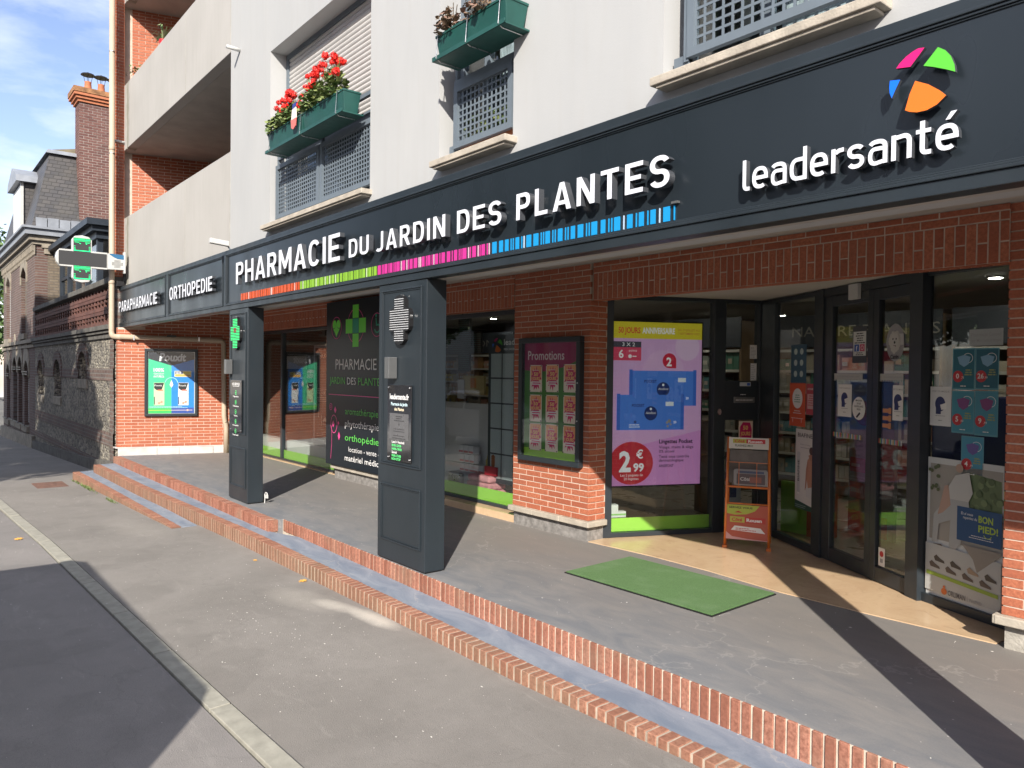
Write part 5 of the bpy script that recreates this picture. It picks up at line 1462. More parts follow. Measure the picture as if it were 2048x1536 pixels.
def biafine(pr):
    a0, a1, b0, b1 = .685, 1.0, .355, 1.065
    pr.text('BIAFINE', .72, .995, .036, BK, w=.235, bold=.012).text('Brûlures - Irritations', .845, .925, .014, GY, w=.16, al='c').lines(.72, .97, .90, .016, 1, GY, h=.005, al='c')
    pr.rect(.715, .765, .50, .86, flat((.52, .54, .56))).poly([(.72, .50), (.76, .50), (.752, .485), (.728, .485)], WH)
    # lettering running up the tube
    Fv = FR(RS.P(.753, .60, 0), (0, 0, 1), -RS.u)
    pr.mb.text(Fv, 'BIAFINE', 0, 0, .028, pr.up(), BK, w=.19, bold=.012)
    SK, SKD, HR = flat((.48, .25, .17)), flat((.40, .19, .13)), flat((.07, .04, .03))
    pr.poly([(.885, .80), (.93, .84), (.985, .83), (.995, .76), (.998, .60), (.965, .56), (.90, .55), (.875, .64), (.865, .72)], SK)
    pr.poly([(.90, .84), (.95, .87), (.985, .86), (.98, .81), (.93, .80)], SKD).disc(.945, .885, .034, HR, rb=.034).poly([(.865, .72), (.885, .79), (.90, .78), (.885, .66), (.87, .55), (.85, .53)], SKD).poly([(.86, .55), (.998, .58), (.998, .46), (.87, .48)], flat((.60, .60, .62)))
    pr.poly([(a0 + .001, .43), (.999, .395), (.999, b0 + .001), (a0 + .001, b0 + .001)], flat((.02, .07, .05))).lines(.70, .98, .385, .016, 2, flat((.3, .4, .36)), h=.006)
sticker(RS, .685, 1.0, .355, 1.065, flat((.66, .65, .64)), 'white burn cream poster showing a tube and a bare back', draw=biafine)
def fb(pr):
    pr.rect(1.515, 1.675, 1.70, 1.89, flat((.60, .62, .60))).lines(1.53, 1.665, 1.87, .018, 5, BK, h=.008, al='c')
    pr.rect(1.53, 1.59, 1.735, 1.79, flat((.03, .10, .38))).rect(1.60, 1.66, 1.735, 1.79, flat((.55, .08, .16))).text('f', 1.55, 1.742, .036, WH, bold=.03).ring(1.63, 1.7625, .017, .004, WH).lines(1.535, 1.66, 1.72, .014, 2, BK, h=.006, al='c')
sticker(RS, 1.505, 1.685, 1.645, 1.93, flat((.05, .06, .07)), 'small dark framed notice with two social media icons on the left sliding door', draw=fb)
sticker(RS, 1.322, 1.505, 1.215, 1.475, WH, 'white mask notice on the left sliding door', draw=maskdraw(1.322, 1.505, 1.215, 1.475))
pr = Print(RS, .004); pr.disc(1.598, 1.29, .082, WH, rb=.09); pr.text('MAGASIN', 1.598, 1.345, .014, BK, w=.08, al='c', bold=.02).text('SOUS', 1.598, 1.322, .014, BK, w=.05, al='c', bold=.02).text('SURVEILLANCE', 1.598, 1.299, .014, BK, w=.115, al='c', bold=.02).text('VIDEO', 1.598, 1.276, .014, BK, w=.05, al='c', bold=.02).poly([(1.565, 1.225), (1.61, 1.262), (1.622, 1.25), (1.578, 1.213)], BK)
pr.mb.build('sticker', label='round white video surveillance sticker on the left sliding door', cat='sticker', group='paper notices stuck to the entrance glass')
for a0, a1, lab, tx in ((1.262, 1.64, 'pale welcome strip sticker across the left sliding door', 'Votre pharmacie leader santé'), (1.85, 2.11, 'pale welcome strip sticker across the right sliding door', 'vous souhaite la bienvenue')):
    pr = Print(RS, .004); pr.rect(a0, a1, 1.515, 1.562, flat((.46, .46, .45))).text(tx, a0 + .04, 1.532, .016, GY, w=(a1 - a0) * .78)
    x = a0
    while x < a1 - .012: pr.mb.prism(RS, [(x, 1.505), (x + .011, 1.505), (x + .011, 1.5145), (x, 1.5145)], .0055, .0055, flat((.5, .5, .5))); x += .019
    pr.mb.build('sticker', label=lab, cat='sticker', group='strip stickers across the sliding doors')
bars = [(.55, .10, .10), (.12, .35, .5), (.62, .62, .6), (.25, .45, .15), (.6, .3, .4), (.5, .35, .12), (.08, .2, .4)]
for a0, a1, lab in ((1.262, 1.64, 'strip of small coloured stripes across the left sliding door'), (1.85, 2.11, 'strip of small coloured stripes across the right sliding door')):
    pr = Print(RS, .004); x = a0; i = 0
    while x < a1 - .01:
        pr.mb.prism(RS, [(x, 1.045), (x + .011, 1.045), (x + .011, 1.082), (x, 1.082)], .005, .005, flat(bars[(i * 3) % 7])); x += .0145; i += 1
    pr.mb.build('sticker', label=lab, cat='sticker', group='strip stickers across the sliding doors')
pr = Print(RS, .004)
pr.disc(2.015, 1.79, .098, flat((.30, .30, .31)), rb=.135)
fur = flat((.52, .51, .48))
r_ = random.Random(5)
for i in range(22):
    t_ = 2 * math.pi * i / 22; pr.disc(2.012 + .05 * math.cos(t_) * r_.uniform(.8, 1.1), 1.80 + .062 * math.sin(t_) * r_.uniform(.8, 1.1), .018, fur)
pr.disc(2.012, 1.80, .052, fur, rb=.064)
for x_, z_, q in ((1.995, 1.815, .007), (2.03, 1.815, .007), (2.014, 1.79, .010)): pr.disc(x_, z_, q, BK)
pr.poly([(2.0, 1.768), (2.03, 1.768), (2.02, 1.745), (2.01, 1.745)], flat((.12, .05, .05))).disc(2.01, 1.735, .02, fur, rb=.03).text('Canin', 2.015, 1.672, .028, BK, w=.09, al='c', bold=.03).rect(2.075, 2.113, 1.77, 1.85, flat((.5, .5, .5)))
pr.mb.build('sticker', label='round sticker with a fluffy white dog on the right sliding door', cat='sticker', group='paper notices stuck to the entrance glass')
sticker(RS, 2.0, 2.112, 1.225, 1.48, WH, 'white mask notice on the right sliding door', draw=maskdraw(1.97, 2.15, 1.225, 1.48))
pr = Print(RS, .004)
for k in range(3): pr.rect(1.89, 1.955, 1.275 - k * .055, 1.305 - k * .055, flat((.60, .26, .12))).rect(1.955, 1.985, 1.268 - k * .055, 1.312 - k * .055, flat((.60, .26, .12)))
pr.mb.build('sticker', label='three small orange hand labels on the right sliding door', cat='sticker', group='paper notices stuck to the entrance glass')
sticker(RS, 1.872, 1.945, .135, .27, WH, 'small white label with a red dot low on the right sliding door', draw=lambda pr: (pr.disc(1.908, .225, .022, REDI), pr.rect(1.892, 1.924, .16, .19, GY)))
# side door papers
sticker(LS, 1.455, 1.532, 1.70, 1.835, WH, 'white sheet of text taped in the upper glass of the side door', draw=lambda pr: pr.lines(1.462, 1.526, 1.81, .014, 8, GY, h=.005))
sticker(LS, 1.465, 1.532, 1.485, 1.655, WH, 'narrow white opening hours sheet taped in the side door', draw=lambda pr: pr.lines(1.472, 1.526, 1.63, .018, 8, GY, h=.005))
sticker(LS, 1.345, 1.50, .86, 1.085, CRM, '50 JOURS sale poster low in the side door glass behind the stand', draw=lambda pr: (pr.poly([(1.355, .90), (1.36, 1.03), (1.39, 1.075), (1.47, 1.07), (1.49, 1.0), (1.485, .90), (1.43, .875)], MG), pr.text('50', 1.42, 1.0, .04, GOLD, al='c', bold=.03), pr.text('JOURS', 1.42, .945, .035, GOLD, al='c', w=.11, bold=.03)))
# right window
sticker(RW, .067, .232, 1.215, 1.478, flat((.70, .71, .72)), 'white mask notice on the right entrance window', draw=maskdraw(.067, .232, 1.215, 1.478))
sticker(RW, .355, .588, 1.745, 1.85, flat((.40, .44, .45)), 'pale sign reading Pharmacie Conseil en Micronutrition', cat='sign', draw=lambda pr: pr.text('Pharmacie Conseil', .472, 1.805, .022, GY, w=.205, al='c').text('en Micronutrition', .472, 1.768, .022, GY, w=.20, al='c'))
def price(a0, b0, w, h, num, small, mc, two):
    def d(pr):
        b1 = b0 + h
        pr.rect(a0 + w * .04, a0 + w * .96, b0 + h * .04, b1 - h * .03, flat(two))
        cx, cz = a0 + w * .52, b0 + h * .72
        pr.ring(cx + w * .16, cz + h * .04, w * .22, w * .02, WH, rb=h * .12)
        pr.poly([(cx - w * .3, cz + h * .07), (cx, cz + h * .12), (cx + w * .28, cz + h * .07), (cx + w * .2, cz - h * .10), (cx, cz - h * .17), (cx - w * .2, cz - h * .10)], flat(mc))
        pr.disc(a0 + w * .26, b0 + h * .32, w * .23, REDI, rb=w * .23).text(num, a0 + w * .24, b0 + h * .27, h * .12, WH, al='c', bold=.02).text(small, a0 + w * .40, b0 + h * .27, h * .05, WH)
        pr.lines(a0 + w * .52, a0 + w * .93, b0 + h * .46, h * .055, 3, flat((.30, .34, .12)), h=h * .03, al='c').lines(a0 + w * .3, a0 + w * .7, b0 + h * .08, h * .05, 1, WH, h=h * .02, al='c')
    return d
BLU = flat((.10, .30, .38))
for (a0, b0, w, h, num, sm, mc, two, lab) in ((.235, 1.462, .165, .270, '0', ',75', (.22, .42, .60), (.015, .14, .20), 'blue surgical mask poster priced 0,75, upper left of the taped group'), (.402, 1.466, .163, .264, '26', ',99', (.22, .42, .60), (.015, .12, .18), 'blue surgical mask poster priced 26,99, upper right of the taped group'),
        (.236, 1.178, .165, .278, '5', ',90', (.20, .06, .22), (.05, .26, .36), 'purple mask poster priced 5,90 in the lower left of the taped group of four'), (.403, 1.174, .162, .286, '9', ',99', (.22, .06, .20), (.06, .26, .36), 'purple mask poster priced 9,99 in the lower right of the taped group of four'), (.312, .897, .162, .268, '4', ',99', (.14, .10, .34), (.06, .28, .42), 'single lower face mask price poster showing 4,99')):
    sticker(RW, a0, a0 + w, b0, b0 + h, BLU, lab, group='blue face mask price posters', draw=price(a0, b0, w, h, num, sm, mc, two))
def shoe(pr):
    a0, a1, b0, b1 = .062, .615, .052, 1.0
    pr.rect(a0 + .02, a1 - .005, .45, .96, flat((.34, .32, .29)))
    r = random.Random(3)
    pr.poly([(.38, .93), (.60, .90), (.61, .62), (.40, .60), (.36, .72)], flat((.12, .17, .08)))
    for i in range(24): pr.disc(.48 + r.uniform(-.11, .12), .78 + r.uniform(-.13, .13), .022, flat((.09, .13, .06)) if i % 2 else flat((.17, .23, .11)))
    for i in range(14): pr.disc(.12 + r.uniform(-.045, .04), .90 + r.uniform(-.12, .05), .012, flat((.10, .12, .06)))
    C1, C2, C3 = flat((.52, .52, .50)), flat((.40, .41, .41)), flat((.45, .30, .24))
    pr.poly([(.28, .90), (.38, .93), (.41, .80), (.36, .70), (.25, .70), (.22, .80)], C1)
    pr.poly([(.22, .74), (.38, .74), (.40, .62), (.34, .60), (.33, .46), (.28, .40), (.24, .42), (.25, .60), (.16, .56), (.15, .44), (.11, .43), (.12, .62)], C2)
    pr.poly([(.20, .82), (.23, .83), (.25, .70), (.19, .64), (.15, .62), (.16, .66)], C3).disc(.31, .95, .028, C3)
    for x_, z_ in ((.10, .375), (.21, .345)): pr.poly([(x_, z_), (x_ + .02, z_ + .045), (x_ + .08, z_ + .05), (x_ + .13, z_ + .015), (x_ + .135, z_ - .008), (x_ + .01, z_ - .01)], flat((.12, .08, .06)))
    pr.poly([(a0, .42), (a1, .40), (a1, .10), (a0, .10)], flat((.48, .49, .48)))
    pr.poly([(.34, .46), (.61, .46), (.61, .44), (.45, .30), (.42, .38)], flat((.30, .27, .24)))
    pr.rect(.30, .614, .485, .705, flat((.02, .075, .20))).text('Et si vous', .33, .655, .018, WH, w=.085, shear=.1).text('repartiez du', .345, .63, .018, WH, w=.10, shear=.1).text('BON', .455, .625, .042, flat((.40, .55, .06)), w=.10, bold=.03).text('PIED!', .455, .565, .042, flat((.40, .55, .06)), w=.135, bold=.03).lines(.36, .59, .53, .014, 2, WH, h=.004, al='c').ring(.52, .56, .03, .005, flat((.40, .55, .06)), t0=3.5, t1=5.9)
    for i in range(4):
        x_, z_ = .095 + i * .125, .262 - i * .012
        for dx, dz, cc in ((.035, .045, (.09, .075, .065)), (0, 0, (.13, .10, .085))):
            if i == 2 and dx: cc = (.38, .28, .20)
            x2, z2 = x_ + dx, z_ + dz
            pr.poly([(x2, z2 + .025), (x2 + .02, z2 + .042), (x2 + .045, z2 + .025), (x2 + .08, z2 + .01), (x2 + .085, z2 - .006), (x2 + .01, z2 + .0)], flat(cc))
    pr.poly([(.075, .232), (.60, .200), (.60, .175), (.075, .207)], flat((.30, .42, .06)))
    pr.disc(.215, .118, .022, flat((.62, .16, .04))).disc(.215, .148, .009, flat((.62, .16, .04))).text('ORLIMAN', .245, .10, .034, flat((.12, .12, .13)), w=.13, bold=.012).rect(.39, .392, .10, .135, GY).text('FeetPAD', .405, .102, .022, GY, w=.085, shear=.1)
sticker(RW, .062, .615, .052, 1.0, flat((.58, .60, .60)), 'tall orthopaedic shoe poster with a seated person and four pairs of shoes', draw=shoe, c=.004)

# ================================================================== NEWSPAPER STAND
SF = FR((-3.935, 5.732, 0), (.319, .176, 0))
NS = thing('newspaper_stand', SF.P(.185, 0, -.1), 'orange tubular newspaper stand on the marble threshold', 'newspaper stand')
w_ = .37
for a, n_ in ((.0, 'l'), (w_, 'r')):
    a_t = a + (.012 if a == 0 else -.012)
    mb = MB(); mb.tube([SF.P(a, .02, .03), SF.P(a_t, .985, -.06)], .0125, M_ORANGE, 12); mb.build('upright', NS, smooth=True)
    mb = MB(); mb.tube([SF.P(a, .02, -.24), SF.P(a_t, .9, -.065)], .010, M_ORANGE, 12); mb.build('rear_leg', NS, smooth=True)
    mb = MB(); mb.box(SF, a - .02, a + .02, .006, .03, .0, .055, M_ORANGE); mb.build('foot', NS, bevel=.003)
SL = FR(SF.P(0, 0, .03), SF.u, (Vector((0, 0, 1)) * .985 - SF.n * .09))
mb = MB()
for z in (.975, .545, .40): mb.tube([SL.P(.0, z, 0), SL.P(w_, z, 0)], .007, M_ORANGE, 8)
mb.build('crossbar', NS)
pr = Print(SL, .012)
pr.mb.box(SL, .012, w_ - .012, .885, .985, .009, .0115, flat((.62, .60, .56)))
pr.rect(.05, .165, .935, .972, flat((.42, .45, .06))).text('Côté', .065, .941, .024, REDI, w=.085, bold=.03, shear=.1).rect(.165, .325, .935, .972, REDI).text('Rouen', .18, .941, .024, WH, w=.12, bold=.03).text('FLASHEZ-MOI', .07, .905, .018, flat((.05, .10, .06)), w=.15, bold=.02)
pr.mb.build('header_card', NS)
mb = MB(); mb.box(SL, .015, w_ - .015, .58, .875, -.012, -.008, pm('grey_card', (.14, .125, .115), .6, .25, 8)); mb.build('back_panel', NS)
mb = MB(); mb.box(SL, .02, w_ - .02, .56, .76, .035, .038, M_CLEAR); mb.box(SL, .02, w_ - .02, .556, .56, -.008, .038, M_CLEAR); mb.build('clear_pocket', NS)
mb = MB()
for z in (.555, .765): mb.tube([SL.P(.01, z, .0), SL.P(.01, z, .045), SL.P(w_ - .01, z, .045), SL.P(w_ - .01, z, 0)], .003, M_ORANGE, 6)
for a in (.11, .26): mb.tube([SL.P(a, .555, .045), SL.P(a, .765, .045)], .003, M_ORANGE, 6)
mb.build('wire_basket', NS)
npp = MB(); r = random.Random(8)
for i in range(5): npp.box(SL, .07 + r.uniform(-.01, .01), .345 + r.uniform(-.01, .01), .562, .70 + r.uniform(-.01, .015), .002 + i * .005, .0055 + i * .005, flat((.42, .41, .40)))
pr = Print(SL, .0275); pr.rect(.09, .33, .575, .665, flat((.16, .13, .14))).rect(.10, .32, .67, .69, flat((.10, .14, .25))).text('Côté', .12, .605, .03, WH, w=.09, bold=.03); pr.rect(.2, .3, .59, .64, flat((.40, .16, .13)))
npp.add(pr.mb.v, pr.mb.f, flat((.42, .41, .40))); npp.ml = npp.ml
for k, mi_ in enumerate(pr.mb.m): npp.m[len(npp.m) - len(pr.mb.m) + k] = npp.mi(pr.mb.ml[mi_])
npp.build('newspapers', label='small pile of free newspapers in the clear pocket of the stand', cat='newspapers')
pr = Print(SL, .010); pr.mb.box(SL, .008, w_ - .008, .085, .39, .004, .0095, flat((.46, .10, .06)))
pr.poly([(.01, .388), (.29, .388), (.25, .34), (.18, .31), (.08, .30), (.01, .31)], flat((.42, .50, .07))).text('SERVEZ VOUS', .03, .357, .016, BK, w=.20, bold=.03).poly([(.075, .32), (.11, .337), (.145, .32)], REDI)
pr.rect(.04, .165, .235, .285, flat((.45, .47, .08))).text('Côté', .055, .245, .028, REDI, w=.09, bold=.03, shear=.1).rect(.165, .34, .235, .285, flat((.50, .05, .04))).text('Rouen', .18, .246, .028, WH, w=.13, bold=.04).poly([(.05, .165), (.08, .205), (.30, .195), (.34, .15)], WH).lines(.09, .28, .18, .014, 2, REDI, h=.006).poly([(.008, .15), (.06, .11), (.2, .095), (.36, .09), (.36, .086), (.008, .086)], flat((.62, .36, .36)))
pr.mb.build('lower_panel', NS)

# ================================================================== INSIDE THE SHOP
mb = MB(); mb.box(WORLD, -14.5, 2, 5.14, 16, -.05, .005, pm('shop_tiles', (.34, .30, .25), .3, .1, 2)); mb.build('shop_floor', kind='structure')
mb = MB(); mb.prism(FX_, [(-14.5, 5.1), (-4.9, 5.1), (-4.2, 6.75), (-2.1, 5.7), (-1.4, 5.2), (2, 5.2), (2, 16), (-14.5, 16)], 2.537, 2.6, pm('shop_ceiling_paint', (.50, .48, .44), .8, .05, 2)); mb.build('shop_ceiling', kind='structure')
DW = pm('shop_wall_paint', (.11, .095, .085), .8, .15, 2)
mb = MB(); mb.box(WORLD, -14.6, 2, 12, 12.1, 0, 2.6, DW); mb.box(WORLD, -14.6, -14.5, 5.3, 12, 0, 2.6, DW); mb.box(WORLD, 1.9, 2, 5.2, 12, 0, 2.6, DW); mb.build('shop_wall', kind='structure')
M_BAND = pm('dark_header_band', (.03, .036, .045), .5, .1, 3)
M_SHELF = pm('wood_shelf', (.20, .13, .07), .5, .2, 6)
PRC = [flat(c, .5) for c in ((.45, .40, .30), (.55, .52, .45), (.42, .22, .08), (.08, .22, .15), (.05, .12, .30), (.50, .10, .08), (.52, .42, .12), (.30, .34, .30), (.55, .30, .22), (.10, .28, .30))]
def shelf(x0, x1, y, pal, label, seed, tiers=5, z0=.25, z1=1.85, words=None):
    r = random.Random(seed)
    t = thing('shelf_unit', ((x0 + x1) / 2, y, 0), label, 'shelf', 'shelf units inside the shop')
    Fh = FR((0, y, 0))
    mb = MB(); mb.box(Fh, x0, x1, 0, 2.25, -.34, -.31, M_SHELF); mb.box(Fh, x0, x0 + .03, 0, 2.25, -.31, 0, M_SHELF); mb.box(Fh, x1 - .03, x1, 0, 2.25, -.31, 0, M_SHELF); mb.build('carcass', t)
    zs = [z0 + (z1 - z0) * i / tiers for i in range(tiers + 1)]
    for z in zs: mb = MB(); mb.box(Fh, x0 + .031, x1 - .031, z, z + .02, -.309, 0, M_SHELF); mb.box(Fh, x0 + .031, x1 - .031, z - .012, z + .022, .001, .006, flat((.55, .52, .46))); mb.build('shelf_board', t)
    mb = MB()
    for z in zs[:-1]:
        x = x0 + .05
        while x < x1 - .1:
            w = r.uniform(.04, .11); h = r.uniform(.10, .24); m = PRC[r.choice(pal)]
            n = r.randint(1, 4)
            for k in range(n):
                if x + w > x1 - .04: break
                mb.box(Fh, x, x + w - .006, z + .0205, z + .02 + h, -.28, -.04 - r.uniform(0, .02), m)
                if r.random() < .7: mb.box(Fh, x + w * .15, x + w * .8, z + .02 + h * .35, z + .02 + h * .65, -.0395, -.038, PRC[r.choice((0, 1, 1, 7))])
                x += w
            x += r.uniform(.0, .02)
    mb.build('products', t, kind='stuff')
    mb = MB(); mb.box(Fh, x0, x1, 1.9, 2.3, .0, .02, M_BAND)
    if words: mb.text(Fh, words[0], words[1], 2.03, .13, .0205, flat((.26, .24, .20), .5, 'gold_letters'), w=words[2], bold=.0)
    mb.build('header', t)
    return t
shelf(-14.4, -10.9, 9.0, (2, 2, 2, 8, 6, 0), 'shelf unit with orange and brown products under a dark header', 1, 6, words=('MÉDICATION', -13.4, 1.9))
shelf(-10.8, -8.2, 9.4, (0, 4, 9, 7), 'shelf unit with cream and blue products deep in the shop', 2, 6)
shelf(-5.6, -3.4, 9.0, (0, 1, 0, 3, 9, 8), 'shelf unit under the gold words nature plantes', 3, 6, words=('NATURE PLANTES', -5.2, 1.78))
shelf(-3.3, -.8, 9.0, (0, 1, 8, 3), 'shelf unit at the right of the shop with pale boxes', 4, 6)
shelf(-8.1, -5.7, 8.6, (3, 7, 9, 1), 'shelf unit with green and grey bottles behind the screen', 5, 6)
for i, (x, y) in enumerate(((-11.0, 8.6), (-6.2, 8.0), (-7.5, 10.5), (-5.4, 10.3), (-4.2, 8.2), (-2.7, 8.4), (-8.0, 7.2), (-3.3, 7.4), (-2.0, 7.2), (-9.6, 6.6))):
    wh = ('far left', 'behind the recess corner', 'rear centre', 'rear right', 'centre right', 'right rear', 'centre left', 'right centre', 'far right', 'left front')[i]
    c = thing('ceiling_spot', (x, y, 2.52), 'small round lit ceiling spot inside the shop, %s' % wh, 'ceiling light', 'ceiling spots inside the shop')
    mb = MB(); mb.disc(FR((x, y, 2.535), (1, 0, 0), (0, -1, 0)), 0, 0, .07, .07, .001, .012, M_WHITEP, 20); mb.build('rim', c)
    mb = MB(); mb.disc(FR((x, y, 2.522), (1, 0, 0), (0, -1, 0)), 0, 0, .055, .055, .0005, .003, flat((1, .93, .8), .4, 'spot_glow', emit=75), 20); mb.build('lamp', c)
# --- window 2 display
def top(name, mb, label, cat, group=None, bevel=0): return mb.build(name, label=label, cat=cat, group=group, bevel=bevel)
mb = MB(); mb.box(WORLD, -9.6, -6.98, 5.50, 5.53, .08, 1.15, flat((.55, .55, .54), .4, 'display_white')); mb.box(WORLD, -9.6, -6.0, 5.12, 5.6, .02, .12, flat((.55, .55, .54), .4, 'display_white')); mb.build('display_back_panel', label='low white display back panel in the window left of the brick pier', cat='panel')
lf = thing('framed_sign', (-6.5, 5.3, .3), 'dark framed grid of blank white cards headed with the leader logo', 'display frame')
FL = FR((0, 5.27, 0))
mb = MB(); mb.box(FL, -6.83, -5.9, .28, 1.96, -.04, -.006, M_ANTH); mb.build('board', lf)
cols_ = ((-6.775, -6.585), (-6.565, -6.375), (-6.355, -6.165), (-6.145, -5.96))
for p, q in cols_:
    for k in range(5):
        z = .335 + k * .286
        mb = MB(); mb.box(FL, p, q, z, z + .268, -.0055, .0, flat((.44, .50, .50), .35, 'blank_card')); mb.build('card', lf)
pr = Print(FL, -.005)
pr.text('leadersanté', -6.55, 1.845, .065, WH, w=.55, bold=.02).text('PRIX EXCEPTIONNELS', -6.55, 1.785, .022, WH, w=.36, bold=.02)
for k, (c, pts) in LOGO.items(): pr.poly([(-6.665 + (x + 1.245) * .75, 1.845 + (z - 2.69) * .65) for x, z in pts], flat(c, .5, 'logo_small_' + k))
pr.mb.build('lettering', lf)
hc = thing('hanging_cross', (-7.7, 5.6, 1.55), 'dark unlit LED cross hanging behind the window glass', 'pharmacy cross')
FH = FR((-7.70, 5.55, 1.90))
mb = MB(); pts = [(-.12, -.36), (.12, -.36), (.12, -.12), (.36, -.12), (.36, .12), (.12, .12), (.12, .36), (-.12, .36), (-.12, .12), (-.36, .12), (-.36, -.12), (-.12, -.12)]
mb.prism(FH, pts, -.03, 0, M_BLACK)
v = -.34
while v < .35:
    hw = .35 if abs(v) < .115 else .11
    mb.box(FH, -hw, hw, v, v + .006, .0005, .002, flat((.03, .11, .10), .4, 'unlit_green_led')); v += .026
mb.build('housing', hc)
mb = MB(); mb.tube([(-7.75, 5.56, 2.25), (-7.75, 5.56, 2.54)], .004, M_BLACK); mb.tube([(-7.65, 5.56, 2.25), (-7.65, 5.56, 2.54)], .004, M_BLACK); mb.build('cable', hc)
r = random.Random(4)
M_BOXW, M_BOXR = flat((.55, .56, .58)), flat((.42, .06, .06))
for i, (x, z) in enumerate(((-7.50, .325), (-7.50, .435), (-7.52, .545), (-7.22, .325))):
    mb = MB(); n = 3 if i < 3 else 2
    for k in range(n):
        mb.box(FR((0, 5.36, 0)), x + k * .10, x + k * .10 + .094, z, z + .10, -.1, 0, M_BOXW); mb.box(FR((0, 5.36, 0)), x + k * .10 + .004, x + k * .10 + .09, z + .01, z + .035, .0005, .001, M_BOXR)
    top('medicine_boxes', mb, 'row of small white and red boxes, %s in the window display stack' % ('bottom left', 'second layer', 'topmost', 'bottom right')[i], 'boxes', 'stacked boxes in the window')
mb = MB(); mb.box(WORLD, -7.56, -6.98, 5.25, 5.45, .12, .324, flat((.50, .50, .50))); top('display_plinth', mb, 'grey white plinth carrying the small box stack', 'plinth')
mb = MB(); mb.lathe((-6.86, 5.3, .42), [(.02, 0), (.022, .01), (.022, .10), (.008, .12), (.008, .15)], flat((.45, .36, .10)), 14); top('oil_bottle', mb, 'slim yellow oil bottle beside the pump bottle', 'bottle')
mb = MB(); mb.lathe((-6.72, 5.3, .46), [(.04, 0), (.045, .02), (.045, .12), (.02, .15), (.018, .18)], flat((.30, .09, .02)), 16); mb.box(WORLD, -6.80, -6.70, 5.29, 5.31, .64, .655, M_BLACK); mb.tube([(-6.72, 5.3, .63), (-6.72, 5.3, .67)], .012, M_BLACK); top('pump_bottle', mb, 'amber pump bottle standing on the red box in the window', 'bottle')
mb = MB(); mb.box(WORLD, -6.84, -6.63, 5.24, 5.38, .36, .459, flat((.50, .03, .05))); top('red_box', mb, 'small red box under the amber pump bottle', 'box')
M_PINK = pm('pink_towel', (.58, .25, .26), .9, .2, 12, 60, .6, .01)
for i in range(3):
    mb = MB(); mb.box(WORLD, -7.12 + i * .02, -6.64 - i * .015, 5.17, 5.42, .122 + i * .078, .196 + i * .078, M_PINK); top('folded_towel', mb, 'pink folded towel, %s of the pile in the window' % ('bottom', 'middle', 'top')[i], 'towel', 'pink folded towels', .025)
mb = MB(); mb.box(WORLD, -7.50, -7.25, 5.18, 5.25, .125, .33, M_STEEL); top('silver_gift_box', mb, 'shiny silver foil box beside the pink towels', 'box', None, .02)
mb = MB(); mb.box(WORLD, -7.72, -7.27, 5.55, 5.58, 1.26, 1.49, flat((.45, .36, .16))); mb.box(WORLD, -7.55, -7.43, 5.548, 5.55, 1.34, 1.46, flat((.55, .20, .05))); mb.box(WORLD, -7.80, -7.66, 5.53, 5.535, 1.20, 1.44, flat((.48, .48, .50))); top('counter_display', mb, 'yellow card display with an orange disc and a hanging white leaflet', 'display')
# --- window 1 display
mb = MB(); mb.box(WORLD, -13.7, -9.95, 5.13, 6.4, .02, .34, flat((.60, .60, .57), .4, 'display_pale')); top('display_platform', mb, 'pale low display platform behind the leftmost shop window', 'platform')
nx = thing('rollup_poster', (-11.2, 5.45, .34), 'dark brown framed skincare poster partly hidden by the services board', 'poster')
FNX = FR((0, 5.42, 0))
mb = MB(); mb.box(FNX, -11.80, -10.85, .345, 1.95, -.03, 0, flat((.33, .34, .35), .3)); mb.build('frame', nx)
pr = Print(FNX, .0005); pr.rect(-11.74, -10.91, .40, 1.90, flat((.055, .035, .028))).rect(-11.6, -10.95, 1.0, 1.7, flat((.09, .06, .045))).text('NUXE', -11.60, 1.74, .06, CRM, w=.42, bold=0).text('NUXE BIO', -11.65, 1.14, .035, CRM, w=.5).lines(-11.65, -11.1, 1.22, .03, 2, CRM, h=.008).lines(-11.65, -11.1, 1.08, .03, 3, CRM, h=.007).rect(-11.6, -11.585, .75, .98, CRM).rect(-11.5, -11.485, .62, .80, CRM).poly([(-11.45, .70), (-11.35, .78), (-11.25, .70)], CRM).lines(-11.68, -11.1, .48, .03, 2, CRM, h=.006)
pr.mb.build('print', nx)
mb = MB(); mb.box(WORLD, -13.4, -12.55, 5.6, 5.63, 1.55, 1.78, flat((.42, .38, .36))); top('shelf_sign', mb, 'pale strip sign hanging behind the leftmost window', 'sign')
# --- behind the side door and screen
for i in range(7):
    p = LS.P(.30 + i * .17, 0, -.75 - (i % 2) * .2)
    for z in (.72, 1.08):
        mb = MB(); mb.lathe((p.x, p.y, z), [(.035, 0), (.038, .01), (.038, .15), (.016, .19), (.016, .22)], flat(((.18, .20, .06), (.30, .27, .18), (.10, .13, .08))[i % 3]), 12)
        mb.lathe((p.x, p.y, z + .22), [(.018, 0), (.018, .03)], M_BLACK, 10)
        top('bottle', mb, 'dark capped bottle, %s from the left, on the %s shelf behind the side door' % (('first', 'second', 'third', 'fourth', 'fifth', 'sixth', 'seventh')[i], 'lower' if z < 1 else 'upper'), 'bottle', 'bottles behind the side door')
mb = MB()
for z in (.70, 1.06): mb.box(LS, .2, 1.5, z - .02, z - .001, -1.1, -.6, M_SHELF)
mb.box(LS, .2, .22, 0, 1.06, -1.1, -.6, M_SHELF); mb.box(LS, 1.48, 1.5, 0, 1.06, -1.1, -.6, M_SHELF)
top('bottle_rack', mb, 'dark rack of bottles behind the side door', 'rack')
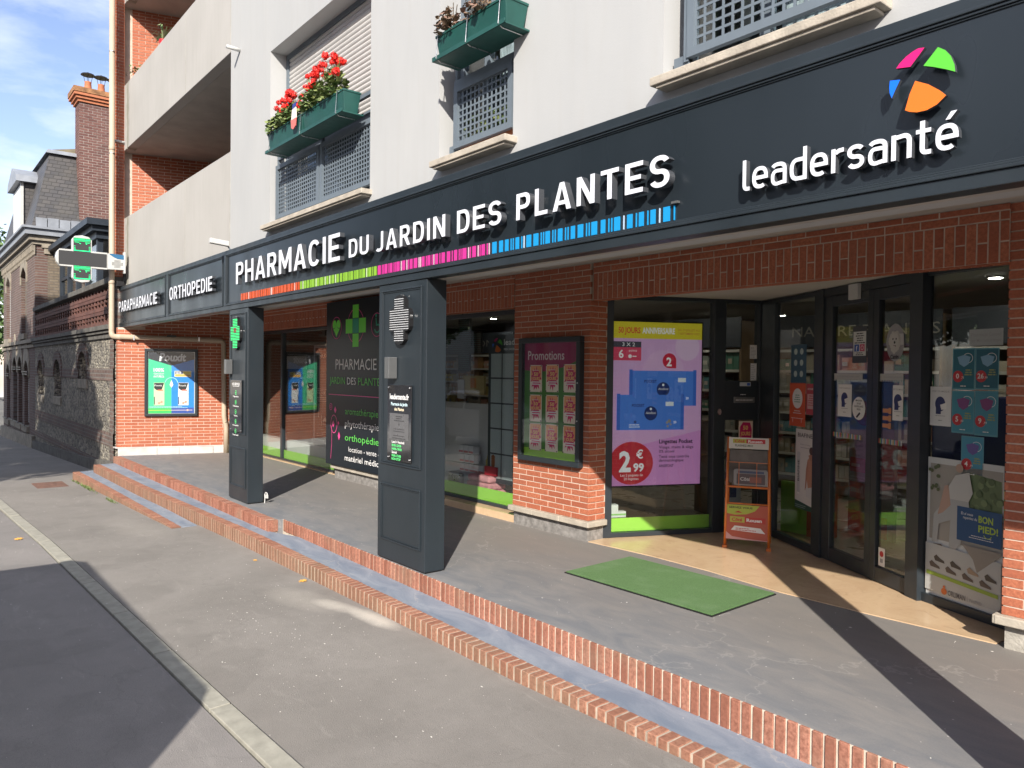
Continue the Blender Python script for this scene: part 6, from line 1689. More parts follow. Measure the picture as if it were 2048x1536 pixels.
pr = Print(LS, -.03); pr.mb.box(LS, 1.17, 1.40, .19, .62, -.05, -.031, flat((.45, .47, .48))); pr.rect(1.22, 1.35, .33, .58, flat((.03, .05, .14))).rect(1.19, 1.46 - .07, .44, .51, flat((.38, .24, .08))).text('118 117', 1.195, .455, .04, WH, w=.185, bold=.03).rect(1.30, 1.34, .53, .57, flat((.2, .35, .5)))
pr.mb.build('poster', label='white 118 117 poster low behind the side door glass', cat='poster')
for i, (a, w) in enumerate(((.01, .085), (.095, .08))):
    mb = MB(); h = .12 if i == 0 else .055
    mb.box(LS, a, a + w, .18, .18 + h, -.10, -.03, flat((.58, .60, .56))); mb.box(LS, a, a + w, .20, .215, -.0295, -.029, flat((.20, .45, .12))); top('carton', mb, ('taller', 'shorter')[i] + ' white and green carton in the corner of the screen window', 'box', 'white cartons in the screen window')
# --- behind the sliding doors: red promo totem, navy counter, low green bench
tt = thing('promo_totem', (-3.3, 7.3, .01), 'grey promotional totem with dark red product pictures inside the door', 'display stand')
FT = FR((-3.62, 7.35, 0), (1, -.5, 0))
mb = MB(); mb.box(FT, 0, .62, .01, 1.48, -.04, 0, flat((.20, .19, .20))); mb.build('board', tt)
pr = Print(FT, .0005); RD = flat((.32, .02, .035))
pr.disc(.2, 1.18, .12, RD, rb=.12).rect(.25, .55, 1.1, 1.2, flat((.12, .04, .16))).text('DE LAIT', .06, .90, .035, flat((.10, .10, .12)), w=.4).text('SANS PARFUM', .04, .85, .035, flat((.10, .10, .12)), w=.45).rect(.02, .32, .60, .74, RD).rect(.02, .32, .34, .50, RD).rect(.0, .55, .02, .22, RD).lines(.02, .5, .55, .03, 2, GY, h=.006).rect(.04, .16, .65, .68, flat((.5, .4, .4))).rect(.04, .16, .40, .44, flat((.5, .4, .4)))
pr.mb.build('print', tt)
mb = MB(); mb.box(WORLD, -3.1, -1.9, 8.0, 8.5, .0, 1.35, flat((.02, .025, .10))); top('navy_display', mb, 'tall navy blue display inside the right sliding door', 'display stand')
mb = MB(); mb.box(WORLD, -3.0, -1.3, 7.2, 7.7, .32, .52, GREEN_STRIP); mb.box(WORLD, -2.95, -1.35, 7.25, 7.65, .01, .32, M_BLACK); top('green_bench', mb, 'low green fronted counter inside the doors', 'counter')
mb = MB(); mb.box(WORLD, -4.0, -3.72, 6.75, 6.8, .01, .5, GREEN_STRIP); mb.box(WORLD, -3.70, -3.5, 6.7, 6.9, .01, .42, flat((.45, .10, .03))); top('green_display_box', mb, 'small green and red display boxes behind the narrow window', 'display')

# ================================================================== FLOWER BOXES AND PLANTS
def flowerbox(x0, x1, y0, y1, z0, z1, label, n=2):
    t = thing('flower_box', ((x0 + x1) / 2, (y0 + y1) / 2, z0), label, 'flower box', 'green plastic flower boxes on the window rails')
    L = (x1 - x0) / n
    for k in range(n):
        a, b = x0 + k * L + .005, x0 + (k + 1) * L - .005
        mb = MB()
        def hexa(a, b, c, d, zb, zt, e, m):
            vs = [(a + e, c + e, zb), (b - e, c + e, zb), (b - e, d - e, zb), (a + e, d - e, zb), (a, c, zt), (b, c, zt), (b, d, zt), (a, d, zt)]
            mb.add(vs, [(0, 3, 2, 1), (0, 1, 5, 4), (1, 2, 6, 5), (2, 3, 7, 6), (3, 0, 4, 7)], m)
        hexa(a, b, y0, y1, z0 + .02, z1, .022, M_GREENBOX)
        frame_ = FR((0, 0, z1), (1, 0, 0), (0, 1, 0))
        frame4(mb, frame_, a - .004, b + .004, y0 - .004, y1 + .004, .012, -.012, .006, M_GREENBOX)
        mb.build('trough', t, bevel=.003)
        mb = MB(); mb.box(WORLD, a + .01, b - .01, y0 + .01, y1 - .01, z1 - .05, z1 - .018, M_SOIL); mb.build('soil', t)
    mb = MB(); mb.box(WORLD, x0 - .01, x1 + .01, y0 - .02, y1 + .02, z0, z0 + .012, M_GREENBOX); mb.box(WORLD, x0 - .01, x1 + .01, y0 - .022, y0 - .014, z0, z0 + .03, M_GREENBOX); mb.build('tray', t)
    mb = MB()
    for k in range(3):
        xx = x0 + (x1 - x0) * (.06 + k * .44)
        mb.tube([(xx, y1 + .03, z1 + .01), (xx, y0 - .012, z1 + .012), (xx, y0 - .026, z0 + .01), (xx, y0 + .01, z0 - .008), (xx, y1, z0 - .008)], .0035, M_STEEL, 6)
    mb.build('wire_bracket', t)
    return t
flowerbox(-7.68, -5.97, 3.00, 3.17, 3.775, 3.975, 'green flower box with red geraniums hanging under the roller shutter window')
flowerbox(-4.545, -3.74, 3.00, 3.19, 3.755, 3.935, 'green flower box with withered plants on the second window', 1)
def petal_ball(mb, c, r, n, rr, m):
    for _ in range(n):
        d = Vector((rr.gauss(0, 1), rr.gauss(0, 1), rr.gauss(0, .8))).normalized(); p = Vector(c) + d * r * rr.uniform(.55, 1)
        u = d.orthogonal().normalized(); v = d.cross(u); s = r * rr.uniform(.28, .42)
        a = rr.uniform(0, 6); u2 = u * math.cos(a) + v * math.sin(a); v2 = d.cross(u2)
        mb.add([p - u2 * s, p - v2 * s * .8 + d * s * .2, p + u2 * s, p + v2 * s * .8 + d * s * .2], [(0, 1, 2, 3)], m)
def geranium(x, y, z, label, seed, nf, h=.26, leafm=M_GERA, spread=.17, nl=420):
    rr_ = random.Random(seed)
    t = thing('geranium', (x, y, z), label, 'plant', 'geranium plants in the window boxes')
    mb = MB()
    for i in range(nl):
        a = rr_.uniform(0, 6.28); q = rr_.random() ** .6
        c = Vector((x + math.cos(a) * q * spread * 1.25, y + math.sin(a) * q * .11 - .03, z + rr_.uniform(-.02, h * (.85 - .45 * q))))
        s = rr_.uniform(.014, .030)
        nrm = Vector((rr_.gauss(0, .6), rr_.gauss(-.35, .6), 1)).normalized(); u = nrm.orthogonal().normalized(); v = nrm.cross(u)
        k = 6; b0 = rr_.uniform(0, 1)
        mb.add([c + (u * math.cos(b0 + 6.283 * j / k) + v * math.sin(b0 + 6.283 * j / k)) * s * (1 if j % 2 else .8) + nrm * (s * .15 if j % 2 else 0) for j in range(k)], [tuple(range(k))], leafm)
    mb.build('foliage', t, kind='stuff')
    mb = MB()
    for i in range(14):
        a = rr_.uniform(-1, 1); mb.tube([(x + a * .04, y, z - .03), (x + a * spread * .6, y - .03, z + h * .4), (x + a * spread * 1.0, y - .04, z + h * rr_.uniform(.6, .95))], .003, M_GERA if leafm is M_GERA else M_BARK, 4)
    mb.build('stems', t, kind='stuff')
    for i in range(nf):
        a = rr_.uniform(-1, 1)
        c = (x + a * spread * 1.15, y + rr_.uniform(-.12, .05), z + h * rr_.uniform(.55, 1.15) * (1 - .25 * abs(a)))
        mb = MB(); petal_ball(mb, c, rr_.uniform(.026, .046), 60, rr_, M_RED); mb.build('flower_head', t)
geranium(-7.50, 3.08, 3.99, 'red geranium at the left end of the green window box', 11, 8, .20)
geranium(-7.22, 3.08, 3.99, 'bushy red geranium left of the small flag', 12, 16, .27)
geranium(-6.66, 3.08, 3.99, 'tall red geranium right of the small flag', 13, 17, .34)
geranium(-6.28, 3.08, 3.99, 'red geranium at the right end of the green window box', 14, 14, .36)
geranium(-4.42, 3.08, 3.94, 'withered geranium at the left end of the second window box', 15, 0, .22, M_DRY, .09, 150)
geranium(-4.05, 3.08, 3.94, 'withered geranium with one red bloom in the second window box', 16, 1, .20, M_DRY, .14, 160)
# French flag pinwheel cloth
mb = MB(); Ff = FR((-6.97, 2.985, 3.86))
mb.prism(Ff, [(-.035, .20), (.04, .215), (.055, .25), (-.03, .245)], 0, .006, flat((.03, .05, .25)))
mb.prism(Ff, [(-.055, .10), (.06, .10), (.05, .205), (-.035, .195)], .0, .008, flat((.75, .68, .62)))
mb.prism(Ff, [(-.045, .02), (0, 0), (.05, .025), (.062, .098), (-.057, .098)], .002, .011, flat((.70, .16, .14)))
mb.build('flag', label='small blue white red cloth flag hanging on the geranium box', cat='flag')
# plants behind the guard of the second window
rr_ = random.Random(9); mb = MB()
for i in range(160):
    c = Vector((rr_.uniform(-4.6, -3.98), 3.32 + rr_.uniform(-.03, .05), 3.24 + rr_.random() * .2)); s = .022
    nrm = Vector((rr_.gauss(0, .5), -1, rr_.gauss(0, .5))).normalized(); u = nrm.orthogonal().normalized(); v = nrm.cross(u)
    mb.add([c - u * s, c - v * s, c + u * s, c + v * s], [(0, 1, 2, 3)], M_GERA)
mb.build('potted_greens', label='green leafy plants standing behind the perforated guard of the second window', cat='plant')
mb = MB(); mb.box(WORLD, -4.62, -3.96, 3.28, 3.38, 3.12, 3.22, M_TERRA); mb.build('terracotta_trough', label='terracotta trough on the sill behind the guard of the second window', cat='planter')
# spider plant and small green plant on the middle parapet
sp = thing('spider_plant', (-12.72, 3.29, 6.575), 'spider plant in a red pot on the middle balcony parapet', 'plant')
mb = MB(); mb.lathe((-12.72, 3.29, 6.575), [(.05, 0), (.07, .13)], flat((.45, .02, .03)), 16); mb.build('pot', sp)
mb = MB(); rr_ = random.Random(2)
for i in range(34):
    a = rr_.uniform(0, 6.28); L = rr_.uniform(.12, .34); up_ = rr_.uniform(.05, .22); w = .008
    px_ = [Vector((-12.72 + math.cos(a) * L * t, 3.29 + math.sin(a) * L * t * .8, 6.70 + up_ * math.sin(t * 2.4))) for t in (0, .33, .66, 1)]
    sd = Vector((-math.sin(a), math.cos(a), 0)) * w
    mb.add([q for p in px_ for q in (p - sd, p + sd)], [(0, 1, 3, 2), (2, 3, 5, 4), (4, 5, 7, 6)], m_leaf('spider_leaf', (.10, .20, .06), (.45, .48, .30)) if i == 0 else bpy.data.materials['spider_leaf'])
mb.build('leaves', sp)
sp = thing('potted_plant', (-14.5, 3.3, 6.575), 'small round leaved plant at the left end of the middle parapet', 'plant')
mb = MB(); mb.lathe((-14.45, 3.3, 6.575), [(.05, 0), (.06, .1)], M_TERRA, 14); mb.build('pot', sp)
mb = MB()
for i in range(40):
    c = Vector((-14.5 + rr_.gauss(0, .10), 3.28 + rr_.gauss(0, .05), 6.70 + abs(rr_.gauss(0, .07)))); s = .026
    nrm = Vector((rr_.gauss(0, 1), -1, rr_.gauss(0, 1))).normalized(); u = nrm.orthogonal().normalized(); v = nrm.cross(u)
    mb.add([c - u * s, c - v * s, c + u * s, c + v * s], [(0, 1, 2, 3)], M_LEAF)
mb.build('leaves', sp)

# ================================================================== OLD NEIGHBOUR (left)
FO = FR((0, 3.0, 0))
GWL = thing('garden_wall', (-19.5, 3.0, -.5), 'old flint and dark brick wall with pierced brick parapet next to the shop', 'wall')
def arch(a0, a1, b0, b1, k=8):
    r = (a1 - a0) / 2; c = (a0 + a1) / 2
    return [(a0, b0), (a1, b0)] + [(c + r * math.cos(math.pi * i / k), b1 - r * .8 + r * .8 * math.sin(math.pi * i / k)) for i in range(k + 1)]
NI = [(-23.7, -22.75, .62, 1.72), (-21.1, -20.1, .66, 1.72), (-18.0, -17.05, 1.12, 1.86)]
mb = MB()
mb.prism(FO, [(-24.3, -.95), (-14.72, -.95), (-14.72, 2.07), (-24.3, 2.07)], -.35, 0, M_FLINT, [arch(*n) for n in NI]); mb.build('flint_wall', GWL)
for (a0, a1, b0, b1) in NI:
    mb = MB(); mb.box(FO, a0 - .05, a1 + .05, b0, b1 + .1, -.34, -.13, M_ODARK); mb.build('niche_infill', GWL)
    mb = MB()
    out = arch(a0 - .16, a1 + .16, b0 + .02, b1 + .16); inn = arch(a0, a1, b0 + .02, b1)
    mb.prism(FO, out, .0, .02, M_ODARK, [inn[2:] + [(a0, b0 + .021), (a1, b0 + .021)]] if 0 else [])
    mb = MB()
    c, r0_, r1_ = (a0 + a1) / 2, (a1 - a0) / 2, (a1 - a0) / 2 + .16
    zc = b1 - r0_ * .8
    for i in range(10):
        t0, t1 = math.pi * i / 10, math.pi * (i + 1) / 10 - .03
        mb.prism(FO, [(c + r0_ * math.cos(t0), zc + .8 * r0_ * math.sin(t0)), (c + r1_ * math.cos(t0), zc + .9 * r1_ * math.sin(t0)), (c + r1_ * math.cos(t1), zc + .9 * r1_ * math.sin(t1)), (c + r0_ * math.cos(t1), zc + .8 * r0_ * math.sin(t1))], -.01, .03, M_ODARK)
    mb.build('arch_bricks', GWL, kind='stuff')
    mb = MB(); mb.box(FO, a0 - .02, a1 + .02, b0 - .02, b0 + .17, -.12, .03, M_TRIM); mb.build('niche_sill', GWL, bevel=.01)
mb = MB()
for b0, b1 in ((.12, .36), (1.30, 1.52)):
    segs = [(-24.3, -14.72)]
    for n in NI:
        if n[2] < b1 and n[3] > b0:
            segs = [s for p, q in segs for s in (((p, n[0] - .0), (n[1], q)) if p < n[0] < q else ((p, q),))]
    for p, q in segs: mb.box(FO, p, q, b0, b1, -.01, .014, M_ODARK)
mb.box(FO, -14.98, -14.72, -.9, 2.07, -.02, .012, M_ODARK)
mb.box(FO, -24.3, -14.72, -.34, -.20, -.01, .016, M_ODARK)
mb.build('brick_band', GWL)
mb = MB(); mb.prism(FR((0, 3.0, 0)), [(-24.3, -1.1), (-14.6, -1.1), (-14.6, -.12), (-17.0, -.26), (-24.3, -.50)], -.1, .07, M_TRIMD); mb.build('plinth', GWL)
for k, (z0, z1, c) in enumerate(((2.07, 2.14, .04), (2.16, 2.20, .075), (2.22, 2.30, .11))):
    mb = MB(); mb.box(FO, -24.3, -14.72, z0, z1, -.35, c, M_TRIMD); mb.build('string_course', GWL)
mb = MB(); mb.box(FO, -24.3, -14.72, 2.14, 2.16, -.35, .01, M_ODARK); mb.box(FO, -24.3, -14.72, 2.20, 2.22, -.35, .03, M_ODARK); mb.box(FO, -24.3, -14.72, 2.30, 3.04, -.22, -.12, M_MORTD); mb.box(FO, -14.95, -14.72, 2.30, 3.06, -.11, .0, M_ODARK); mb.build('wall_band', GWL)
# pierced brick parapet: rows of brick with dark gaps
mb = MB(); z = 2.31; k = 0
while z < 3.0:
    x = -24.3 + (k % 2) * .17
    while x < -15.0:
        w = .22 if (k % 4) in (0, 3) else .115
        mb.box(FO, x, min(x + w, -14.96), z, z + .062, -.12, -.0 if (k % 4) in (0, 3) else -.012 - .02 * (k % 2), M_DBRICK)
        x += .235 if (k % 4) in (0, 3) else .30
    z += .0705; k += 1
mb.build('pierced_brickwork', GWL, kind='stuff')
mb = MB(); mb.box(FO, -24.3, -14.75, 3.045, 3.15, -.30, .06, M_TRIMD); mb.build('coping', GWL, bevel=.01)

# the old house ------------------------------------------------------------------
OH = thing('old_house', (-28, 6, -.9), 'old dark brick town house with mansard slate roof and tall chimney', 'building')
mb = MB()
AR = [(-31.1, -29.9, 2.45, 4.55), (-27.2, -26.0, 2.5, 4.5), (-31.0, -30.0, -.25, 1.62), (-29.2, -28.2, -.2, 1.85), (-27.9, -26.95, -.2, 1.85), (-26.5, -25.5, -.2, 1.72)]
def gable(a0, a1, b0, b1):
    c = (a0 + a1) / 2
    return [(a0, b0), (a1, b0), (a1, b1 - .25), (c + .2, b1 - .06), (c, b1), (c - .2, b1 - .06), (a0, b1 - .25)]
mb.prism(FO, [(-32, -1.2), (-24.34, -1.2), (-24.34, 5.0), (-32, 5.0)], -.3, 0, M_OBX, [gable(*a) for a in AR])
mb.build('street_wall', OH)
mb = MB(); mb.prism(FR((-24.34, 0, 0), (0, 1, 0)), [(3.302, -1.2), (9, -1.2), (9, 5.0), (3.302, 5.0)], -.3, 0, M_OBY); mb.box(WORLD, -32, -31.7, 3.3, 9, -1.2, 5, M_OBY); mb.box(WORLD, -32, -24.6, 8.7, 9, -1.2, 5, M_OBY); mb.build('gable_wall', OH)
# pale quoin at the corner and stone window surrounds
for (a0, a1, b0, b1), ty in zip(AR, ('shutter', 'blind', 'white', 'dark', 'dark', 'white')):
    w = thing('window', ((a0 + a1) / 2, 2.95, b0), None, None); w.parent = OH; w.location = Vector(((a0 + a1) / 2, 2.95, b0)) - WLOC[OH.name]
    c = (a0 + a1) / 2
    mb = MB()
    up_ = [(a0 - .12, b1 - .5), (a0 - .12, b1 + .0), (c - .22, b1 + .5), (c, b1 + .72), (c + .22, b1 + .5), (a1 + .12, b1 + .0), (a1 + .12, b1 - .5), (a1, b1 - .5), (a1, b1 - .25), (c + .2, b1 - .06), (c, b1), (c - .2, b1 - .06), (a0, b1 - .25), (a0, b1 - .5)]
    mb.prism(FO, up_, -.01, .03, M_TRIM); mb.box(FO, a0 - .08, a1 + .08, b0 - .16, b0, -.1, .08, M_TRIM); mb.build('surround', w)
    mb = MB()
    if ty == 'blind': mb.box(FO, a0 - .02, a1 + .02, b0, b1, -.25, -.10, M_OBY)
    elif ty == 'dark': mb.box(FO, a0 - .02, a1 + .02, b0, b1, -.29, -.2, pm('dark_window', (.02, .022, .025), .2, .1, 2)); mb.box(FO, c - .03, c + .03, b0, b1, -.2, -.17, M_VERA)
    else:
        mb.box(FO, a0 - .02, a1 + .02, b0, b1 - .12, -.29, -.12, pm('white_shutter', (.70, .70, .68), .5, .06, 5))
        z = b0 + .08
        while z < b1 - .3: mb.box(FO, a0 + .05, a1 - .05, z, z + .03, -.12, -.09, M_WHITEP); z += .06
    mb.build('shutter' if ty in ('shutter', 'white') else 'infill', w)
    if ty in ('white', 'dark'):
        mb = MB()
        for z in (b1 - .35, b1 - .42): mb.box(FO, a0 - .05, a1 + .05, z, z + .025, .03, .06, M_BLACK)
        mb.tube([FO.P(a0 - .05, b0 + .05, .12), FO.P(a1 + .05, b0 + .05, .12)], .015, M_BLACK); mb.build('iron_bar', w)
mb = MB()
for z0, z1, c in ((2.07, 2.15, .05), (2.2, 2.3, .10)): mb.box(FO, -32.05, -24.3, z0, z1, -.05, c, M_TRIM)
mb.prism(FO, [(-32, -1.3), (-24.34, -1.3), (-24.34, -.38), (-32, -.55)], -.1, .08, M_TRIM); mb.build('stone_bands', OH)
# cornice with dentils
mb = MB()
for z0, z1, c, m in ((4.90, 4.99, .08, M_TRIM), (5.0, 5.13, .16, M_TRIM), (5.14, 5.30, .26, M_LEAD), (5.30, 5.36, .33, M_LEAD)):
    mb.box(WORLD, -32.2, -24.34 + c, 3.0 - c, 3.4, z0, z1, m); mb.box(WORLD, -24.7, -24.34 + c - .002, 3.4, 9, z0, z1, m)
mb.build('cornice', OH)
mb = MB(); x = -32
while x < -24.4: mb.box(FO, x, x + .1, 4.72, 4.90, .0, .07, M_TRIM); mb.box(FO, x, x + .1, 4.62, 4.72, .0, .035, M_TRIM); x += .2
y = 3.15
while y < 6: mb.box(FR((-24.34, 0, 0), (0, 1, 0)), y, y + .25, 4.82, 4.90, 0, .08, M_TRIM); mb.box(FR((-24.34, 0, 0), (0, 1, 0)), y + .06, y + .25, 4.66, 4.82, 0, .05, M_TRIM); y += .45
mb.build('dentils', OH, kind='stuff')
# mansard
def frust(mb, x0, x1, y0, y1, z0, X0, X1, Y0, Y1, z1, m):
    vs = [(x0, y0, z0), (x1, y0, z0), (x1, y1, z0), (x0, y1, z0), (X0, Y0, z1), (X1, Y0, z1), (X1, Y1, z1), (X0, Y1, z1)]
    mb.add(vs, [(0, 1, 5, 4), (1, 2, 6, 5), (2, 3, 7, 6), (3, 0, 4, 7), (4, 5, 6, 7)], m)
mb = MB(); frust(mb, -32.1, -24.18, 2.9, 9, 5.36, -31.6, -24.75, 3.4, 8.6, 7.55, M_SLATE); mb.build('mansard_roof', OH)
mb = MB(); frust(mb, -31.7, -24.65, 3.3, 8.7, 7.55, -31.65, -24.7, 3.35, 8.65, 7.66, M_LEAD); frust(mb, -31.6, -24.75, 3.4, 8.6, 7.66, -29.5, -27.5, 5.6, 6.4, 8.75, pm('mossy_tiles', (.17, .14, .08), .9, .35, 4, 20, .6, .02)); mb.build('upper_roof', OH)
mb = MB()
for i in range(20): y = 3.0 + i * .28; mb.box(WORLD, -24.45, -24.16, y, y + .26, 5.362, 5.62 + .015 * (i % 2), M_LEAD)
mb.build('lead_flashing', OH)
dm = thing('dormer', (-27.2, 3.0, 5.4), None, None); dm.parent = OH; dm.location = Vector((-27.2, 3.0, 5.4)) - WLOC[OH.name]
mb = MB(); mb.box(WORLD, -28.0, -26.3, 2.95, 3.9, 5.37, 7.0, M_SLATE); mb.build('cheek', dm)
mb = MB(); mb.box(WORLD, -28.05, -27.85, 2.88, 2.95, 5.37, 6.9, M_WHITEP); mb.box(WORLD, -26.45, -26.25, 2.88, 2.95, 5.37, 7.05, M_WHITEP); mb.box(WORLD, -27.85, -26.45, 2.89, 2.95, 5.37, 6.9, pm('white_shutter', (.7, .7, .68))); mb.build('frame', dm)
mb = MB(); mb.prism(FR((0, 3.9, 0)), [(-28.3, 6.95), (-26.1, 6.95), (-26.2, 7.15), (-27.15, 7.5), (-28.2, 7.15)], 0, 1.15, M_LEAD); mb.build('dormer_roof', dm)
# chimney
ch = thing('chimney', (-24, 4.6, 5), None, None); ch.parent = OH; ch.location = Vector((-24, 4.6, 5)) - WLOC[OH.name]
mb = MB(); mb.box(WORLD, -24.9, -24.28, 4.06, 5.55, 3.2, 9.05, M_MORTD); mb.build('stack', ch)
FCH = FR((-24.28, 0, 0), (0, 1, 0))
lay(ch, FCH, courses(4.06, 5.55, 4.9, 9.03, px=.225, pz=.075, jt=.014), M_CHIM, th=.02, proud=.008)
lay(ch, FR((0, 4.06, 0)), courses(-24.9, -24.28, 5.4, 9.03, px=.225, pz=.075, jt=.014, shift=.1), M_CHIM, maxn=0)
for k, (z0, z1, c) in enumerate(((9.04, 9.11, .05), (9.12, 9.19, .10), (9.20, 9.27, .15), (9.28, 9.42, .17))):
    mb = MB(); mb.box(WORLD, -24.9 - c, -24.28 + c, 4.06 - c, 5.55 + c, z0, z1, M_TERRA if k < 3 else pm('mossy_terracotta', (.30, .15, .07), .95, .4, 7, 50, .8, .02)); mb.build('corbel', ch)
for y in (4.32, 4.66, 5.0, 5.34):
    p = thing('chimney_pot', (-24.55, y, 9.42), None, None); p.parent = ch; p.location = Vector((-24.55, y, 9.42)) - WLOC[ch.name]
    mb = MB(); mb.lathe((-24.55, y, 9.42), [(.13, 0), (.105, .05), (.085, .28), (.095, .30), (.08, .31)], M_TERRA, 16); mb.build('pot', p, smooth=True)
    mb = MB(); mb.lathe((-24.55, y, 9.91), [(.19, 0), (.17, .03), (.08, .055), (.02, .09)], M_BLACK, 16)
    for a in range(4): mb.tube([(-24.55 + .08 * math.cos(a * 1.57), y + .08 * math.sin(a * 1.57), 9.72), (-24.55 + .12 * math.cos(a * 1.57), y + .12 * math.sin(a * 1.57), 9.92)], .007, M_BLACK, 5)
    mb.build('cowl', p)
# veranda on the terrace
V = thing('veranda', (-21.7, 3.5, 3.2), 'dark timber veranda with glazing and heavy eave on the terrace', 'veranda')
mb = MB(); mb.box(WORLD, -24.25, -18.85, 3.30, 7.0, 4.72, 4.86, M_VERA); mb.box(WORLD, -24.25, -18.95, 3.42, 7.0, 4.60, 4.72, M_VERA); mb.box(WORLD, -24.25, -19.05, 3.52, 7, 4.45, 4.60, M_VERA); mb.build('eave', V)
mb = MB()
for x in (-24.1, -22.9, -21.7, -20.5, -19.2): mb.box(WORLD, x - .06, x + .06, 3.56, 3.68, 2.3, 4.45, M_VERA)
for y in (4.5, 5.5, 6.6): mb.box(WORLD, -19.26, -19.14, y - .06, y + .06, 2.3, 4.45, M_VERA)
mb.box(WORLD, -24.2, -19.14, 3.58, 3.66, 3.05, 3.13, M_VERA); mb.box(WORLD, -24.2, -19.14, 3.58, 3.66, 3.9, 3.98, M_VERA)
mb.box(WORLD, -24.2, -19.2, 3.60, 3.64, 2.3, 3.05, M_VERA); mb.box(WORLD, -19.22, -19.18, 3.68, 6.9, 2.3, 3.05, M_VERA); mb.box(WORLD, -19.24, -19.16, 3.68, 6.9, 3.9, 3.98, M_VERA)
mb.build('frame', V)
mb = MB(); mb.box(WORLD, -24.1, -19.2, 3.615, 3.625, 3.13, 4.45, M_GLASS2); mb.box(WORLD, -19.205, -19.195, 3.68, 6.9, 3.05, 4.45, M_GLASS2); mb.build('pane', V)
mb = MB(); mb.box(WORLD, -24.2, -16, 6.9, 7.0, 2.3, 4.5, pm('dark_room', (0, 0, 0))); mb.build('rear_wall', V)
mb = MB(); mb.box(WORLD, -24.3, -14.8, 3.36, 9, 2.1, 2.28, M_TRIMD); mb.build('terrace_floor', label='dark terrace floor behind the pierced parapet', cat='terrace')

# ================================================================== TREES
def tree(x, y, h, r, n, seed, label, zg=None, s=.13, cz=.62, parts=3, group='street trees'):
    rr_ = random.Random(seed); zg = gz(x) if zg is None else zg
    t = thing('tree', (x, y, zg), label, 'tree', group)
    mb = MB(); rt = h * .022 + .05
    mb.tube([(x, y, zg - .1), (x + .1, y, zg + h * .2), (x - .05, y + .1, zg + h * .45), (x + .1, y, zg + h * .75)], [rt, rt * .8, rt * .55, rt * .15], M_BARK, 9)
    cl = []
    for i in range(11):
        a = rr_.uniform(0, 6.28); q = rr_.uniform(.25, .85) * r; zz = zg + h * rr_.uniform(.42, .92); st_ = zg + h * rr_.uniform(.25, .5)
        e = Vector((x + math.cos(a) * q, y + math.sin(a) * q, zz))
        mb.tube([(x, y, st_), Vector((x, y, st_)).lerp(e, .5) + Vector((0, 0, -.1 * h * .1)), e], [rt * .42, rt * .25, rt * .06], M_BARK, 6)
        cl.append((e, r * rr_.uniform(.30, .52)))
    mb.build('trunk', t, smooth=True)
    for i in range(16):
        a = rr_.uniform(0, 6.28); b = rr_.uniform(-.9, 1.2); q = r * rr_.uniform(.5, .95)
        cl.append((Vector((x + math.cos(a) * math.cos(b) * q, y + math.sin(a) * math.cos(b) * q, zg + h * cz + math.sin(b) * h * .36)), r * rr_.uniform(.18, .36)))
    mb = MB(); vs = []; fs = []
    for i in range(n):
        c, q = cl[rr_.randrange(len(cl))]
        d = Vector((rr_.gauss(0, 1), rr_.gauss(0, 1), rr_.gauss(0, .75))); d = d.normalized() * q * rr_.random() ** .38
        p = c + d
        nrm = (d.normalized() + Vector((rr_.gauss(0, .6), rr_.gauss(0, .6), rr_.gauss(.3, .6)))).normalized(); u = nrm.orthogonal().normalized(); v = nrm.cross(u)
        a = rr_.uniform(0, 6); u, v = u * math.cos(a) + v * math.sin(a), v * math.cos(a) - u * math.sin(a); k = s * rr_.uniform(.6, 1.3)
        o = len(vs); vs += [p - u * k, p - v * k * .5, p + u * k, p + v * k * .5]; fs.append((o, o + 1, o + 2, o + 3))
    mb.add(vs, fs, M_LEAF); mb.build('crown', t, kind='stuff')
tree(-37.5, 6.5, 9.0, 3.2, 9000, 1, 'green tree behind the far end of the old house')
tree(-44, 1.8, 9.5, 3.6, 9000, 2, 'tall green tree beyond the old house on the pavement side')
tree(-56, 3.5, 11, 4.5, 8000, 3, 'distant tree closing the street on the left')
mb = MB()
for i in range(28):
    x = -34.5 - i * .5; mb.box(WORLD, x, x + .035, 3.0, 3.035, gz(x), gz(x) + 1.7, M_BLACK)
mb.box(WORLD, -48.5, -32.3, 3.0, 3.04, gz(-40) + 1.45, gz(-40) + 1.5, M_BLACK); mb.box(WORLD, -48.5, -32.3, 2.95, 3.15, gz(-48) - .1, gz(-40) + .4, M_TRIM)
mb.build('iron_fence', label='dark iron railing on a low wall beyond the old house', cat='fence')
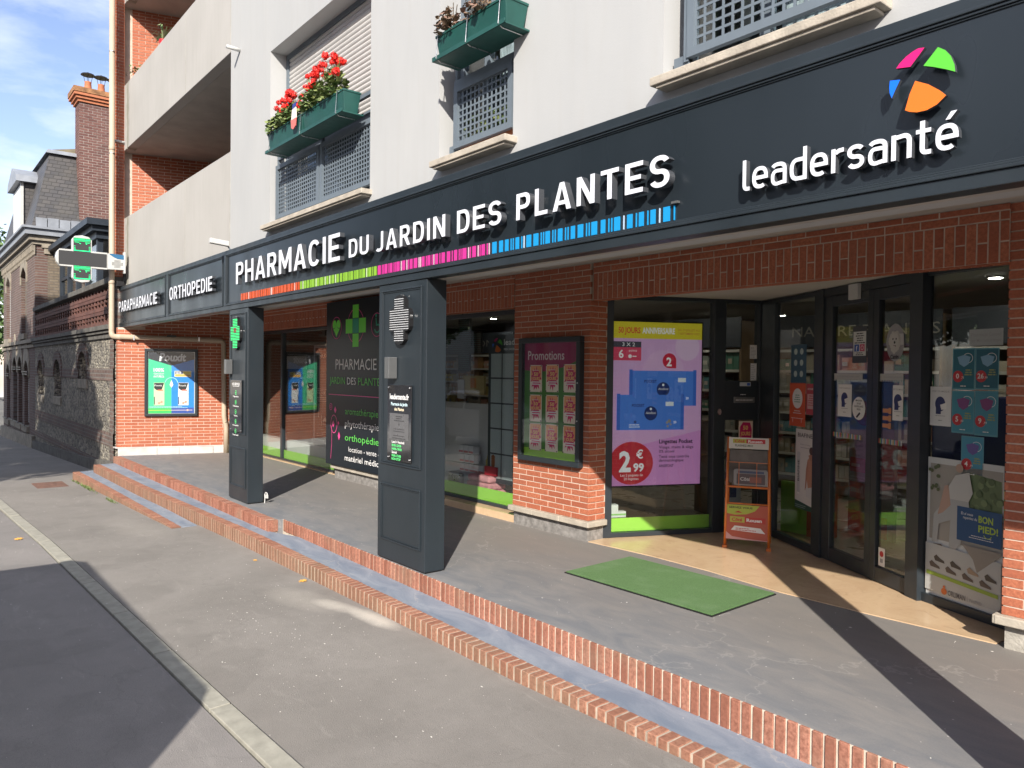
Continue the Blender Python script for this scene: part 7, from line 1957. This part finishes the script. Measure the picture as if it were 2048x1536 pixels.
# across the street: reflected in the shop glass and shading the left of the picture
def house(x0, x1, y0, y1, h, mat, label, roof=M_SLATE, seed=1):
    t = thing('terraced_house', ((x0 + x1) / 2, y1, gz((x0 + x1) / 2)), label, 'house', 'houses across the street')
    zg = gz((x0 + x1) / 2) - .1
    Fh = FR((0, y1, 0), (-1, 0, 0))
    nx_ = max(2, int((x1 - x0) / 2.6)); px = (x1 - x0) / nx_
    holes = [[(-(x0 + (i + .5) * px) - .55, zg + zz), (-(x0 + (i + .5) * px) + .55, zg + zz), (-(x0 + (i + .5) * px) + .55, zg + zz + 1.5), (-(x0 + (i + .5) * px) - .55, zg + zz + 1.5)] for i in range(nx_) for zz in (1.0, 3.9) + ((6.6,) if h > 8.6 else ())]
    mb = MB(); mb.prism(Fh, [(-x1, zg), (-x0, zg), (-x0, zg + h), (-x1, zg + h)], -.3, 0, mat, holes); mb.box(WORLD, x0, x0 + .3, y0, y1 - .3, zg, zg + h, mat); mb.box(WORLD, x1 - .3, x1, y0, y1 - .3, zg, zg + h, mat); mb.build('wall', t)
    for hl in holes:
        mb = MB(); a0, b0, a1, b1 = hl[0][0], hl[0][1], hl[2][0], hl[2][1]
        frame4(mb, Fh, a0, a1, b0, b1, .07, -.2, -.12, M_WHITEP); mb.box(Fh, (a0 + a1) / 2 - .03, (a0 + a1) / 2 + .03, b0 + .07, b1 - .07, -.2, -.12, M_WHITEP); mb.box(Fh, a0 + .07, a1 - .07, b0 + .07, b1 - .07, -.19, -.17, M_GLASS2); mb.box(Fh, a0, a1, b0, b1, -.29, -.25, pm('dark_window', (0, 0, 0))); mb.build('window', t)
    mb = MB(); ym = (y0 + y1) / 2
    mb.add([(x0, y1 + .2, zg + h), (x1, y1 + .2, zg + h), (x1, ym, zg + h + 2), (x0, ym, zg + h + 2), (x0, y0 - .2, zg + h), (x1, y0 - .2, zg + h)], [(0, 1, 2, 3), (3, 2, 5, 4), (0, 3, 4), (1, 5, 2)], roof); mb.build('roof', t)
M_HB1 = pm('cream_render', (.55, .50, .42), .9, .1, 3); M_HB2 = pm('red_brick_render', (.28, .12, .08), .9, .2, 6); M_HB3 = pm('grey_render', (.40, .39, .37), .9, .1, 3)
house(-7.3, 1.5, -23, -13.5, 8.8, M_HB3, 'tall grey terraced house across the street opposite the entrance')
house(1.7, 12, -23, -13.5, 8.2, M_HB2, 'brick terraced house across the street at the near end')
house(-14, -7.5, -23, -13.5, 5.6, M_HB2, 'red brick terraced house across the street')
house(-24, -14.2, -23, -13.5, 6.0, M_HB1, 'cream terraced house across the street')
house(-36, -24.2, -24, -13.5, 6.0, M_HB3, 'grey terraced house across the street')
tree(-10.0, -6.5, 11.4, 2.5, 17000, 21, 'dense street tree across the road nearest the viewer', cz=.70, s=.17)
tree(-13.6, -6.6, 11.4, 2.8, 17000, 22, 'second dense street tree across the road', cz=.68, s=.17)
tree(-18.2, -6.6, 10.6, 2.8, 14000, 23, 'third street tree across the road further down', cz=.66, s=.17)
tree(-22.5, -6.8, 10.2, 2.9, 12000, 24, 'fourth street tree across the road at the far end', cz=.66, s=.17)
# parked vehicles -----------------------------------------------------------------
def vehicle(name, x0, y0, prof, glass, L_, width, col, label, cat, wheels, wr):
    """prof: side outline (along, up) in metres; built as a body with tumblehome"""
    zg = gz(x0 - L_ / 2) - .004
    t = thing(name, (x0 - L_ / 2, y0 - width / 2, zg), label, cat, 'parked vehicles')
    F0 = FR((x0, y0, zg), (-1, 0, 0), (0, 0, 1))   # faces +y
    paint = pm('car_paint_' + name, col, .25, .02, 2, coat=.8)
    def loft(pts, mat, nm, inset=0.0, c=(0, 1)):
        mb = MB(); n = len(pts)
        lay_ = []
        for f in (0, .04, .96, 1):
            y = -f * width
            row = []
            for a, b in pts:
                tum = max(0, (b - .95)) * .16 if b > .95 else 0
                e = .05 if f in (0, 1) else 0
                yy = y - tum if f < .5 else y + tum
                aa = a; bb = b - (e * .8 if b > 1 else 0)
                row.append(F0.P(aa, bb, yy))
            lay_.append(row)
        vs = [p for r in lay_ for p in r]; fs = []
        for k in range(3):
            for i in range(n): j = (i + 1) % n; fs.append((k * n + i, k * n + j, (k + 1) * n + j, (k + 1) * n + i))
        tri = tessellate_polygon([[Vector((a, b, 0)) for a, b in pts]])
        for tr in tri: fs.append(tuple(tr)); fs.append(tuple(3 * n + q for q in reversed(tr)))
        mb.add(vs, fs, mat); return mb.build(nm, t, smooth=False, bevel=.02)
    loft(prof, paint, 'body')
    for g in glass:
        mb = MB()
        for side, s in ((0, 1), (1, -1)):
            def q(a, b):
                tum = max(0, b - .95) * .16
                return F0.P(a, b, (-tum + .004) if side == 0 else (-width + tum - .004))
            mb.add([q(a, b) for a, b in g], [tuple(range(len(g)))], pm('car_glass', (.02, .025, .03), .08, 0, coat=.5))
        mb.build('side_window', t)
    for a in wheels:
        for side in (0, 1):
            w = thing('wheel', F0.P(a, wr, -.02 if side == 0 else -width + .02), None, None); w.parent = t; w.location = WLOC[w.name] - WLOC[t.name]
            c = F0.P(a, wr, -.10 if side == 0 else -width + .10)
            mb = MB(); mb.lathe(c, [(wr * .72, -.1), (wr, -.09), (wr, .09), (wr * .72, .1)], M_BLACK, 26, (0, 1, 0)); mb.build('tyre', w, smooth=False)
            mb = MB(); mb.lathe(c, [(wr * .70, -.095), (wr * .70, .095)], M_STEEL, 20, (0, 1, 0)); mb.build('rim', w)
    return t
van_prof = [(.05, .35), (0, .5), (-.02, 1.2), (.0, 1.92), (.07, 2.03), (3.55, 2.03), (3.75, 1.95), (4.3, 1.16), (4.95, 1.02), (5.1, .8), (5.12, .40), (5.0, .30)]
vehicle('delivery_van', -1.72, -.74, van_prof, [[(3.0, 1.12), (3.0, 1.75), (3.6, 1.75), (4.1, 1.16)]], 5.1, 1.8, (.68, .69, .70), 'white delivery van parked beside the kerb behind the viewer', 'van', (.95, 4.2), .33)
car_prof = [(.0, .30), (-.02, .70), (.25, .84), (1.05, .93), (1.75, 1.38), (2.2, 1.46), (3.2, 1.42), (3.85, 1.0), (4.05, .92), (4.1, .35), (4.0, .25), (.1, .25)]
vehicle('parked_car', -13.2, -1.15, car_prof, [[(1.3, .98), (1.85, 1.32), (2.4, 1.36), (2.4, .98)], [(2.46, .98), (2.46, 1.36), (3.1, 1.33), (3.6, .99)]], 4.1, 1.72, (.72, .73, .74), 'white hatchback parked along the street and mirrored in the shop glass', 'car', (.8, 3.3), .31)
